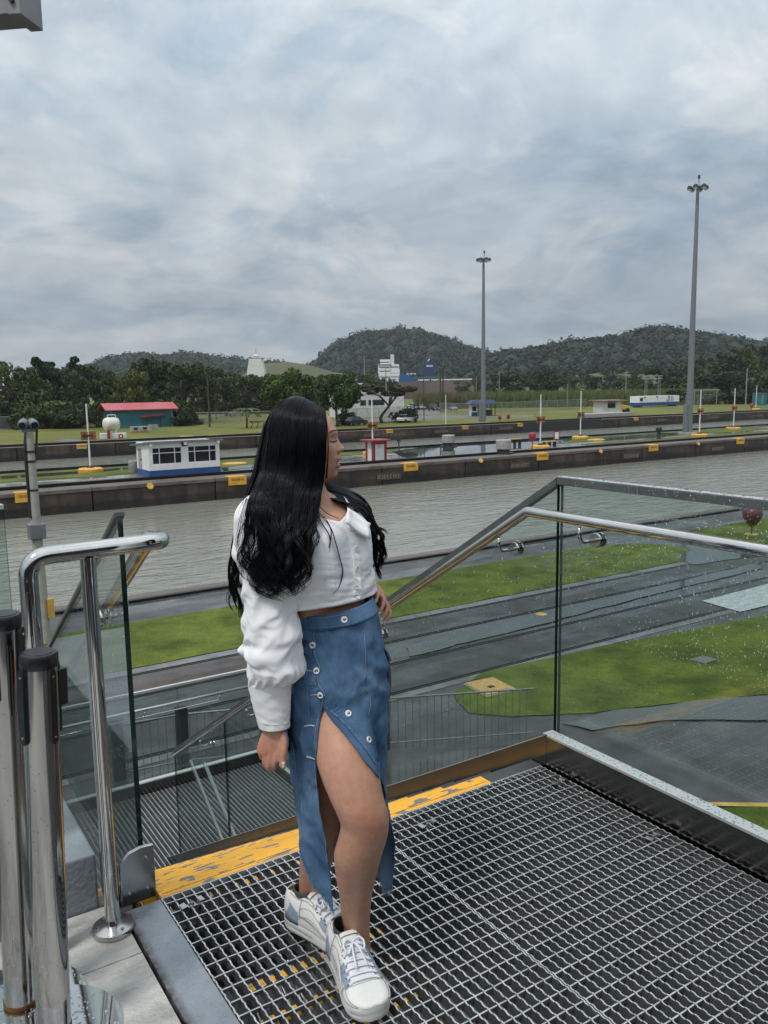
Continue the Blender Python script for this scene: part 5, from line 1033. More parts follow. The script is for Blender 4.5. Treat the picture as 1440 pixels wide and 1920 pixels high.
while len(rp) < 900:
    y = random.uniform(2.62, 4.6); f = random.random() ** .7; rp.append((GXR - .0005, y, bot(y) + .35 + f * (top(y) - bot(y) - .36)))
droplets('rain_drop', t, rp, .0012, .0030, .55, (-1, 0, 0), 1.25); rp = [random.uniform(2.62, 4.4) for _ in range(220)]; droplets('cap_drop', t, [(random.uniform(GXR - .011, GXR + .028), y, top(y) + .0305) for y in rp], .0012, .0032, .6, (0, SLP, 1)); droplets('cap_side_drop', t, [(GXR - .0125, y, top(y) + random.uniform(0, .03)) for y in rp[:120]], .001, .0024, .6, (-1, 0, 0))
# right handrail: level part, corner, then down the stair
def bracket(parent, p, wall, drop=.085, nm='rail_bracket'):
    """swan-neck bracket: from under the rail down and across to a disc on the glass"""
    p = Vector(p); w_ = Vector(wall); q = p - Vector((0, 0, drop)); e = Vector((w_.x, p.y, q.z)) if abs(w_.x - p.x) > abs(w_.y - p.y) else Vector((p.x, w_.y, q.z))
    b = MB(); b.tube(bend([p - Vector((0, 0, .018)), q, e], .035), .0085, 8); d_ = (e - q).normalized(); o = b.obj(nm, m_ss, parent, smooth=True)
    MB().lathe([(.030, -.012), (.032, -.008), (.032, -.001), (.02, 0)], e, 18, tuple(d_)).obj('disc', m_ss, o, angle=40); MB().lathe([(.030, .020), (.032, .024), (.030, .030), (.01, .031)], e, 18, tuple(d_)).obj('outer_disc', m_ss, o, angle=40); return o
RX = 2.50; RZ = 1.112; RY = 2.69; RR = .0225
t = thing('handrail', 'polished steel handrail along the right glass, turning down the stair', 'handrail', (RX, 0, 0))
ye = 7.8; pts = bend([(RX, -1.2, RZ), (RX, RY, RZ), (RX, ye, RZ - SLP * (ye - RY))], .05, 5); MB().tube(pts, RR, 20).obj('rail_tube', m_ss, t, smooth=True)
for y in (2.38, 1.37, .3): bracket(t, (RX, y, RZ - .01), (GXR, y, 0))
for y in (2.88, 4.05, 5.35, 5.9, 7.0): bracket(t, (RX, y, RZ - SLP * (y - RY) - .01), (GXR, y, 0))
droplets('hanging_drop', t, [(RX + random.uniform(-.008, .008), random.uniform(1.0, 2.65), RZ - RR - .0005) for _ in range(90)] , .0012, .003, 1.3, (0, 0, -1)); droplets('rail_drop', t, [(RX - .009 + random.uniform(-.01, .012), random.uniform(1.0, 2.65), RZ + RR * .93) for _ in range(70)], .001, .002, .6, (0, 0, 1))

# left stair glass, its steel shoe, handrail loop
GXL = .742
t = thing('stair_glass', 'dark-edged glass panel at the left of the stair head, sloping away behind the steel rail', 'balustrade', (GXL, 2.77, 0)); y0, y1 = 2.700, 8.1
tl = lambda y: 1.262 - SLP * (y - 2.70); bl = lambda y: .0 - SLP * (y - 2.52) - .1
for ya, yb in ((2.70, 4.05), (4.062, 5.4), (5.412, 6.75), (6.762, 8.1)): glass_panel(t, [(GXL - GT, ya, (bl(ya) if ya > 2.8 else .02)), (GXL - GT, yb, bl(yb)), (GXL - GT, yb, tl(yb)), (GXL - GT, ya, tl(ya))], (1, 0, 0))
MB().hexa([(GXL - GT - .008, 2.703, tl(2.703) + .0), (GXL + .008, 2.703, tl(2.703)), (GXL + .008, 8.1, tl(8.1)), (GXL - GT - .008, 8.1, tl(8.1)), (GXL - GT - .008, 2.703, tl(2.703) + .014), (GXL + .008, 2.703, tl(2.703) + .014), (GXL + .008, 8.1, tl(8.1) + .014), (GXL - GT - .008, 8.1, tl(8.1) + .014)]).obj('cap_rail', m_cap, t)
rp = [(GXL - GT - .0005, (y := random.uniform(2.71, 3.3)), tl(y) - .02 - random.random() ** 1.3 * .8) for _ in range(900)]; droplets('rain_drop', t, rp, .0008, .0021, .55, (-1, 0, 0), 1.3)
t = thing('glass_shoe_plate', 'grey steel shoe plate with rounded top corner at the foot of the left glass', 'plate', (.68, 2.56, 0))
pl = [(.628, -.005), (.742, -.005), (.742, .175), (.70, .178), (.66, .168), (.628, .135)]; MB().prism(pl, 'y', 2.575, 2.592).obj('front_plate', m_ss2, t, bevel=.002); MB().box(.600, 2.595, -.02, .627, 2.72, .13).obj('side_plate', m_mirror, t); MB().box(.628, 2.593, -.02, .742, 2.69, .0).obj('foot', m_under, t)
for x, z in ((.655, .03), (.715, .03), (.715, .14)): MB().cyl((x, 2.575, z), (x, 2.571, z), .005, n=8).obj('rivet', m_ss, t)
# steel U-rail in front of it
UY = 2.462; UZ = 1.205
t = thing('handrail', 'polished steel loop handrail on two posts at the left of the stair head', 'handrail', (.57, UY, 0))
MB().tube(bend([(.405, UY, .0), (.405, UY, UZ), (.800, UY, UZ + .004), (.812, UY + .20, UZ - .02), (.812, 7.6, UZ - SLP * (7.6 - UY) + .05)], .062, 7), .0262, 22).obj('rail_tube', m_ss, t, smooth=True)
MB().cyl((.569, UY, .0), (.569, UY, UZ - .018), .0225, n=22, cap=False).obj('post', m_ss, t, smooth=True); o = MB().lathe([(.062, 0), (.064, .006), (.062, .016), (.034, .022), (.028, .024)], (.569, UY, .002), 28).obj('base_flange', m_ss2, t, angle=40)
for k in range(3): a = 2 * pi * k / 3 - 1.2; MB().cyl((.569 + .046 * cos(a), UY + .046 * sin(a), .02), (.569 + .046 * cos(a), UY + .046 * sin(a), .026), .006, n=6).obj('screw', m_ss, o)
for y in (2.98, 4.2, 5.4): bracket(t, (.812, y, UZ - SLP * (y - UY) + .045), (GXL, y, 0), .08)
droplets('hanging_drop', t, [(random.uniform(.45, .79), UY + random.uniform(-.01, .01), UZ - .0268) for _ in range(60)], .0012, .0028, 1.2, (0, 0, -1)); droplets('rail_drop', t, [(random.uniform(.45, .79), UY + random.uniform(-.016, .006), UZ + .0245) for _ in range(40)], .001, .002, .5, (0, 0, 1))
# concrete kerb block and far left glass
m_plinth = mat('painted_concrete', (.21, .235, .26), .55, var=.14, scale=6, bump=.25, bscale=60)
MB().box(-1.6, 2.612, -.5, .565, 5.2, .185).obj('concrete_kerb_block', m_plinth, None, bevel=.008); o = bpy.data.objects['concrete_kerb_block']; tag(o, 'blue-grey concrete kerb block behind the left rail posts', 'kerb')
t = thing('glass_balustrade', 'glass panel with a black edge cut off by the left picture edge', 'balustrade', (.3, 2.75, .18)); zt_ = onY(6, 946, 2.75).z; xe = onY(11, 1000, 2.75).x; glass_panel(t, [(-1.6, 2.75, .186), (xe, 2.75, .186), (xe, 2.75, zt_ - .014), (-1.6, 2.75, zt_ - .014)], (0, 1, 0)); MB().box(-1.6, 2.742, zt_ - .013, xe - .001, 2.775, zt_).obj('cap_rail', m_capbright, t)

# belt stanchions
m_ss3 = mat('reflection_streaked_steel', (.40, .39, .38), .10, 1.0, var=.30, scale=26, aniso=(1, 1, .05), rvar=.06)  # upright streaks put reflections into the steel's colour
def stanchion(px, py, ptx, pty, r, label, rot):
    q = at(px, py, 0); H = zat(q.x, q.y, pty); t = thing('belt_stanchion', label, 'stanchion', tuple(q), rot, 'retractable belt stanchions'); t.rotation_euler = (Matrix.Rotation(radians(2.1), 3, HD) @ Matrix.Rotation(rot, 3, 'Z')).to_euler()
    local(MB().lathe([(.172, 0), (.174, .006), (.170, .012), (.05, .016)], n=48).obj('base_disc', m_ss, t, angle=40))
    local(MB().cyl((0, 0, .014), (0, 0, H - .03), r, n=32, cap=False).obj('tube', m_ss3, t, smooth=True)); local(MB().lathe([(r * 1.012, .016), (r * 1.05, .022), (r * 1.04, .03), (r, .032)], n=30).obj('rust_ring', mat('rust_stain', (.16, .07, .02), .6, .3, var=.4, scale=30), t, angle=60))
    cp = local(MB().lathe([(r * 1.03, H - .036), (r * 1.06, H - .030), (r * 1.06, H - .008), (r * .98, H - .001), (r * .80, H)], n=32).obj('black_cap', m_black, t, angle=40)); local(MB().lathe([(r * .80, H + .0002), (r * .78, H + .0015)], n=28).obj('cap_disc', m_black, cp))
    for k in range(4):
        a = pi / 2 * k; c, s = cos(a), sin(a); n = Vector((c, s, 0)); tv = Vector((-s, c, 0)); b = MB()
        pr = [(-.010, H - .215), (-.005, H - .222), (.005, H - .222), (.010, H - .215), (.010, H - .045), (.006, H - .034), (-.006, H - .034), (-.010, H - .045)]
        vs = [n * (r - .004) + tv * x + Vector((0, 0, z)) for x, z in pr] + [n * (r + .010) + tv * x * .86 + Vector((0, 0, z)) for x, z in pr]; m_ = len(pr); b.add(vs, [tuple(range(m_, 2 * m_))] + [(i, (i + 1) % m_, m_ + (i + 1) % m_, m_ + i) for i in range(m_)]); o = local(b.obj('belt_clip', m_black, t))
        for z in (H - .052, H - .205): local(MB().lathe([(.0035, 0), (.003, .002)], n * (r + .0102) + Vector((0, 0, z)), 8, tuple(n)).obj('screw', m_ss2, o))
    if r > .03: 
        n = Vector((cos(-.35), sin(-.35), 0)); local(MB().box(r - .002, -.016, H - .15, r + .026, .016, H - .055).obj('belt_head', m_black, t, bevel=.003))
    dp = [(cos(a) * r, sin(a) * r, random.uniform(.1, H - .25)) for a in [random.uniform(pi, 2.1 * pi) for _ in range(130)]]
    for a in range(6): pass
    V = MB()
    for p in dp: V.sphere(p, random.uniform(.0008, .0022), 6, 4)
    kind(local(V.obj('rain_drop', m_drop, t, smooth=True)), 'stuff'); V = MB()
    for _ in range(170): rr = random.uniform(.05, .165); a = random.uniform(0, 2 * pi); V.sphere((rr * cos(a), rr * sin(a), .0155), random.uniform(.0015, .0055), 8, 4, (1, 1, .45))
    kind(local(V.obj('base_drop', m_drop, t, smooth=True)), 'stuff'); return t
stanchion(102, 1940, 70, 1222, .0425, 'polished steel belt stanchion with a black cap, the right and nearer one of two', radians(25)); stanchion(40, 1888, 18, 1150, .0425, 'polished steel belt stanchion half cut off by the left picture edge', radians(52))
# steel canopy end hanging in from the top left corner
t = thing('canopy_beam', 'grey steel canopy beam end reaching in at the top left corner', 'beam', tuple(far(20, 20, 3.0)), YAW - pi / 2 - radians(8)); k = 3.0 / FPX
m_beam = mat('beam_grey_paint', (.24, .24, .24), .5, .2, var=.15, scale=8); local(MB().box(-60 * k * 3, -.02, -8 * k, 1 * k, .10, 60 * k).obj('channel', m_beam, t)); local(MB().box(3 * k, -.03, -13 * k, 27 * k, .11, 60 * k).obj('end_block', m_beam, t, bevel=.003)); local(MB().cyl((13 * k, -.031, 9 * k), (13 * k, -.04, 9 * k), 4.5 * k, n=14).obj('bolt', m_dark, t))

# landing below, lower flight and its balustrades
LY0, LY1, LX0, LX1 = 2.545 + RUN * NST, 9.60, .74, 4.26
t = thing('landing_grating', 'steel grating landing at the foot of the stair seen through the glass', 'landing', (LX0, LY0, LZ))
b = MB(); n = int((LX1 - LX0) / .05)
for i in range(n + 1): x = LX0 + (LX1 - LX0) * i / n; b.box(x - .003, LY0 - .15, LZ - .03, x + .003, LY1, LZ)
kind(b.obj('bearing_bar', m_galv, t), 'stuff'); b = MB()
for j in range(int((LY1 - LY0 + .15) / .034) + 1): y = LY0 - .15 + .034 * j; b.box(LX0, y - .0018, LZ - .014, LX1, y + .0018, LZ - .002)
kind(b.obj('cross_bar', m_galvd, t), 'stuff'); MB().box(LX0, LY0 - .2, LZ - .26, LX1, LY0 - .12, LZ - .035).obj('beam', m_under, t); MB().box(LX0, LY1 - .1, LZ - .26, LX1, LY1, LZ - .035).obj('beam', m_under, t); kind(MB().box(LX0, LY0 - .1, LZ - .40, LX1, LY1 - .12, LZ - .30).obj('landing_soffit', m_under), 'structure')
t = thing('landing_toe_board', 'dark toe board with pale ledge round the lower landing', 'toe board', (LX0, LY1, LZ))
MB().box(LX0, LY1 + .002, LZ - .05, LX1, LY1 + .02, LZ + .135).obj('face_plate', m_mirror, t); MB().box(LX0, LY1 + .002, LZ + .1355, LX1 + .05, LY1 + .07, LZ + .15).obj('ledge', m_capbright, t); MB().box(LX1 + .002, LY0, LZ - .05, LX1 + .02, LY1, LZ + .135).obj('face_plate', m_mirror, t); MB().box(LX1 + .002, LY0, LZ + .1355, LX1 + .05, LY1, LZ + .15).obj('ledge', m_capbright, t)
t = thing('landing_glass', 'glass balustrade with bright cap and handrail along the far side of the lower landing', 'balustrade', (LX0, LY1 + .1, LZ))
for xa, xb in ((LX0 - .4, 1.98), (1.99, 3.2), (3.21, LX1 + .1)): glass_panel(t, [(xa, LY1 + .10, LZ + .0), (xb, LY1 + .10, LZ + .0), (xb, LY1 + .10, LZ + 1.235), (xa, LY1 + .10, LZ + 1.235)], (0, 1, 0))
MB().box(LX0 - .4, LY1 + .088, LZ + 1.236, LX1 + .12, LY1 + .13, LZ + 1.265).obj('cap_rail', m_capbright, t); glass_panel(t, [(LX1 + .10, LY0 - .1, LZ), (LX1 + .10, LY1 + .08, LZ), (LX1 + .10, LY1 + .08, LZ + 1.235), (LX1 + .10, LY0 - .1, LZ + 1.235)], (1, 0, 0))
MB().box(LX1 + .09, LY0 - .1, LZ + 1.236, LX1 + .13, LY1 + .08, LZ + 1.262).obj('cap_rail', m_cap, t); MB().tube([(LX0 - .4, LY1 - .02, LZ + 1.075), (LX1 - .05, LY1 - .02, LZ + 1.075)], .0225, 12).obj('rail_tube', m_ss, t, smooth=True)
for x in (1.35, 2.3, 2.75, 3.7): bracket(t, (x, LY1 - .02, LZ + 1.07), (0, LY1 + .10, 0))
t = thing('lower_stair_flight', 'lower stair flight with yellow nosings seen through the grating under her shoes', 'stairs', (0, 0, 0)); NS2 = 10; RS2 = (LZ - G) / NS2
for k in range(1, NS2):
    y = LY0 - .15 - RUN * k; z = LZ - RS2 * k; MB().box(2.66, y, z - .04, 4.24, y + .10, z - .001).obj('nosing', m_nose, t); b = MB()
    for i in range(14): x = 2.67 + 1.56 * i / 13; b.box(x - .002, y + .10, z - .03, x + .002, y + RUN, z - .004)
    b.obj('tread_grate', m_galvd, t)
for x in (2.645, 4.245): MB().hexa([(x, LY0 - .15, LZ - .25), (x + .012, LY0 - .15, LZ - .25), (x + .012, LY0 - .15 - RUN * NS2, G), (x, LY0 - .15 - RUN * NS2, G), (x, LY0 - .15, LZ + .1), (x + .012, LY0 - .15, LZ + .1), (x + .012, LY0 - .15 - RUN * NS2, G + .3), (x, LY0 - .15 - RUN * NS2, G + .3)]).obj('stringer', m_mirror, t)
sl2 = (LZ - G) / (RUN * NS2)
for x, y0 in ((2.70, LY0 + .02), (2.80, LY0 - .12), (4.16, LY0 - .1)): MB().tube([(x, y0, LZ + 1.09), (x, y0 - 2.9, LZ + 1.09 - sl2 * 2.9)], .021, 10).obj('handrail', m_ss, t, smooth=True)
# barrier of thin bars on the ground behind the landing
t = thing('bar_barrier', 'low grey barrier of thin upright bars standing on the asphalt below the deck', 'barrier', (4.0, 13.3, G)); P0 = Vector((4.0, 13.3, G)); pa = [at(225, 1462), at(345, 1438), at(500, 1422), at(720, 1405), at(1000, 1384)]
for a, c in zip(pa, pa[1:]):
    n = int((c - a).length / .13)
    for i in range(n): q = a.lerp(c, i / n); MB().box(q.x - .005, q.y - .005, G, q.x + .005, q.y + .005, G + .98).obj('bar', m_grey, t)
    b = MB(); b.tube([a + Vector((0, 0, .98)), c + Vector((0, 0, .98))], .02, 6); b.tube([a + Vector((0, 0, .12)), c + Vector((0, 0, .12))], .015, 6); b.obj('rail', m_galvd, t)
    MB().box(a.x - .10, a.y - .07, G, a.x + .10, a.y + .07, G + 1.12).obj('post', m_dark, t, bevel=.02)

# wall of the visitor building at the viewer's back: it stands behind the deck and shows in the steel
bw_ = kind(MB().box(-14, -4.6, G, 16, -4.2, 3.3).obj('building_wall', mat('brown_wall_panel', (.085, .070, .060), .6, var=.2, scale=1.5)), 'structure')
for i in range(9): MB().box(-12.5 + i * 3.0, -4.19, .1, -10.3 + i * 3.0, -4.15, 2.5).obj('window', m_glassdk, bw_)
# ================================================================== THE WOMAN
from mathutils.bvhtree import BVHTree
D0 = 2.24
def Wp(px, py, w=0.0): return far(px, py, D0 - w)        # survey point: w metres nearer to the viewer than her upright axis
def ppm(p): return (Vector(p) - EYE).dot(FWD) / FPX       # metres per photo pixel at that point
UW, WW = RT, -HD                                          # across and towards the viewer
person = thing('person', 'woman with long black hair in white crop shirt and slit denim skirt, hand on hip', 'person', tuple(Wp(640, 1800, 0).xy) + (0,))
def smooth_rows(rows, n): return cat(rows, n)

# ---------------------------------------------------------------- body: one continuous skin
m_skin = mat('skin', (.50, .262, .170), .40, var=.05, scale=9, col2=(.56, .31, .21), bump=.10, bscale=320, spec=.42, sub=.10, detail=9)
def add_red(m):
    """ruddier knee, knuckles and cheek, small blotches everywhere"""
    g = N(m, 'ShaderNodeNewGeometry'); src = [l.from_socket for l in m.node_tree.links if l.to_node == P(m) and l.to_socket.name == 'Base Color'][0]
    for c_, r_, k_ in ((Wp(692, 1545, .25), .075, .32), (Wp(496, 1410, .16), .045, .6), (Wp(718, 1130, -.06), .035, .5), (Wp(622, 850, .06), .032, .5), (Wp(664, 1765, .05), .06, .3)):
        d = N(m, 'ShaderNodeVectorMath', operation='DISTANCE'); L(m, g.outputs['Position'], d.inputs[0]); d.inputs[1].default_value = c_; mr = N(m, 'ShaderNodeMapRange'); L(m, d.outputs['Value'], mr.inputs[0]); mr.inputs[1].default_value = r_ * .2; mr.inputs[2].default_value = r_; mr.inputs[3].default_value = k_; mr.inputs[4].default_value = 0
        x = N(m, 'ShaderNodeMix', data_type='RGBA'); L(m, mr.outputs[0], x.inputs[0]); L(m, src, x.inputs[6]); x.inputs[7].default_value = (.47, .165, .115, 1); src = x.outputs[2]
    n = N(m, 'ShaderNodeTexNoise'); n.inputs['Scale'].default_value = 60; n.inputs['Detail'].default_value = 6; L(m, g.outputs['Position'], n.inputs['Vector']); r = N(m, 'ShaderNodeValToRGB'); L(m, n.outputs[0], r.inputs[0]); r.color_ramp.elements[0].position = .36; r.color_ramp.elements[0].color = (.93, .90, .89, 1); r.color_ramp.elements[1].position = .66; r.color_ramp.elements[1].color = (1.04, 1.04, 1.04, 1)
    x = N(m, 'ShaderNodeMix', data_type='RGBA', blend_type='MULTIPLY'); x.inputs[0].default_value = 1; L(m, src, x.inputs[6]); L(m, r.outputs[0], x.inputs[7]); L(m, x.outputs[2], P(m).inputs['Base Color'])
add_red(m_skin)
m_lip = mat('lips', (.36, .115, .10), .35, var=.1, scale=60)
B = MB()
def ring_at(px, py, w, h, hw, n=28, tilt=0.0):
    c = Wp(px, py, w); k = ppm(c); return [c + UW * (h * k * cos(2 * pi * i / n)) + WW * (hw * sin(2 * pi * i / n)) + Vector((0, 0, tilt * cos(2 * pi * i / n))) for i in range(n)]
def limb(rows, n=40, seg=28):
    r = smooth_rows(rows, n); rg = [ring_at(*x, n=seg) for x in r]; B.rings(rg)
FDIR = UW * .75 + WW * .66; RDIR = UW * -.66 + WW * .75
def torso_ring(px, py, w, a, b, tilt=0.0, n=64, grow=0.0, bust=0.0):
    c = Wp(px, py, w); o = []
    for i in range(n):
        t = 2 * pi * i / n; fx, rx = cos(t), sin(t)           # t = 0 is straight ahead of her
        rr = 1.0; e = FDIR * (fx * (b + grow)) + RDIR * (rx * (a + grow))
        if bust: e += FDIR * bust * (exp(-((t - .52) / .34) ** 2) + exp(-((t - 2 * pi + .52) / .34) ** 2))
        o.append(c + e + Vector((0, 0, tilt * e.dot(UW) / .12)))
    return o
TORSO = [(620, 1175, .01, .140, .104, .012, 0), (616, 1150, .01, .134, .098, .016, 0), (612, 1120, .012, .136, .100, .012, .0), (607, 1090, .015, .142, .102, .006, .006), (601, 1055, .02, .148, .103, .0, .017), (596, 1020, .02, .155, .102, .0, .023), (592, 990, .02, .160, .102, .0, .016), (580, 962, .02, .160, .090, .0, .004), (569, 942, .018, .138, .074, .0, 0), (573, 926, .016, .084, .060, .0, 0), (577, 912, .012, .052, .048, .0, 0)]
rows = cat(TORSO, 44)
B.rings([torso_ring(*r[:6], bust=r[6], grow=-.010) for r in rows])
# pelvis and legs
limb([(626, 1165, .01, 80, .100), (628, 1210, .01, 86, .112), (630, 1260, .01, 88, .118), (630, 1310, .01, 84, .112), (630, 1340, .01, 70, .09)], 20)
FRONT = [(640, 1235, .03, 50, .080), (638, 1290, .05, 54, .084), (641, 1350, .095, 57, .086), (647, 1405, .135, 58, .086), (656, 1450, .162, 55, .082), (669, 1495, .182, 50, .074), (679, 1522, .188, 48, .068), (684, 1545, .186, 45.5, .062), (680, 1570, .175, 46, .060), (671, 1603, .155, 45, .060), (668, 1640, .122, 38.5, .053), (667, 1675, .093, 31, .043), (667, 1712, .066, 27.5, .037), (669, 1742, .046, 24, .034), (670, 1764, .036, 24, .036), (672, 1785, .034, 23, .036)]
limb(FRONT, 70)
c = Wp(692, 1524, .196); B.sphere(c, .046, 20, 14, (1, 1, 1.2))          # kneecap
REAR = [(600, 1280, -.01, 52, .08), (602, 1400, -.03, 48, .075), (603, 1500, -.05, 40, .062), (601, 1550, -.065, 36, .054), (596, 1595, -.09, 33, .054), (589, 1637, -.118, 28, .045), (584, 1670, -.138, 23.5, .036), (582, 1695, -.148, 23, .036), (584, 1715, -.148, 22, .036)]
limb(REAR, 50)
# head in profile towards +u
ROWS = [(759, 576, 545, .014), (762, 588, 528, .036), (768, 600, 516, .052), (776, 611, 509, .062), (787, 621, 504, .070), (799, 627, 502, .0735), (809, 631, 502, .0745), (817, 632, 503, .0745), (824, 630.5, 504, .074), (832, 631, 506, .0730), (842, 632.5, 509, .0715), (850, 633, 514, .0690), (858, 634, 520, .0660), (868, 634, 528, .0620), (878, 632.5, 536, .0570), (886, 631, 544, .0500), (893, 629, 552, .0420), (899, 623, 560, .0320), (904, 612, 566, .020)]
hr = cat(ROWS, 90); HS = 72; rings = []
def gs(x, s): return exp(-(x / s) ** 2)
for py, fx, bx, hw in hr:
    cx = bx + (fx - bx) * .46; c = Wp(cx, py, 0); k = ppm(c); rg = []
    for i in range(HS):
        t = 2 * pi * i / HS; ct, st = cos(t), sin(t); e = 2 / (2.35 if ct > 0 else 2.0)
        x = math.copysign(abs(ct) ** e, ct); y = math.copysign(abs(st) ** e, st)
        u = ((fx - cx) if ct > 0 else (cx - bx)) * k * x; w = hw * y
        if ct > 0:
            ridge = float(np.interp(py, [812, 818, 823, 830, 836, 841, 845, 848, 851, 856], [.0, .0015, .0045, .0105, .0160, .0200, .0195, .0135, .003, 0]))
            nw = float(np.interp(py, [812, 830, 838, 844, 850], [.007, .0085, .011, .0135, .012])); u += ridge * gs(w, nw) * 1.06
            u += .0040 * gs(py - 845, 5) * (gs(w - .0125, .006) + gs(w + .0125, .006))                    # nostril wings
            u += (.0105 * gs(py - 860, 4.2) + .0095 * gs(py - 875, 4.6) - .0035 * gs(py - 867.0, 1.8)) * gs(w, .017)
            u += .0045 * gs(py - 890, 7) * gs(w, .018) - .0035 * gs(py - 882.5, 3) * gs(w, .018)
            u -= .0085 * gs(py - 824, 7) * (gs(w - .031, .014) + gs(w + .031, .014)); u += .0052 * gs(py - 826, 4.6) * (gs(w - .030, .010) + gs(w + .030, .010))
            u += .0035 * gs(py - 811, 5) * (gs(w - .028, .018) + gs(w + .028, .018)); u += .0035 * gs(py - 845, 14) * (gs(w - .043, .016) + gs(w + .043, .016))
        rg.append(c + UW * u + WW * w)
    rings.append(rg)
B.rings(rings)
limb([(576, 870, .0, 29, .046), (577, 900, .004, 30, .047), (579, 925, .010, 36, .052), (582, 945, .014, 44, .058)], 12)
# right arm inside the sleeve
limb([(492, 945, .13, 26, .040), (497, 1010, .138, 27, .040), (502, 1090, .142, 25, .037), (507, 1160, .146, 23, .035), (511, 1230, .146, 22, .032), (514, 1300, .143, 19, .028), (516, 1345, .140, 18.5, .024), (516, 1362, .139, 20, .022), (514, 1378, .140, 25, .020), (511, 1394, .143, 28, .019), (508, 1406, .146, 27, .017), (505, 1414, .147, 22, .013)], 60, 24)
def finger(pts, r0, r1, n=16):
    p = cat([tuple(Wp(*q)) for q in pts], n); B.tube([Vector(q) for q in p], list(np.linspace(r0, r1, n)), 10); B.sphere(Vector(p[-1]), r1 * 1.02, 10, 8)
    return [Vector(q) for q in p]
finger([(522, 1398, .150), (518, 1418, .158), (514, 1432, .158), (513, 1440, .146), (518, 1432, .130), (522, 1420, .124)], .0098, .0078)       # index
finger([(511, 1400, .150), (507, 1420, .157), (504, 1434, .156), (504, 1440, .143), (509, 1430, .126), (514, 1418, .120)], .0100, .0080)       # middle
finger([(501, 1400, .146), (498, 1416, .150), (497, 1428, .148), (498, 1432, .134), (503, 1424, .118), (508, 1412, .113)], .0095, .0076)       # ring
finger([(493, 1396, .138), (490, 1408, .140), (490, 1417, .137), (492, 1420, .124), (497, 1412, .110), (502, 1404, .106)], .0084, .0068)       # little
TH_R = finger([(529, 1374, .150), (533, 1390, .158), (532, 1406, .164), (530.5, 1422, .166), (531, 1436, .166)], .0128, .0090)                # thumb
# left arm bent behind her, hand closed on the hip
limb([(660, 962, -.10, 28, .042), (668, 1030, -.17, 25, .040), (672, 1090, -.205, 22, .036), (676, 1114, -.190, 20, .032)], 18, 20)
def cap_tube(pts, rs, n=18):
    p = cat([tuple(Wp(*q)) for q in pts], n); r = np.interp(np.linspace(0, 1, n), np.linspace(0, 1, len(rs)), rs); B.tube([Vector(q) for q in p], list(r), 12); B.sphere(Vector(p[0]), r[0], 12, 8); B.sphere(Vector(p[-1]), r[-1], 12, 8)
cap_tube([(676, 1110, -.19), (690, 1108, -.14), (703, 1108, -.095)], [.030, .024, .021]); cap_tube([(703, 1108, -.095), (711, 1117, -.078), (718, 1129, -.072)], [.021, .019, .013]); cap_tube([(703, 1114, -.095), (713, 1129, -.085), (722, 1141, -.078)], [.017, .016, .011])
LF = [finger([(705, 1106, -.078), (708.5, 1113, -.056), (706.5, 1121, -.040), (704.5, 1128, -.034)], .0072, .0056), finger([(710, 1114, -.076), (719, 1124, -.052), (716.5, 1139, -.034), (709.5, 1153, -.026)], .0082, .0058), finger([(716, 1124, -.076), (726.5, 1136, -.058), (723, 1150, -.042), (714.5, 1164, -.033)], .0078, .0056), finger([(720, 1134, -.076), (731.5, 1147, -.066), (728, 1158, -.054), (720.5, 1168, -.046)], .0070, .0052)]
tmp = B.obj('body_tmp', m_skin)
rm = tmp.modifiers.new('r', 'REMESH'); rm.mode = 'VOXEL'; rm.voxel_size = .0031; rm.adaptivity = 0
sm = tmp.modifiers.new('s', 'SMOOTH'); sm.factor = .5; sm.iterations = 4
dg = bpy.context.evaluated_depsgraph_get(); me = bpy.data.meshes.new_from_object(tmp.evaluated_get(dg)); me.name = 'body'
bpy.data.objects.remove(tmp, do_unlink=True); me.polygons.foreach_set('use_smooth', [True] * len(me.polygons))
me.materials.clear(); me.materials.append(m_skin); me.materials.append(m_lip)
body = link('body', me, person)
co = np.empty(len(me.vertices) * 3, np.float32); me.vertices.foreach_get('co', co); co = co.reshape(-1, 3)
def to_uzw(c): return c @ np.array(UW), c[:, 2], c @ np.array(WW)
cu, cz, cw = to_uzw(co); base_w = -D0
def lip_zone(pa, pb):  # z band between two photo rows at her face plane
    return Wp(636, pa, 0).z, Wp(636, pb, 0).z
ctr = np.empty(len(me.polygons) * 3, np.float32); me.polygons.foreach_get('center', ctr); ctr = ctr.reshape(-1, 3); pu, pz, pw = to_uzw(ctr)
zt, zb = lip_zone(857.5, 880); ul = Wp(619, 868, 0).dot(UW); wl_ = pw - base_w
zmid = (zt + zb) / 2; half = (zt - zb) / 2
frac = np.clip((pu - ul) / (Wp(640, 868, 0).dot(UW) - ul), 0, 1)
lip = (pu > ul) & (np.abs(pz - zmid) < half * (.25 + .75 * frac)) & (np.abs(wl_) < .026)
mi = np.where(lip, 1, 0).astype(np.int32); me.polygons.foreach_set('material_index', mi); me.update()
def bvh(o): return BVHTree.FromPolygons([v.co[:] for v in o.data.vertices], [p.vertices[:] for p in o.data.polygons])
T_body = bvh(body)
def on(T, px, py, lift=.001):
    d = ray(px, py).normalized(); h, n, i, dist = T.ray_cast(EYE, d)
    if h is None: return None, None
    if n.dot(d) > 0: n = -n
    return h + n * lift, n
def in_front(T, p, gap):
    d = p - EYE; L_ = d.length; d = d / L_; h, n, i_, dist = T.ray_cast(EYE, d)
    return EYE + d * (dist - gap) if h is not None and dist - gap < L_ and L_ - dist < .16 else p
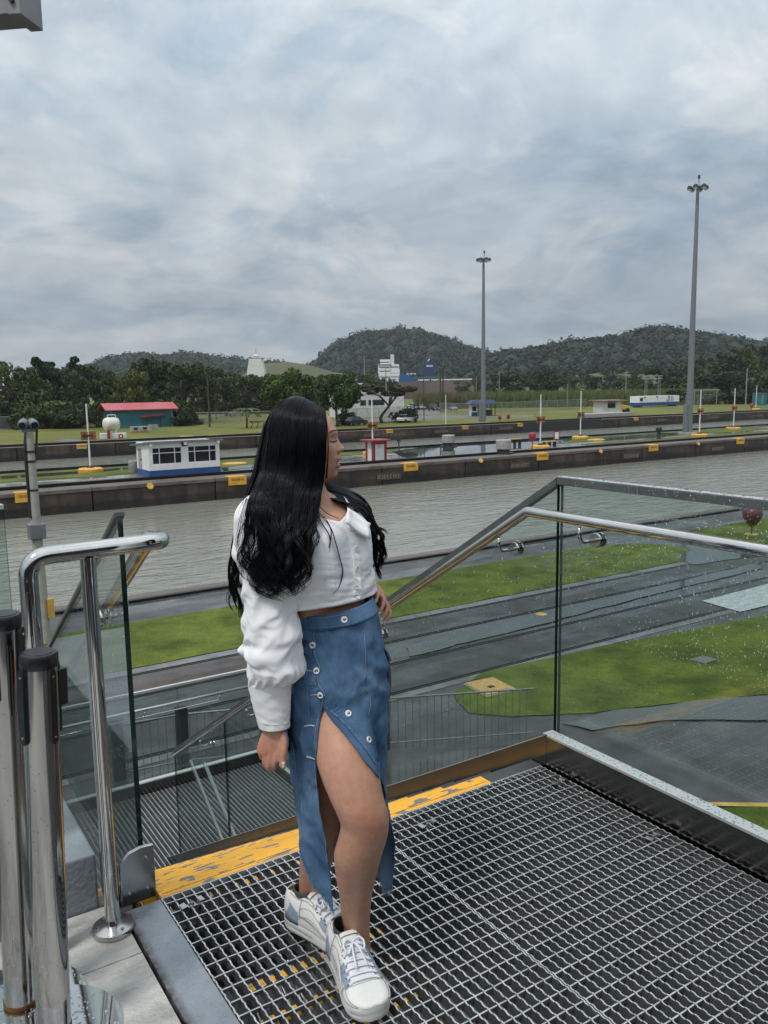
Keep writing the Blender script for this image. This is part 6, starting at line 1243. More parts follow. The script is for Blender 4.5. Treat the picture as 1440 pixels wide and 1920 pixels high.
def strip_on(T, pts, width, lift=.0012, n=14, name='x', m=None, thick=.0, parent=None, taper=False):
    """thin ribbon laid on a surface along surveyed points"""
    p = cat(pts, n); rows = []
    for i, q in enumerate(p):
        h, nn = on(T, q[0], q[1], lift)
        if h is None: continue
        rows.append((h, nn))
    b = MB(); rg = []
    for i, (h, nn) in enumerate(rows):
        d = (rows[min(i + 1, len(rows) - 1)][0] - rows[max(i - 1, 0)][0]).normalized(); s = nn.cross(d).normalized(); f = i / max(1, len(rows) - 1); w = width * (max(.15, 1 - abs(2 * f - 1) ** 3) if taper else 1) / 2
        rg.append([h - s * w, h - s * w + nn * (thick + .0004), h + s * w + nn * (thick + .0004), h + s * w])
    b.rings(rg); return b.obj(name, m, parent, smooth=False)
m_hair = bpy.data.materials.new('black_hair'); m_hair.use_nodes = True; ph = P(m_hair); ph.inputs['Base Color'].default_value = (.0022, .0024, .0036, 1); ph.inputs['Roughness'].default_value = .30; ph.inputs['Specular IOR Level'].default_value = .16
m_brow = mat('brow_hair', (.035, .022, .018), .7, var=.1)
strip_on(T_body, [(616, 812.5), (622, 808.5), (628, 807), (631.5, 808)], .0042, .0006, 10, 'eyebrow', m_brow, 0, person, True)
strip_on(T_body, [(617, 826.8), (622, 828.4), (627, 828), (631.5, 825.5)], .0030, .0008, 12, 'eyelashes', m_brow, .001, person, True)
h_, n_ = on(T_body, 632, 868.2, .0)
m_nail = mat('nail_varnish', (.72, .52, .49), .15, var=.03); m_nailtip = mat('nail_tip', (.80, .79, .77), .15, var=.02)
def nail(px, py, dx, dy, wd, ln):
    p0, n0 = on(T_body, px, py, .0006); p1, n1 = on(T_body, px + dx, py + dy, .0006)
    if p0 is None or p1 is None: return
    d = (p1 - p0); d = (d - n0 * d.dot(n0)).normalized(); s = n0.cross(d).normalized(); b = MB(); rg = []
    for i in range(7):
        f = i / 6; ww = wd * (.75 + .25 * sin(pi * min(1, f * 1.4))) * (1 - .45 * max(0, f - .6)); c_ = p0 + d * (f - .3) * ln - n0 * (.0006 if f > .55 else 0)
        rg.append([c_ + s * (ww * cos(a) / 2) + n0 * (.0016 * sin(a) + .0003) for a in np.linspace(0, pi, 6)] + [c_ + s * (ww * cos(a) / 2) - n0 * .001 for a in (pi, 0)])
    b.rings(rg); k = 8
    for fi in range(len(b.f)): b.m[fi] = 1 if fi >= 4 * k else 0
    b.obj('fingernail', [m_nail, m_nailtip], person, smooth=True)
nail(531.5, 1432, 0, 3.5, .0095, .0155); nail(705, 1125.5, -.6, 2.2, .0080, .013); nail(711, 1150, -1.2, 2.4, .0090, .015); nail(716, 1161, -1.2, 2.2, .0085, .014); nail(721.5, 1166, -1, 1.8, .0070, .011)

# ---------------------------------------------------------------- white shirt
m_shirt = mat('white_cotton', (.83, .83, .84), .75, var=.03, scale=40, bump=.10, bscale=420, spec=.2)
P(m_shirt).inputs['Sheen Weight'].default_value = .05
def fold(x, y, s): v = noise.noise(Vector((x, y, s))); return 1 - abs(v) * 2.2
SN, SR = 120, 70; PY_HEM = 1125
TF = cat(TORSO, 240)[::-1]
def trow(py): return [float(np.interp(py, TF[:, 1], TF[:, j])) for j in range(7)]
def neckline(t):
    a = abs(((t + pi) % (2 * pi)) - pi); near = t < pi
    return float(np.interp(a, [0, .22, .5, .85, 1.2, 1.6, 2.2, pi], [972, 964, 951, 941, 934, 929, 925, 923]))
vs = []
for k in range(SR):
    f = k / (SR - 1)
    for i in range(SN):
        t = 2 * pi * i / SN; hm_ = 1111 + 12 * max(0, cos(t + .72)) ** 2 + 5 * max(0, cos(t - 1.2)); py = neckline(t) + (hm_ - neckline(t)) * f; r = trow(py); c0 = Wp(r[0], py, r[2]); fx, rx = cos(t), sin(t); g_ = .006 + .006 * np.clip((py - 1070) / 20, 0, 1)
        e = FDIR * (fx * (r[4] + g_)) + RDIR * (rx * (r[3] + g_)) + FDIR * r[6] * (exp(-((t - .52) / .34) ** 2) + exp(-((t - 2 * pi + .52) / .34) ** 2))
        out_ = e.normalized(); x = t * 2.2; lowf = float(np.clip((py - 1030) / 70, 0, 1))
        d = .0050 * fold(x * .42 + py * .008, py * .038 - x * .75, 3) + .0022 * fold(x * .9 - py * .012, py * .085 + x * .9, 5) + .0008 * fold(x * 2.2, py * .16 + x * .5, 9); d = d * (.22 + .85 * lowf) + (.002 if py > hm_ - 5 else 0)
        vs.append(c0 + e + out_ * d + Vector((0, 0, r[5] * e.dot(UW) / .12)))
b = MB(); b.add(vs, [(k * SN + i, k * SN + (i + 1) % SN, (k + 1) * SN + (i + 1) % SN, (k + 1) * SN + i) for k in range(SR - 1) for i in range(SN)])
shirt = b.obj('crop_shirt', m_shirt, person, smooth=True); so = shirt.modifiers.new('s', 'SOLIDIFY'); so.thickness = .0016; so.offset = 1
T_shirt = bvh(shirt)
m_seam = mat('shirt_shadow_seam', (.66, .66, .67), .8, var=.02)
# placket with buttons, side seams, bust dart, hem stitching
strip_on(T_shirt, [(652, 988), (661, 1010), (667, 1040), (668.5, 1075), (667.5, 1110), (666.5, 1122)], .023, .0010, 26, 'button_placket', m_shirt, .0022, shirt)
strip_on(T_shirt, [(618, 1000), (624, 1040), (628, 1080), (626, 1120), (624, 1144)], .0022, .0004, 20, 'princess_seam', m_seam, .0010, shirt)
strip_on(T_shirt, [(560, 1145), (600, 1140.5), (640, 1134), (664, 1129.5)], .0016, .0005, 20, 'hem_stitch', m_seam, .0006, shirt)
m_btn = mat('cream_button', (.66, .63, .52), .25, var=.05); m_btnw = mat('white_button', (.80, .81, .83), .22, var=.04)
def button(T, px, py, r, m, lift, parent, name='button', mark=None):
    p, n = on(T, px, py, lift)
    if p is None: return
    o = MB().lathe([(r, 0), (r, .0012), (r * .92, .0020), (r * .72, .0016), (r * .6, .0014)], p, 20, tuple(n)).obj(name, m, parent, angle=50)
    if mark:
        s = n.cross(Vector((0, 0, 1))).normalized(); u = s.cross(n) * -1; b = MB(); rr = random.Random(int(px))
        for k in range(4):
            x = (-.5 + k * .3) * r * .9; c_ = p + n * .0019 + s * x + u * rr.uniform(-.2, .2) * r; dd = s * r * .09; e = u * r * rr.uniform(.25, .42); b.hexa([c_ - dd - e, c_ + dd - e, c_ + dd + e, c_ - dd + e] + [q + n * .0004 for q in (c_ - dd - e, c_ + dd - e, c_ + dd + e, c_ - dd + e)])
        b.obj('stamped_letters', m_dark, o)
    else:
        b = MB(); s = n.cross(Vector((0, 0, 1))).normalized(); u = s.cross(n)
        for dx, dz in ((-.25, -.25), (.25, -.25), (.25, .25), (-.25, .25)): b.cyl(p + n * .0012 + (s * dx + u * dz) * r, p + n * .0021 + (s * dx + u * dz) * r, r * .11, n=6)
        b.obj('thread_holes', m_greyl, o)
for px, py in ((656, 992), (667, 1028), (668, 1066), (667.5, 1101)): button(T_shirt, px, py, .0066, m_btn, .0040, shirt)
# open collar: far lapel standing out, near lapel lying flat
def flap(pts, name, th=.0022, n=8):
    a = [Vector(p) for p in pts]; b = MB(); rg = []
    for i in range(n + 1):
        f = i / n; l, r = a[0].lerp(a[3], f), a[1].lerp(a[2], f); nn = (a[1] - a[0]).cross(a[3] - a[0]).normalized(); row = []
        for j in range(n + 1): g = j / n; row.append(in_front(T_shirt, l.lerp(r, g) + nn * (.008 * sin(pi * g) * (1 - .5 * f) + .003 * sin(2 * pi * f)), .007))
        rg.append(row)
    k = n + 1; b.add([v for r in rg for v in r], [(i * k + j, i * k + j + 1, (i + 1) * k + j + 1, (i + 1) * k + j) for i in range(n) for j in range(n)])
    o = b.obj(name, m_shirt, shirt, smooth=True); s_ = o.modifiers.new('s', 'SOLIDIFY'); s_.thickness = th; s_.offset = 0; return o
flap([Wp(654, 953, .062), Wp(695, 981, .030), Wp(693, 1011, .062), Wp(647, 979, .118)], 'collar_lapel')


# right sleeve: gathered and puffed, with a long cuff
def sleeve(rows, n, seg, amp, name, parent, seed, gather=None):
    r = cat(rows, n); b = MB(); rg = []
    for row in r:
        g = ring_at(*row, n=seg); c0 = Wp(*row[:3]); py = row[1]; a_ = float(np.interp(py, [925, 960, 1100, 1150, 1250, 1272], [.3, .8, .7, 1.25, 1.3, .7])) * amp * 1.35
        for i in range(seg):
            t = 2 * pi * i / seg; o_ = g[i] - c0; o_.z = 0; o_.normalize(); X, Y = 2.0 * cos(t), 2.0 * sin(t)
            d = a_ * (1.0 * (.6 - 2.0 * (noise.noise(Vector((X * .55 + py * .004, Y * .55, py * .024 + X * .7 + seed))) ** 2 + .003) ** .5) + .30 * (.6 - 2 * (noise.noise(Vector((X * 1.0, Y * 1.0 + 4, py * .055 - Y * 1.0 + seed))) ** 2 + .004) ** .5))
            if gather: d += .0050 * sin(t * 15 + 2 * noise.noise(Vector((X, Y, 1)))) * exp(-((gather - py) / 24) ** 2)
            g[i] = g[i] + o_ * d + Vector((0, 0, -d * .5))
        rg.append(g)
    b.rings(rg, cap=False); o = b.obj(name, m_shirt, parent, smooth=True); s_ = o.modifiers.new('s', 'SOLIDIFY'); s_.thickness = .0016; s_.offset = 0; ss = o.modifiers.new('d', 'SUBSURF'); ss.levels = 1; ss.render_levels = 1; return o
SL = [(500, 922, .10, 20, .045), (492, 936, .125, 34, .060), (490, 958, .132, 46, .068), (496, 985, .137, 54, .072), (499, 1012, .140, 58, .074), (498, 1036, .140, 60, .075), (503, 1056, .140, 55, .070), (504, 1085, .141, 50, .066), (504, 1115, .143, 49, .064), (506, 1140, .145, 50, .064), (507, 1162, .147, 51, .066), (511, 1185, .149, 53, .068), (511, 1202, .150, 51, .066), (506, 1219, .150, 58, .072), (513, 1234, .150, 53, .070), (518, 1249, .150, 53, .070), (519, 1261, .149, 50, .066), (512, 1271, .147, 43, .054), (507, 1278, .145, 39, .044)]
slv = sleeve(SL, 120, 72, .0066, 'sleeve', person, 2.2, 1276)
CF = [(506.5, 1275, .145, 38.5, .0435), (506, 1282, .145, 38.5, .043), (507, 1300, .144, 36.5, .0405), (509.5, 1325, .143, 33, .037), (512.5, 1348, .142, 29, .034), (514.5, 1362, .141, 27, .0325)]
def plain_loft(rows, n, seg, name, m, parent, fn=None, th=.0024):
    r = cat(rows, n); b = MB(); rg = []
    for row in r:
        g = ring_at(*row, n=seg); c0 = Wp(*row[:3])
        for i in range(seg):
            t = 2 * pi * i / seg; o_ = g[i] - c0; o_.z = 0; o_.normalize(); g[i] = g[i] + o_ * (fn(t, row[1]) if fn else 0)
        rg.append(g)
    b.rings(rg, cap=False); o = b.obj(name, m, parent, smooth=True); s_ = o.modifiers.new('s', 'SOLIDIFY'); s_.thickness = th; s_.offset = 0; return o
cuff = plain_loft(CF, 40, 56, 'cuff', m_shirt, slv, lambda t, py: .0016 * fold(t * 1.2, py * .05, 8) + .0012 * fold(t * 2, py * .09 + t, 4))
T_cuff = bvh(cuff); strip_on(T_cuff, [(470, 1282), (490, 1284.5), (520, 1284), (543, 1281)], .0018, .0012, 16, 'cuff_stitch', m_seam, .0006, cuff); strip_on(T_cuff, [(489, 1355), (514, 1358.5), (540, 1356)], .0016, .0012, 14, 'cuff_stitch', m_seam, .0006, cuff)
sleeve([(646, 948, -.07, 20, .045), (658, 962, -.10, 30, .060), (664, 1015, -.155, 28, .066), (668, 1060, -.19, 25, .064), (672, 1090, -.20, 22, .055), (678, 1106, -.18, 16, .040)], 40, 40, .005, 'sleeve', person, 6.1)

# ---------------------------------------------------------------- denim skirt
m_denim = bpy.data.materials.new('blue_denim'); m_denim.use_nodes = True; pd = P(m_denim); pd.inputs['Roughness'].default_value = .8; pd.inputs['Specular IOR Level'].default_value = .2
gd = N(m_denim, 'ShaderNodeNewGeometry')
def dn(sc, scale, det=4):
    mp = N(m_denim, 'ShaderNodeMapping'); mp.inputs['Scale'].default_value = scale; L(m_denim, gd.outputs['Position'], mp.inputs[0]); n = N(m_denim, 'ShaderNodeTexNoise'); n.inputs['Scale'].default_value = sc; n.inputs['Detail'].default_value = det; L(m_denim, mp.outputs[0], n.inputs['Vector']); return n.outputs[0]
r1 = N(m_denim, 'ShaderNodeValToRGB'); L(m_denim, dn(9, (1, 1, .7)), r1.inputs[0]); e = r1.color_ramp.elements; e[0].position = .32; e[0].color = (.038, .086, .170, 1); e[1].position = .70; e[1].color = (.115, .205, .330, 1)
r2 = N(m_denim, 'ShaderNodeValToRGB'); L(m_denim, dn(260, (1, 1, .18), 2), r2.inputs[0]); e = r2.color_ramp.elements; e[0].position = .35; e[0].color = (.90, .91, .92, 1); e[1].position = .65; e[1].color = (1.12, 1.10, 1.08, 1)
mm = N(m_denim, 'ShaderNodeMix', data_type='RGBA', blend_type='MULTIPLY'); mm.inputs[0].default_value = 1; L(m_denim, r1.outputs[0], mm.inputs[6]); L(m_denim, r2.outputs[0], mm.inputs[7]); L(m_denim, mm.outputs[2], pd.inputs['Base Color'])
bd = N(m_denim, 'ShaderNodeBump'); bd.inputs['Strength'].default_value = .25; bd.inputs['Distance'].default_value = .003; L(m_denim, dn(420, (1, 1, .3), 2), bd.inputs['Height']); L(m_denim, bd.outputs[0], pd.inputs['Normal'])
m_denim_dk = mat('dark_denim', (.016, .034, .075), .85, var=.2, scale=60); m_thread = mat('pale_thread', (.17, .26, .38), .8, var=.1, scale=200); m_threadw = mat('white_thread', (.55, .58, .62), .8, var=.1)
SK = [(617, 1133, .008, 78, .115), (622, 1160, .008, 85, .124), (626.5, 1200, .010, 90.5, .130), (632, 1250, .012, 95.5, .136), (634, 1300, .014, 95.5, .138), (633, 1350, .014, 94, .138), (633, 1400, .012, 90.5, .134), (635, 1450, .010, 87, .130), (641, 1500, .008, 84, .128), (646, 1550, .006, 84, .128), (650, 1600, .004, 84, .128), (653, 1640, .002, 82, .128), (655, 1690, .0, 80, .128)]
SKA = np.array(SK); PY = SKA[:, 1]
def skrow(py): return [float(np.interp(py, PY, SKA[:, j])) for j in range(5)]
SKF = cat(SK, 200)
def skrow(py): return [float(np.interp(py, SKF[:, 1], SKF[:, j])) for j in range(5)]
def th_of(px, py, w_off=0):
    cx, _, wc, h, hw = skrow(py); th = math.acos(max(-1, min(1, (px - cx) / h)))
    for _ in range(6):                                  # allow for the nearer front being larger and lower in the view
        q = Wp(cx, py, wc) + UW * (h * ppm(Wp(cx, py, wc)) * cos(th)) + WW * hw * sin(th); v = q - EYE; x = 720 + FPX * v.dot(CR) / v.dot(FWD); th += (x - px) / (h * max(.35, sin(th))) * .8; th = max(0.0, min(pi, th))
    return th
LE = [(1318, 604), (1340, 600), (1370, 596.5), (1400, 595), (1450, 597), (1500, 604), (1560, 613), (1620, 620), (1690, 624)]
RE = [(1318, 606), (1330, 613), (1345, 627), (1365, 644), (1385, 660), (1410, 677), (1430, 689), (1450, 702), (1470, 713), (1490, 722)]
def thL(py): return th_of(float(np.interp(py, [p[0] for p in LE], [p[1] for p in LE])), py)
def thR(py):
    if py < 1490: return th_of(float(np.interp(py, [p[0] for p in RE], [p[1] for p in RE])), py)
    return float(np.interp(py, [1490, 1530, 1600, 1690], [thR(1489.9), .30, .05, -.15]))
OFF = 26                                                 # the front of the ring sits lower in the view, so the slit starts a little higher on the ring
NC, NR = 150, 110; hem = lambda s: float(np.interp(s, [0, .06, .14, .2, .3, .5, .75, .86, .93, 1], [1664, 1638, 1600, 1583, 1590, 1630, 1650, 1672, 1690, 1676]))
b = MB(); vs = []
for k in range(NR):
    f = k / (NR - 1)
    for i in range(NC):
        s = i / (NC - 1); py = 1137 + (hem(s) - 1137) * f; q = py + OFF
        a, z_ = (thL(q), thR(q)) if q > 1318 else (thL(1318) * 1.0 + (1318 - q) * .0016, thL(1318) + (1318 - q) * .0016 - .0005)
        th = a + s * (2 * pi - a + z_); cx, _, wc, h, hw = skrow(py); c0 = Wp(cx, py, wc); kk = ppm(c0); u = h * kk * cos(th); w = hw * sin(th)
        cr = 0.0
        if 0 < th % (2 * pi) < pi: cr = .0085 * (.5 - 2.0 * abs(noise.noise(Vector((cos(th) * 1.7 + py * .009, py * .021 - cos(th) * 2.2, 2))))) + .0034 * (.5 - 2.0 * abs(noise.noise(Vector((cos(th) * 4 - py * .012, py * .048 + cos(th) * 2.0, 6))))) * np.clip((py - 1190) / 60, 0, 1) * np.clip((1600 - py) / 120, .25, 1)
        flare = .012 * np.clip((py - 1480) / 150, 0, 1) * sin(th * 5 + 1)
        d = Vector((0, 0, 0)) + UW * cos(th) + WW * sin(th)
        vs.append(c0 + UW * u + WW * w + d * (cr + flare) + Vector((0, 0, .016 * cos(th) * np.clip((1250 - py) / 90, 0, 1))))
for k in range(NR):
    for i in range(NC):
        s = i / (NC - 1); j = k * NC + i
        if s < .34 or s > .70:
            d = (vs[j] - EYE).normalized()
            near_side = (s < .34) or True
            if (vs[j] - Wp(640, 1400, 0)).dot(WW) > -.02: vs[j] = in_front(T_body, vs[j], .007)
b.add(vs, [(k * NC + i, k * NC + i + 1, (k + 1) * NC + i + 1, (k + 1) * NC + i) for k in range(NR - 1) for i in range(NC - 1)])
skirt = b.obj('denim_skirt', m_denim, person, smooth=True); so = skirt.modifiers.new('s', 'SOLIDIFY'); so.thickness = .0022; so.offset = 0
T_sk = bvh(skirt)
# waistband with its overlapping tab
WB = [(616.5, 1131, .008, 79.5, .116), (619, 1142, .008, 82, .120), (622, 1157, .008, 86, .126)]
r = cat(WB, 8); bm_ = MB(); rg = []
for row in r:
    g = ring_at(*row, n=80); rg.append([v + Vector((0, 0, .016 * cos(2 * pi * i / 80))) for i, v in enumerate(g)])
bm_.rings(rg, cap=False); wb = bm_.obj('waistband', m_denim, skirt, smooth=True); s_ = wb.modifiers.new('s', 'SOLIDIFY'); s_.thickness = .004; s_.offset = 1
T_wb = bvh(wb)
strip_on(T_wb, [(556, 1165), (590, 1166.5), (620, 1165.5), (652, 1161)], .031, .004, 24, 'waistband_tab', m_denim, .0028, wb)
def seam(T, pts, name, parent, w_=.0010, m=m_thread, n=40, lift=.0022): return strip_on(T, pts, w_, lift, n, name, m, .0006, parent)
seam(T_wb, [(557, 1156.5), (600, 1158), (650, 1151.5)], 'stitching', wb, lift=.0078); seam(T_wb, [(652, 1151), (653.5, 1162), (652, 1173)], 'stitching', wb, .0012, m_thread, 12, .0078); seam(T_wb, [(557, 1175), (600, 1177.5), (650, 1172)], 'stitching', wb, lift=.0078)
button(T_wb, 644, 1162, .0088, m_btnw, .0074, wb, 'skirt_button', True)
for px, py in ((587, 1209), (594.5, 1257), (602, 1302)): button(T_sk, px, py, .0088, m_btnw, .0042, skirt, 'skirt_button', True)
for px, py in ((652.5, 1338), (690, 1387)): button(T_sk, px, py, .0085, m_btnw, .0030, skirt, 'skirt_button', True)
# scalloped placket edge between buttons, buttonholes, panel seams
pk = [(592, 1181), (588, 1195), (594, 1208), (591, 1222), (597, 1240), (601, 1254), (596.5, 1272), (600, 1286), (608, 1299), (606, 1314), (602, 1330)]
strip_on(T_sk, [(x - 15, y) for x, y in pk[:-2]], .034, .0006, 60, 'placket_band', m_denim, .0022, skirt); strip_on(T_sk, [(620, 1322), (646, 1347), (673, 1379), (696, 1412), (709, 1436)], .026, .0006, 50, 'slit_facing', m_denim, .0020, skirt)
for px, py in ((587, 1209), (594.5, 1257), (602, 1302)): pass
seam(T_sk, pk, 'placket_edge', skirt, .0014, m_thread, 70, .0028)
for pts in ([(566, 1208), (583, 1210)], [(573, 1257), (590, 1258)], [(583, 1302), (598, 1302)]): seam(T_sk, [pts[0], ((pts[0][0] + pts[1][0]) / 2, (pts[0][1] + pts[1][1]) / 2), pts[1]], 'buttonhole', skirt, .0016, m_threadw, 6)
for pts in ([(572, 1361), (582, 1359), (591, 1361)], [(576, 1418), (584, 1420), (592, 1423)]): seam(T_sk, pts, 'buttonhole', skirt, .0034, m_threadw, 8)
seam(T_sk, [(681, 1178), (684, 1220), (685, 1260), (679, 1283), (690, 1298), (694, 1318), (690, 1340)], 'panel_seam', skirt, .0016, m_thread, 50)
seam(T_sk, [(570, 1176), (572, 1200), (575, 1240), (578, 1300), (581, 1345)], 'panel_seam', skirt, .0014, m_thread, 40)
seam(T_sk, [(599, 1340), (592, 1380), (590.5, 1420), (594, 1470), (601, 1520), (610, 1575), (615, 1615)], 'slit_stitch', skirt, .0014, m_thread, 60)
seam(T_sk, [(614, 1326), (640, 1350), (668, 1380), (692, 1412), (708, 1440)], 'slit_stitch', skirt, .0014, m_thread, 50)
seam(T_sk, [(547, 1300), (546, 1345), (549, 1390), (556, 1440), (561, 1500), (566, 1560)], 'side_seam', skirt, .0014, m_thread, 40)
# cargo pocket standing out on the far hip, smaller one by the hand
def pocket(pts, name):
    a = [Wp(*p) for p in pts]; k = len(a) // 2; b = MB(); rg = []
    for i in range(k): l, r = a[i], a[k + i]; m_ = (l + r) / 2; rg.append([l, m_ + UW * .005, r, m_ - UW * .004])
    b.rings(rg); o = b.obj(name, m_denim_dk, skirt, smooth=False); return o
pocket([(716, 1216, .02), (723, 1228, .022), (727, 1245, .022), (729, 1275, .02), (729, 1300, .018), (724, 1322, .016), (717, 1222, -.09), (727, 1232, -.085), (730, 1250, -.085), (732, 1275, -.085), (731, 1300, -.085), (725, 1318, -.085)], 'cargo_pocket')
pocket([(717, 1212, .024), (724, 1222, .026), (729.5, 1238, .026), (717.5, 1216, -.095), (727, 1226, -.09), (731.5, 1240, -.09)], 'pocket_flap')
pocket([(545, 1300, .05), (542, 1350, .055), (545, 1390, .055), (553, 1418, .05), (548, 1300, .10), (545, 1350, .105), (549, 1388, .105), (557, 1412, .10)], 'cargo_pocket')
# frayed hem
fr = MB()
for i in range(420):
    s = random.choice((random.uniform(0, .22), random.uniform(.8, 1))); k = (NR - 1) * NC + int(s * (NC - 1)); p = Vector(vs[k]) + Vector((0, 0, random.uniform(0, .006))); ln = random.uniform(.006, .022)
    e_ = p + Vector((random.uniform(-.006, .006), random.uniform(-.006, .006), -ln)); fr.tube([p, (p + e_) / 2 + Vector((random.uniform(-.002, .002), 0, 0)), e_], [.0006, .0006, .0003], 4)
kind(fr.obj('frayed_hem', m_thread, skirt), 'stuff')

# ---------------------------------------------------------------- white trainers
m_shoe = mat('white_leather', (.70, .70, .67), .42, var=.04, scale=14, bump=.12, bscale=160, spec=.4); m_sole = mat('white_rubber', (.66, .655, .63), .55, var=.06, scale=16); m_pan = mat('blue_grey_suede', (.24, .29, .37), .8, var=.12, scale=60); m_lace = mat('white_lace', (.72, .73, .80), .8, var=.04); m_sock = mat('dark_striped_sock', (.06, .06, .06), .8, var=.1)
m_seamline = mat('grey_stitching', (.36, .36, .35), .8, var=.1)
def trainer(hx, tx, label, lift_heel=0.0, text=False):
    a, c = at(*hx, z=0), at(*tx, z=0); d = (c - a).normalized(); s = Vector((-d.y, d.x, 0)); Ln = .292; S_ = .0
    def T_(x, y, z): return a + d * (x - .03) + s * y + Vector((0, 0, z + .003 + lift_heel * max(0, 1 - x / .20)))
    xs = np.linspace(0, 1, 26); hwid = 1.10 * np.interp(xs, [0, .04, .12, .3, .5, .68, .8, .9, .96, 1], [.014, .029, .037, .038, .042, .050, .051, .045, .033, .012])
    o_ = thing_shoe = bpy.data.objects.new('trainer', None)
    # sole with a rounded edge and a groove
    b = MB(); ring_z = ((.0, .90), (.004, .98), (.014, 1.05), (.020, 1.01), (.022, 1.055), (.036, 1.04), (.043, .97)); outline = [(x, w) for x, w in zip(xs, hwid)]; loop = [(x * Ln, w + .003) for x, w in outline] + [(x * Ln, -w - .003) for x, w in outline[::-1]]; cx_ = Ln * .52
    spring = lambda x: .010 * max(0, (x / Ln - .78) / .22) ** 2
    b.rings([[T_(cx_ + (x - cx_) * (.985 + .015 * k), y * k, z * (1 + .18 * max(0, 1 - x / .1)) + spring(x)) for x, y in loop] for z, k in ring_z]); sole = b.obj('trainer_sole', m_sole, person, angle=50)
    # upper
    hgt = np.interp(xs, [0, .03, .08, .2, .33, .42, .5, .6, .7, .8, .88, .95, 1], [.104, .122, .128, .116, .124, .116, .098, .082, .070, .062, .057, .050, .040]); b = MB(); rg = []; M_ = 22
    for x, w, h in zip(xs, hwid, hgt):
        r_ = []
        for j in range(M_ + 1):
            t = pi * j / M_; e = .62 if x > .45 else .5; yy = math.copysign(abs(cos(t)) ** e, cos(t)) * w * (1 - (.20 if x < .45 else .0) * sin(t) ** 2); zz = .038 + (h - .038) * sin(t) ** (.80 if x > .55 else .62)
            r_.append(T_(x * Ln * .985 + .002, yy, zz + spring(x * Ln)))
        rg.append(r_)
    k = M_ + 1; fs = []
    for i in range(len(rg) - 1):
        for j in range(M_):
            xm = (xs[i] + xs[i + 1]) / 2
            if .05 < xm < .36 and 8 <= j <= 13: continue          # ankle opening
            fs.append((i * k + j, i * k + j + 1, (i + 1) * k + j + 1, (i + 1) * k + j))
    b.add([v for r in rg for v in r], fs); b.add(rg[0], [tuple(range(k))]); b.add(rg[-1], [tuple(range(k - 1, -1, -1))]); up = b.obj('trainer_upper', m_shoe, sole, smooth=True); s_ = up.modifiers.new('s', 'SOLIDIFY'); s_.thickness = .005; s_.offset = 1; ss = up.modifiers.new('d', 'SUBSURF'); ss.levels = 1; ss.render_levels = 1
    def surf(x, t, lift=.0062):
        w = np.interp(x, xs, hwid); h = np.interp(x, xs, hgt); e = .62 if x > .45 else .5; yy = math.copysign(abs(cos(t)) ** e, cos(t)) * w * (1 - (.20 if x < .45 else .0) * sin(t) ** 2); zz = .038 + (h - .038) * sin(t) ** (.80 if x > .55 else .62); p = T_(x * Ln * .985 + .002, yy, zz + spring(x * Ln)); c_ = T_(x * Ln * .985, 0, .03); n_ = (p - c_).normalized(); return p + n_ * lift
    def patch(x0, x1, t0, t1, m, name, lift=.0062, nx=8, ny=6, f=lambda u: (0, 1)):
        b = MB(); g = []
        for i in range(nx + 1):
            u = i / nx; lo, hi = f(u)
            for j in range(ny + 1): v = lo + (hi - lo) * j / ny; g.append(surf(x0 + (x1 - x0) * u, t0 + (t1 - t0) * v, lift))
        b.add(g, [(i * (ny + 1) + j, i * (ny + 1) + j + 1, (i + 1) * (ny + 1) + j + 1, (i + 1) * (ny + 1) + j) for i in range(nx) for j in range(ny)]); o = b.obj(name, m, up, smooth=True); q = o.modifiers.new('s', 'SOLIDIFY'); q.thickness = .002; q.offset = 1; return o
    for sgn in (0, 1):
        tt = (lambda v: v) if sgn == 0 else (lambda v: pi - v)
        patch(.025, .25, tt(.0), tt(.98), m_pan, 'suede_heel_panel', .0066, f=lambda u: (0, 1 - .72 * u ** .6)); patch(.54, .74, tt(.62), tt(1.14), m_pan, 'suede_vamp_panel', .0078); patch(.10, .46, tt(.95), tt(1.08), m_shoe, 'collar_pad', .0085); patch(.26, .70, tt(.16), tt(.66), m_shoe, 'quarter_overlay', .0072, f=lambda u: (.0, .55 + .45 * sin(pi * u))); patch(.70, .95, tt(.05), tt(.75), m_shoe, 'toe_overlay', .0070, f=lambda u: (0, .9 - .5 * u))
        sm_ = MB()
        for ln_ in ([(.26 + .44 * u, .16 + .5 * (.55 + .45 * sin(pi * u))) for u in np.linspace(0, 1, 14)], [(.70 + .24 * u, .05 + .70 * (.9 - .5 * u)) for u in np.linspace(0, 1, 10)], [(.10 + .34 * u, .92) for u in np.linspace(0, 1, 10)], [(.10 + .34 * u, 1.10) for u in np.linspace(0, 1, 10)], [(.30 + .42 * u, .20 + .12 * sin(pi * u)) for u in np.linspace(0, 1, 12)], [(.27, .1 + .8 * u) for u in np.linspace(0, 1, 8)], [(.70 + .02 * u, .1 + 1.05 * u) for u in np.linspace(0, 1, 10)]): sm_.tube([surf(x, tt(v), .0088) for x, v in ln_], .0011, 5)
        sm_.obj('seam_line', m_seamline, up)
        for x in (.42, .48, .54, .60, .66, .72): 
            p = surf(x, tt(1.02 - (x - .42) * .3), .0075); MB().sphere(p, .0022, 8, 6).obj('eyelet', m_dark, up)
    patch(.34, .76, 1.16, pi - 1.16, m_shoe, 'tongue', .0066, 10, 8); patch(.33, .37, 1.15, pi - 1.15, m_shoe, 'tongue_top', .013)
    lc = MB()
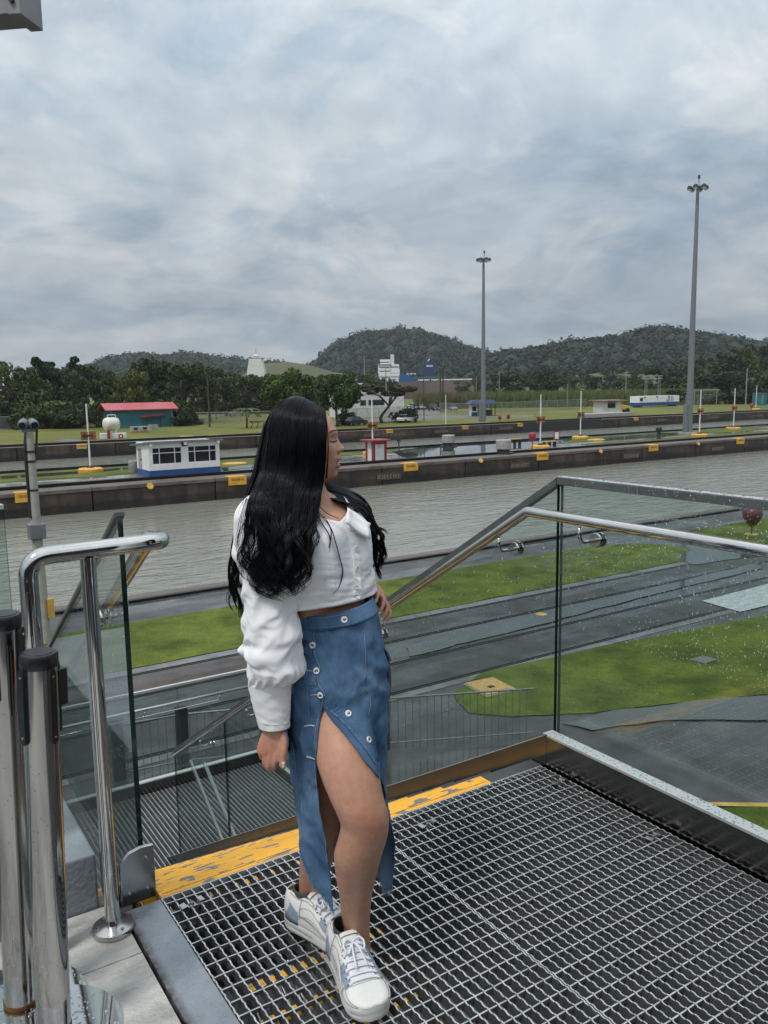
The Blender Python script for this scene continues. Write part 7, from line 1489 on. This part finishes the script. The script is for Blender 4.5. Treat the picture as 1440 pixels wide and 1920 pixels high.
    for i in range(6):
        x = .44 + i * .058; pts = [surf(x + .012 * sin(q * 1.0), 1.06 + (pi - 2.12) * q / 8, .0105 + .002 * sin(pi * q / 8)) for q in range(9)]; pts2 = [surf(x + .028 - .028 * q / 8, 1.06 + (pi - 2.12) * q / 8, .0120 + .002 * sin(pi * q / 8)) for q in range(9)]
        for ps in (pts, pts2): lc.tube(ps, .0032, 6)
    for sg in (-1, 1):
        p0 = surf(.44, pi / 2, .014); pts = [p0, p0 + s * (.018 * sg) + Vector((0, 0, .010)), p0 + s * (.030 * sg) + d * .012 + Vector((0, 0, .002)), p0 + s * (.022 * sg) + d * .03 + Vector((0, 0, -.010)), p0 + s * (.006 * sg) + d * .008 + Vector((0, 0, .001))]; lc.tube([Vector(v) for v in cat([tuple(v) for v in pts], 16)], .0030, 6)
        pts = [p0, p0 + s * (.010 * sg) + d * .03 + Vector((0, 0, -.004)), p0 + s * (.016 * sg) + d * .07 + Vector((0, 0, -.030))]; lc.tube([Vector(v) for v in cat([tuple(v) for v in pts], 10)], .0028, 6)
    lc.obj('laces', m_lace, up, smooth=True)
    # sock band round the ankle opening
    b = MB(); rg = []
    for z, kx in ((.080, 1.0), (.130, 1.0), (.134, .96)): rg.append([T_(.066 + .040 * cos(t) * kx, .030 * sin(t) * kx, z) for t in np.linspace(0, 2 * pi, 25)[:-1]])
    b.rings(rg, cap=False); o = b.obj('sock', m_sock, sole, smooth=True); q = o.modifiers.new('s', 'SOLIDIFY'); q.thickness = .003
    if text:
        b = MB(); rr = random.Random(3)
        for i in range(7):
            x = .500 + i * .0165; p, q, r_ = surf(x, pi - .74 if text == 2 else .74, .0105), surf(x + .010, pi - .74 if text == 2 else .74, .0105), surf(x, pi - .90 if text == 2 else .90, .0105); u, v = q - p, (r_ - p) * .8
            strokes = [((0, 0), (.15, 1)), ((.2, .85), (1, 1)), ((.2, 0 if i % 2 else .42), (.9, .16 if i % 2 else .58))]
            for (x0, y0), (x1, y1) in strokes: b.add([p + u * x0 + v * y0, p + u * x1 + v * y0, p + u * x1 + v * y1, p + u * x0 + v * y1], [(0, 1, 2, 3)])
        b.obj('shoe_lettering', m_dark, up)
    return sole
trainer((638, 1806), (692, 1898), 'front', .014, 2); trainer((557, 1738), (655, 1782), 'rear', .010)

# ---------------------------------------------------------------- long black hair
CAPC = Wp(557, 826, 0); CAPR = (.0835, .0815, .1105)
T_slv = bvh(slv)
def polys(g, near=False):
    o = []
    for gi, pl in enumerate(g):
        c_ = cat([tuple(Wp(*q)) for q in pl], 44)
        for i, q in enumerate(c_):
            v = Vector(q); l = v - CAPC; x, y, z = l.dot(UW) / CAPR[0], l.dot(WW) / CAPR[1], l.z / CAPR[2]; r_ = sqrt(x * x + y * y + z * z)
            if r_ < 1.055 and z > -.55: v = CAPC + l * (1.055 / max(r_, .2))
            if near and (g is NEAR or g is SPARSE) and i > 14:
                for T in (T_slv, T_shirt): v = in_front(T, v, .013)
            c_[i] = v
        o.append(c_)
    return o
NEAR = [
 [(609, 771, .012), (611.5, 790, .040), (611, 820, .060), (609.5, 860, .066), (605, 900, .064), (597, 935, .085), (586, 965, .110), (575, 1000, .150), (568, 1030, .165), (558, 1062, .175), (549, 1098, .180)],
 [(604, 764, .012), (608, 785, .052), (610, 820, .074), (608, 870, .078), (601, 915, .085), (590, 950, .120), (580, 990, .165), (572, 1030, .190), (560, 1070, .200), (548, 1104, .205)],
 [(590, 756, .010), (588, 780, .066), (588, 830, .088), (584, 880, .094), (574, 925, .110), (562, 965, .160), (552, 1005, .205), (545, 1045, .222), (532, 1085, .226), (522, 1118, .222)],
 [(572, 752, .006), (560, 778, .070), (556, 830, .094), (550, 885, .100), (540, 930, .135), (530, 970, .190), (522, 1010, .222), (514, 1050, .232), (505, 1085, .232), (512, 1112, .228)],
 [(556, 751, .0), (534, 778, .058), (526, 830, .084), (519, 885, .095), (506, 930, .150), (501, 965, .200), (500, 1005, .222), (496, 1045, .228), (492, 1080, .226), (503, 1116, .222)],
 [(545, 752, -.004), (514, 780, .036), (503, 830, .060), (496, 885, .080), (482, 930, .130), (482, 970, .180), (490, 1010, .210), (488, 1050, .220), (486, 1080, .220), (494, 1112, .215)]]
SPARSE = [
 [(545, 752, -.004), (514, 780, .036), (503, 830, .060), (496, 885, .080), (480, 930, .130), (474, 970, .180), (470, 1015, .200), (466, 1050, .205), (476, 1082, .205), (490, 1104, .205)],
 [(540, 753, -.008), (506, 785, .020), (495, 832, .040), (487, 885, .062), (470, 930, .105), (461, 970, .140), (455, 1010, .150), (452, 1050, .150), (466, 1082, .15), (484, 1100, .16)]]
OUTER = [
 [(538, 754, -.01), (501, 788, .010), (489, 835, .026), (480, 885, .040), (466, 925, .045), (454, 965, .040), (447, 1010, .03), (443, 1050, .02), (440, 1090, .01), (452, 1140, .01)],
 [(534, 756, -.02), (497, 795, -.02), (484, 845, -.01), (471, 895, .0), (456, 940, .01), (443, 990, .0), (437, 1040, -.01), (433, 1090, -.01), (436, 1125, -.01), (454, 1160, -.01)]]
BACK = [[(545, 754, -.02), (505, 790, -.045), (494, 850, -.06), (486, 910, -.06), (476, 960, -.05), (466, 1020, -.04), (458, 1080, -.035), (446, 1130, -.03)], [(560, 752, -.02), (530, 775, -.075), (525, 840, -.095), (522, 900, -.09), (515, 950, -.08), (505, 1010, -.07), (495, 1060, -.06), (480, 1100, -.05)], [(590, 757, -.012), (580, 780, -.075), (576, 840, -.095), (570, 900, -.085), (565, 940, -.08), (560, 990, -.08), (550, 1040, -.08), (540, 1080, -.08)]]
FARS = [[(608, 769, .0), (614, 795, -.045), (612, 850, -.066), (602, 896, -.050), (624, 910, -.060), (652, 917, -.085), (677, 933, -.105), (693, 958, -.110), (703, 984, -.105), (718, 996, -.10), (727, 1024, -.10)],
        [(600, 762, -.005), (604, 800, -.07), (600, 870, -.075), (600, 912, -.050), (634, 924, -.050), (664, 936, -.060), (688, 956, -.070), (702, 986, -.075), (710, 1020, -.07), (718, 1050, -.07), (713, 1080, -.07)],
        [(590, 757, -.008), (588, 800, -.082), (588, 880, -.075), (598, 922, -.030), (630, 934, -.020), (660, 946, -.020), (684, 966, -.030), (698, 994, -.045), (706, 1030, -.055), (712, 1062, -.055), (705, 1086, -.055)],
        [(585, 757, -.008), (580, 820, -.082), (580, 900, -.05), (597, 926, .00), (622, 935, .02), (648, 944, .025), (672, 962, .01), (690, 984, -.015), (699, 1010, -.04), (704, 1044, -.05), (699, 1074, -.05)]]
hair_root = None
def sheet_hair(g, name, cut, inset, parent):
    p = polys(g, True); k = int(44 * cut); m = 6; cols = []
    P3 = np.array([q[:k] for q in p]); n = len(p) * m; b = MB(); ctr_ = np.array(Wp(560, 830, 0))
    for i in range(n): 
        f = i / (n - 1) * (len(p) - 1); a = min(int(f), len(p) - 2); t = f - a; cols.append(P3[a] * (1 - t) + P3[a + 1] * t)
    vs = []
    for c_ in cols:
        for j, q in enumerate(c_):
            ax = np.array(Wp(565, 830, 0)); ax[2] = q[2]; dr = ax - q; L_ = np.linalg.norm(dr); vs.append(q + dr / (L_ + 1e-6) * min(inset, L_ * .3))
    b.add(vs, [(i * k + j, i * k + j + 1, (i + 1) * k + j + 1, (i + 1) * k + j) for i in range(n - 1) for j in range(k - 1)]); o = b.obj(name, m_hair, parent, smooth=True); s_ = o.modifiers.new('s', 'SOLIDIFY'); s_.thickness = .006; s_.offset = 0; return o
cap_c = CAPC; hair = MB().sphere(cap_c, 1, 40, 26, CAPR).obj('hair', m_hair, person, smooth=True)
# ellipsoid is laid along her own axes
hm = hair.data; R_ = Matrix((UW, WW, UPZ)).transposed()
for v in hm.vertices: l = v.co - cap_c; v.co = cap_c + R_ @ Vector((l.x, l.y, l.z))
sheet_hair(NEAR, 'hair_underlayer', .50, .006, hair); sheet_hair(SPARSE, 'hair_underlayer', .44, .006, hair); sheet_hair(OUTER, 'hair_underlayer', .46, .006, hair); sheet_hair(BACK, 'hair_underlayer', .8, .004, hair); sheet_hair(FARS[:2], 'hair_underlayer', .76, .003, hair)
def strands(g, n, name, layer, r0, spread, wave, lens, parent, seed, wild=0.0, front=False):
    rng = random.Random(seed); p = [np.array(q) for q in polys(g, True)]; b = MB(); K = 34
    for s in range(n):
        f = rng.random() * (len(p) - 1) if rng.random() > .12 else rng.choice((0, len(p) - 1)) + rng.uniform(-.12, .12); f = max(-.06, min(len(p) - 1 + .04, f)); a = max(0, min(int(f), len(p) - 2)); t = f - a
        c_ = p[a] * (1 - t) + p[a + 1] * t; fc = max(0, min(len(p) - 1, round(f * 3.6) / 3.6)); a2 = min(int(fc), len(p) - 2); t2 = fc - a2; cc = p[a2] * (1 - t2) + p[a2 + 1] * t2; wgt = (np.clip((np.linspace(0, 1, 44) - .45) / .55, 0, 1) ** 1.1 * .80)[:, None]; c_ = c_ * (1 - wgt) + cc * wgt; cl = round(f * 3.6) + layer * 31; ch = random.Random(cl * 7 + seed).random(); ln = lens[0] + (lens[1] - lens[0]) * (.55 * ch + .45 * rng.random()); q = np.array([(c_[min(43, int(i))] * (1 - (i % 1)) + c_[min(43, int(i) + 1)] * (i % 1)) if i < 43 else c_[43] + (c_[43] - c_[42]) * (i - 43) for i in np.linspace(0, 42.9 * ln, K)])
        lay = rng.random() * layer; ph = cl * 2.4; pts = []
        tt = np.linspace(0, ln, K); amp = spread * np.clip((tt - .25) / .6, 0, 1) ** 1.3 * (.45 + .55 * min(1, f))
        for i in range(K):
            x = tt[i]; nx = noise.noise(Vector((cl * 3.1, x * 3.2, seed))) + .4 * noise.noise(Vector((s * 1.7, x * 4, seed + 3))); nw = noise.noise(Vector((cl * 2.7 + 9, x * 3.0, seed))) ; wv = wave * np.clip((x - .45) / .4, 0, 1) * sin(x * 21 + ph + .5 * sin(s))
            pt = Vector(q[i]) + UW * (nx * amp[i] + wv + rng.uniform(-1, 1) * .0012) + WW * (nw * amp[i] * .6 - lay * (1 if x > .06 else 0) * .5 + .5 * wv)
            if front and x > .36:
                gp = .003 + .011 * rng.random(); pt = in_front(T_slv, pt, gp); pt = in_front(T_shirt, pt, gp)
            if wild: pt += UW * wild * x * x * sin(s * 12.9) + WW * wild * x * x * abs(sin(s * 7.7)) * .5
            pts.append(pt)
        rr = r0 * rng.uniform(.7, 1.25); b.tube(pts, [rr * (1 - .75 * (i / K) ** 3) for i in range(K)], 4, cap=False)
    return kind(b.obj(name, m_hair, parent, smooth=True), 'stuff')
strands(NEAR, 1250, 'hair_strands', .010, .00110, .018, .013, (.66, 1.06), hair, 1, 0, True); strands(NEAR, 300, 'hair_strands', .008, .0010, .030, .034, (.88, 1.08), hair, 9, 0, True); strands(NEAR, 110, 'loose_strands', .004, .0008, .028, .026, (.9, 1.06), hair, 5, .014, True)
strands(SPARSE, 150, 'hair_strands', .006, .0010, .014, .016, (.42, .62), hair, 11, 0, True); strands(SPARSE, 60, 'loose_strands', .004, .0010, .016, .022, (.8, 1.0), hair, 13, 0, True)
strands(OUTER, 300, 'hair_strands', .01, .0011, .014, .014, (.80, 1.04), hair, 7); strands(FARS[:3], 520, 'hair_strands', .010, .0011, .014, .012, (.80, 1.04), hair, 2); strands(FARS[2:], 110, 'hair_strands', .004, .0009, .010, .010, (.78, 1.0), hair, 15); strands(BACK, 200, 'hair_strands', .01, .0012, .016, .008, (.8, 1.0), hair, 3)
fl = MB(); rg_ = random.Random(21)
for _ in range(150):                                  # flyaways standing off the outline
    g_ = rg_.choice(NEAR + SPARSE + OUTER); k0 = rg_.uniform(.0, .7); c_ = cat([tuple(Wp(*q)) for q in g_], 60); n0 = int(k0 * 59); n1 = min(59, n0 + rg_.randint(12, 26)); o_ = Vector((0, 0, 0)); sg = UW * rg_.uniform(-1, 1) + WW * rg_.uniform(0, 1) + Vector((0, 0, rg_.uniform(-.2, .5))); pts = []
    for i in range(n0, n1):
        v = Vector(c_[i]); l = v - CAPC; x, y, z = l.dot(UW) / CAPR[0], l.dot(WW) / CAPR[1], l.z / CAPR[2]; r_ = sqrt(x * x + y * y + z * z)
        if r_ < 1.07 and z > -.55: v = CAPC + l * (1.07 / max(r_, .2))
        pts.append(in_front(T_slv, v, .012) + sg * (.013 * ((i - n0) / max(1, n1 - n0)) ** 1.5))
    fl.tube(pts, [.00045] * len(pts), 3)
kind(fl.obj('flyaway_hair', m_hair, hair, smooth=True), 'stuff')
for pl in ([(611, 778, .02), (614, 810, .058), (614.5, 850, .064), (611, 897, .062)], [(592, 962, .115), (606, 972, .13), (620, 990, .14), (628, 1015, .145), (636, 1045, .135), (642, 1075, .13), (632, 1104, .135), (620, 1114, .14)], [(594, 958, .115), (612, 975, .135), (621, 1000, .145), (614, 1030, .15), (610, 1062, .15), (607, 1090, .15)], [(590, 960, .12), (606, 985, .14), (618, 1010, .15), (613, 1050, .15)], [(596, 945, .105), (612, 962, .12), (634, 972, .115)]):
    b = MB()
    for k in range(4): c_ = cat([tuple(Wp(x + k * .9 * (i / len(pl)), y, w + .002 * k)) for i, (x, y, w) in enumerate(pl)], 26); b.tube([Vector(q) for q in c_], [.0010 * (1 - .6 * i / 26) for i in range(26)], 4)
    kind(b.obj('loose_strands', m_hair, hair, smooth=True), 'stuff')
